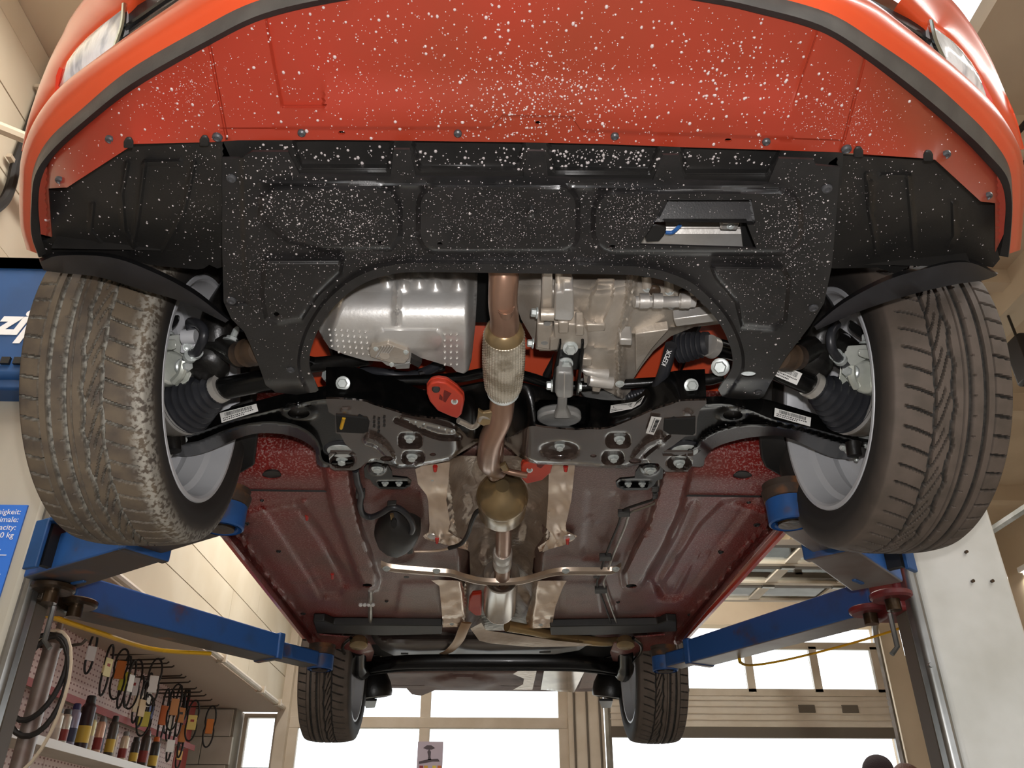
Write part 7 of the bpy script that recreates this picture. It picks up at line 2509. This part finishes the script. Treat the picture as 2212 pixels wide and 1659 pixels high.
# spray cans on the shelf
cans = [(5.02, .030, .20, 'd9d4c8', '555'), (5.12, .030, .21, 'c9c4b8', '444'), (5.24, .033, .26, '9a9cb4', '2a2c60'), (5.38, .042, .33, '3a3034', '111'), (5.52, .027, .24, 'd6cfa0', '777'), (5.61, .027, .24, 'd8b09a', '666'), (5.70, .027, .24, '3c3430', '888'), (5.80, .030, .27, '55504a', '333'),
        (5.93, .028, .20, 'b9a58f', '777'), (6.03, .028, .20, 'd9cbb4', '777'), (6.13, .028, .20, 'c9bca0', '888'), (6.24, .028, .19, '3d3a38', '222'), (6.33, .028, .20, '8f97a8', '444'), (6.42, .033, .26, '4a423e', '3a1512'), (6.53, .033, .26, 'cfcac0', 'bbb'), (6.64, .033, .24, '3a3836', 'c5601c'), (6.75, .03, .2, 'bdb6a8', '777')]
lab_c = ['small pale can at the post end of the can shelf', 'small grey-cream can next to the first pale can', 'blue-grey spray can with a dark blue cap', 'tall thick black spray can with a black cap, largest on the shelf', 'slim yellowish spray can right of the tall black can', 'slim salmon spray can in the middle of the shelf', 'slim dark spray can beside the salmon one', 'tall dark grey spray can with a cone top', 'brownish spray can after the tall dark grey one', 'cream spray can left of the beige one', 'beige spray can after the cream one', 'short black spray can in the middle row', 'grey-blue spray can beside the short black one', 'wide dark can with a dark red cap', 'wide pale can with a pale cap', 'black can with an orange cap near the row end', 'small beige can at the far end of the can row']
for i, (y, r, h, c1, c2) in enumerate(cans):
    base = Vector((XPB + .23 + .02 * math.sin(i * 3), y * 1.0 + .28, 1.80))
    t = thing('spray_can', lab_c[i], 'spray can', base, 'spray cans on the shelf')
    c2 = c2 if len(c2) == 6 else ''.join(q * 2 for q in c2)
    MB().lathe([(0, r * .9), (.004, r), (h * .78, r), (h * .80, r * .97), (h * .88, r * .6), (h * .9, r * .4)], base, n=18).build('can_body', mat('can_' + c1, c1, .35, .3), t)
    MB().lathe([(h * .84, r * .72), (h * .98, r * .66), (h, r * .5)], base, n=16).build('cap', mat('cap_' + c2, c2, .45), t)
    MB().lathe([(h * .15, r * 1.012), (h * .45, r * 1.012)], base, n=18, cap0=False, cap1=False).build('label_band', mat('band_' + str(i % 4), ('c8c0b4', '8a2f2a', '2f3a5a', 'd8b84a')[i % 4], .5), t)

# hose stand in front of the pegboard
b0 = PD(112, 1400, 4.3)
tp = PD(133, 1330, 4.3)
hs_ = thing('hose_stand', 'grey tapering stand with black and beige hoses looped beside the pegboard', 'hose stand', (b0.x, b0.y, 0))
MB().lathe([(0, .18), (.02, .18), (.03, .03)], (b0.x, b0.y, 0), n=24).build('base_plate', MATS['post_edge'], hs_)
MB().tube([(b0.x, b0.y, .02), (b0.x, b0.y, b0.z - .45), (b0.x, b0.y, b0.z - .02), (b0.x + .004, b0.y, b0.z + .02), (b0.x + .01, b0.y, b0.z + .06), (b0.x + .012, b0.y, tp.z + .05)], [.045, .045, .042, .052, .02, .012], 16).build('pole', MATS['lift_worn_steel'], hs_)
for s_ in (-1, 1):
    MB().tube([(b0.x, b0.y, b0.z), (b0.x + s_ * .16, b0.y - .03, b0.z + .015), (b0.x + s_ * .18, b0.y - .03, b0.z + .04)], .008, 6).build('cross_arm', MATS['wire_steel'], hs_)
for nm, m, rx, rz_, ph, rr_ in (('black_hose', 'cable_black', .14, .24, 0, .014), ('black_hose', 'cable_black', .12, .20, .3, .014), ('beige_hose', 'cream_wall', .15, .34, .2, .009)):
    pts = []
    for k in range(26):
        an = 2 * PI * k / 25
        pts.append((b0.x + rx * math.sin(an + ph) + .02, b0.y - .08 - .02 * math.cos(an), b0.z - rz_ * .8 + rz_ * math.cos(an)))
    MB().tube(pts, rr_, 8).build(nm, MATS[m], hs_)

# poster on the window
y_ = YB - .03
q0, q1 = PY(903, 1602, y_), PY(954, 1700, y_)
po = slab('window_poster', q0.x, q1.x, y_ - .006, y_, q1.z, q0.z, mat('poster_ground', 'b3a7b4', .6), None, kind='thing')
tag(po, 'grey-lilac picture poster stuck in the middle of the rear window', 'poster')


def pp(name, pts, m):
    P = [PY(a, b, y_ - .0065) for a, b in pts]
    return MB().prism(P, (0, -.002, 0)).build(name, m, po, smooth=0)


pp('dark_motif', [(923, 1624), (927, 1618), (931, 1624), (930, 1636), (932, 1642), (924, 1642), (925, 1634)], mat('poster_dark', '4a4048', .6))
pp('dark_motif', [(914, 1616), (922, 1610), (932, 1610), (940, 1616), (932, 1619), (922, 1619)], MATS['poster_dark'])
pp('curved_band', [(905, 1645), (925, 1640), (946, 1639), (950, 1645), (935, 1645), (905, 1650)], MATS['poster_dark'])
for a, c in ((906, '8f3a3a'), (916, 'd0a03a'), (934, 'd8c048'), (945, 'c07038')):
    pp('colour_box', [(a, 1654), (a + 8, 1654), (a + 8, 1668), (a, 1668)], mat('poster_' + c, c, .6))

# ------------------------------------------------------------------ two people standing by the open door
def person(px, py, Y, height, cloth, hairc, label, cap, face_yaw):
    top = PY(px, py, Y)
    H = top.z
    S = H / 1.78
    base = Vector((top.x, Y, 0))
    t = thing('person', label, 'person', base, 'people by the open door')
    skin = mat('skin', 'c99a83', .5)
    Rz = Matrix.Rotation(face_yaw, 3, 'Z')

    def skinned(name, verts, edges, radii, m, root=0, sub=2):
        me = bpy.data.meshes.new(name)
        me.from_pydata([tuple(Rz @ (Vector(v) * S)) for v in verts], edges, [])
        o = bpy.data.objects.new(name, me)
        COL.objects.link(o)
        o.location = base
        o.modifiers.new('skin', 'SKIN')
        for i, r in enumerate(radii):
            sv = me.skin_vertices[0].data[i]
            sv.radius = (r * S, r * S) if not isinstance(r, tuple) else (r[0] * S, r[1] * S)
            sv.use_root = (i == root)
        sb = o.modifiers.new('sub', 'SUBSURF')
        sb.levels = sb.render_levels = sub
        me.materials.append(m)
        adopt(o, t)
        return o
    # body: pelvis, spine, neck, head, arms, hands, legs, feet  (front = -y)
    V = [(0, 0, .95), (0, .01, 1.15), (0, .02, 1.36), (0, .01, 1.50), (0, -.005, 1.57), (0, -.015, 1.66), (0, -.01, 1.715)]
    E = [(0, 1), (1, 2), (2, 3), (3, 4), (4, 5), (5, 6)]
    R = [(.15, .11), (.135, .10), (.155, .10), .055, .06, (.072, .088), (.055, .07)]
    for s_ in (-1, 1):
        k = len(V)
        V += [(s_ * .18, .02, 1.42), (s_ * .25, .03, 1.15), (s_ * .24, -.04, .92), (s_ * .24, -.07, .83)]
        E += [(2, k), (k, k + 1), (k + 1, k + 2), (k + 2, k + 3)]
        R += [.062, .045, .032, (.04, .022)]
        for f in range(4):
            j = len(V)
            V += [(s_ * .24 + (f - 1.5) * .0 , -.07 + (f - 1.5) * .02, .79), (s_ * .235, -.08 + (f - 1.5) * .021, .745 + .008 * abs(f - 1.5))]
            E += [(k + 3, j), (j, j + 1)]
            R += [.009, .008]
        j = len(V)
        V += [(s_ * .215, -.115, .83), (s_ * .205, -.125, .80)]
        E += [(k + 3, j), (j, j + 1)]
        R += [.011, .009]
        k = len(V)
        V += [(s_ * .10, 0, .90), (s_ * .11, -.01, .50), (s_ * .115, .02, .10), (s_ * .12, -.03, .045), (s_ * .125, -.15, .035)]
        E += [(0, k), (k, k + 1), (k + 1, k + 2), (k + 2, k + 3), (k + 3, k + 4)]
        R += [.085, .058, .042, .04, .035]
    skinned('body', V, E, R, skin)
    jk = [(0, 0, .90), (0, .01, 1.15), (0, .02, 1.36), (0, .01, 1.47)]
    je = [(0, 1), (1, 2), (2, 3)]
    jr = [(.175, .135), (.16, .125), (.18, .125), .075]
    for s_ in (-1, 1):
        k = len(jk)
        jk += [(s_ * .18, .02, 1.42), (s_ * .25, .03, 1.15), (s_ * .24, -.04, .91)]
        je += [(2, k), (k, k + 1), (k + 1, k + 2)]
        jr += [.08, .062, .048]
    skinned('jacket', jk, je, jr, mat('cloth_' + cloth, cloth, .85))
    tr = [(0, 0, .95)]
    te = []
    trr = [(.165, .125)]
    for s_ in (-1, 1):
        k = len(tr)
        tr += [(s_ * .10, 0, .88), (s_ * .11, -.01, .50), (s_ * .115, .02, .10)]
        te += [(0, k), (k, k + 1), (k + 1, k + 2)]
        trr += [.10, .075, .065]
    skinned('trousers', tr, te, trr, mat('trouser_dark', '2a2c34', .9))
    # hair or knitted cap, ears, nose
    hc = base + Rz @ (Vector((0, -.005, 1.695)) * S)
    mbh = MB()
    n = 20
    rows = []
    for i in range(9):
        a = PI / 2 * i / 8
        row = []
        for j in range(n):
            b = 2 * PI * j / n
            low = .035 * (1 if not cap else .6) * (math.sin(b) > .2) * (1 - math.sin(a)) if not cap else 0
            rr_ = 1 + .02 * math.sin(5 * b + i)
            v = Vector((.086 * rr_ * math.cos(a) * math.cos(b), .104 * rr_ * math.cos(a) * math.sin(b), (.085 if cap else .080) * math.sin(a) - .02 - low * 2))
            row.append(hc + Rz @ (v * S))
        rows.append(row)
    if cap:
        rows.insert(0, [hc + (v - hc) * 1.04 + Vector((0, 0, -.025)) for v in rows[0]])
    mbh.loft(rows)
    mbh.build('knitted_cap' if cap else 'hair', mat('hair_' + hairc, hairc, .9 if cap else .5, bump=.6, bscale=180, bdist=.01), t, smooth=70)
    for s_ in (-1, 1):
        ellips(base + Rz @ (Vector((s_ * .082, .0, 1.635)) * S), .012, .022, .032, 8).build('ear', skin, t)
        ellips(base + Rz @ (Vector((s_ * .032, -.094, 1.645)) * S), .012, .006, .007, 8).build('eye', MATS['black_plain'], t)
    ellips(base + Rz @ (Vector((0, -.108, 1.615)) * S), .013, .018, .024, 8).build('nose', skin, t)
    ellips(base + Rz @ (Vector((0, -.096, 1.573)) * S), .026, .008, .007, 8).build('mouth', mat('lip', 'a86a5c', .5), t)
    return t


person(1888, 1622, 5.3, 1.78, '3b3f46', '3a3034', 'person in a dark knitted cap facing the camera near the open door', True, 0.0)
person(1946, 1637, 4.75, 1.75, '4a3a30', '5a3524', 'person with short brown hair standing nearer than the one with the cap', False, 2.2)
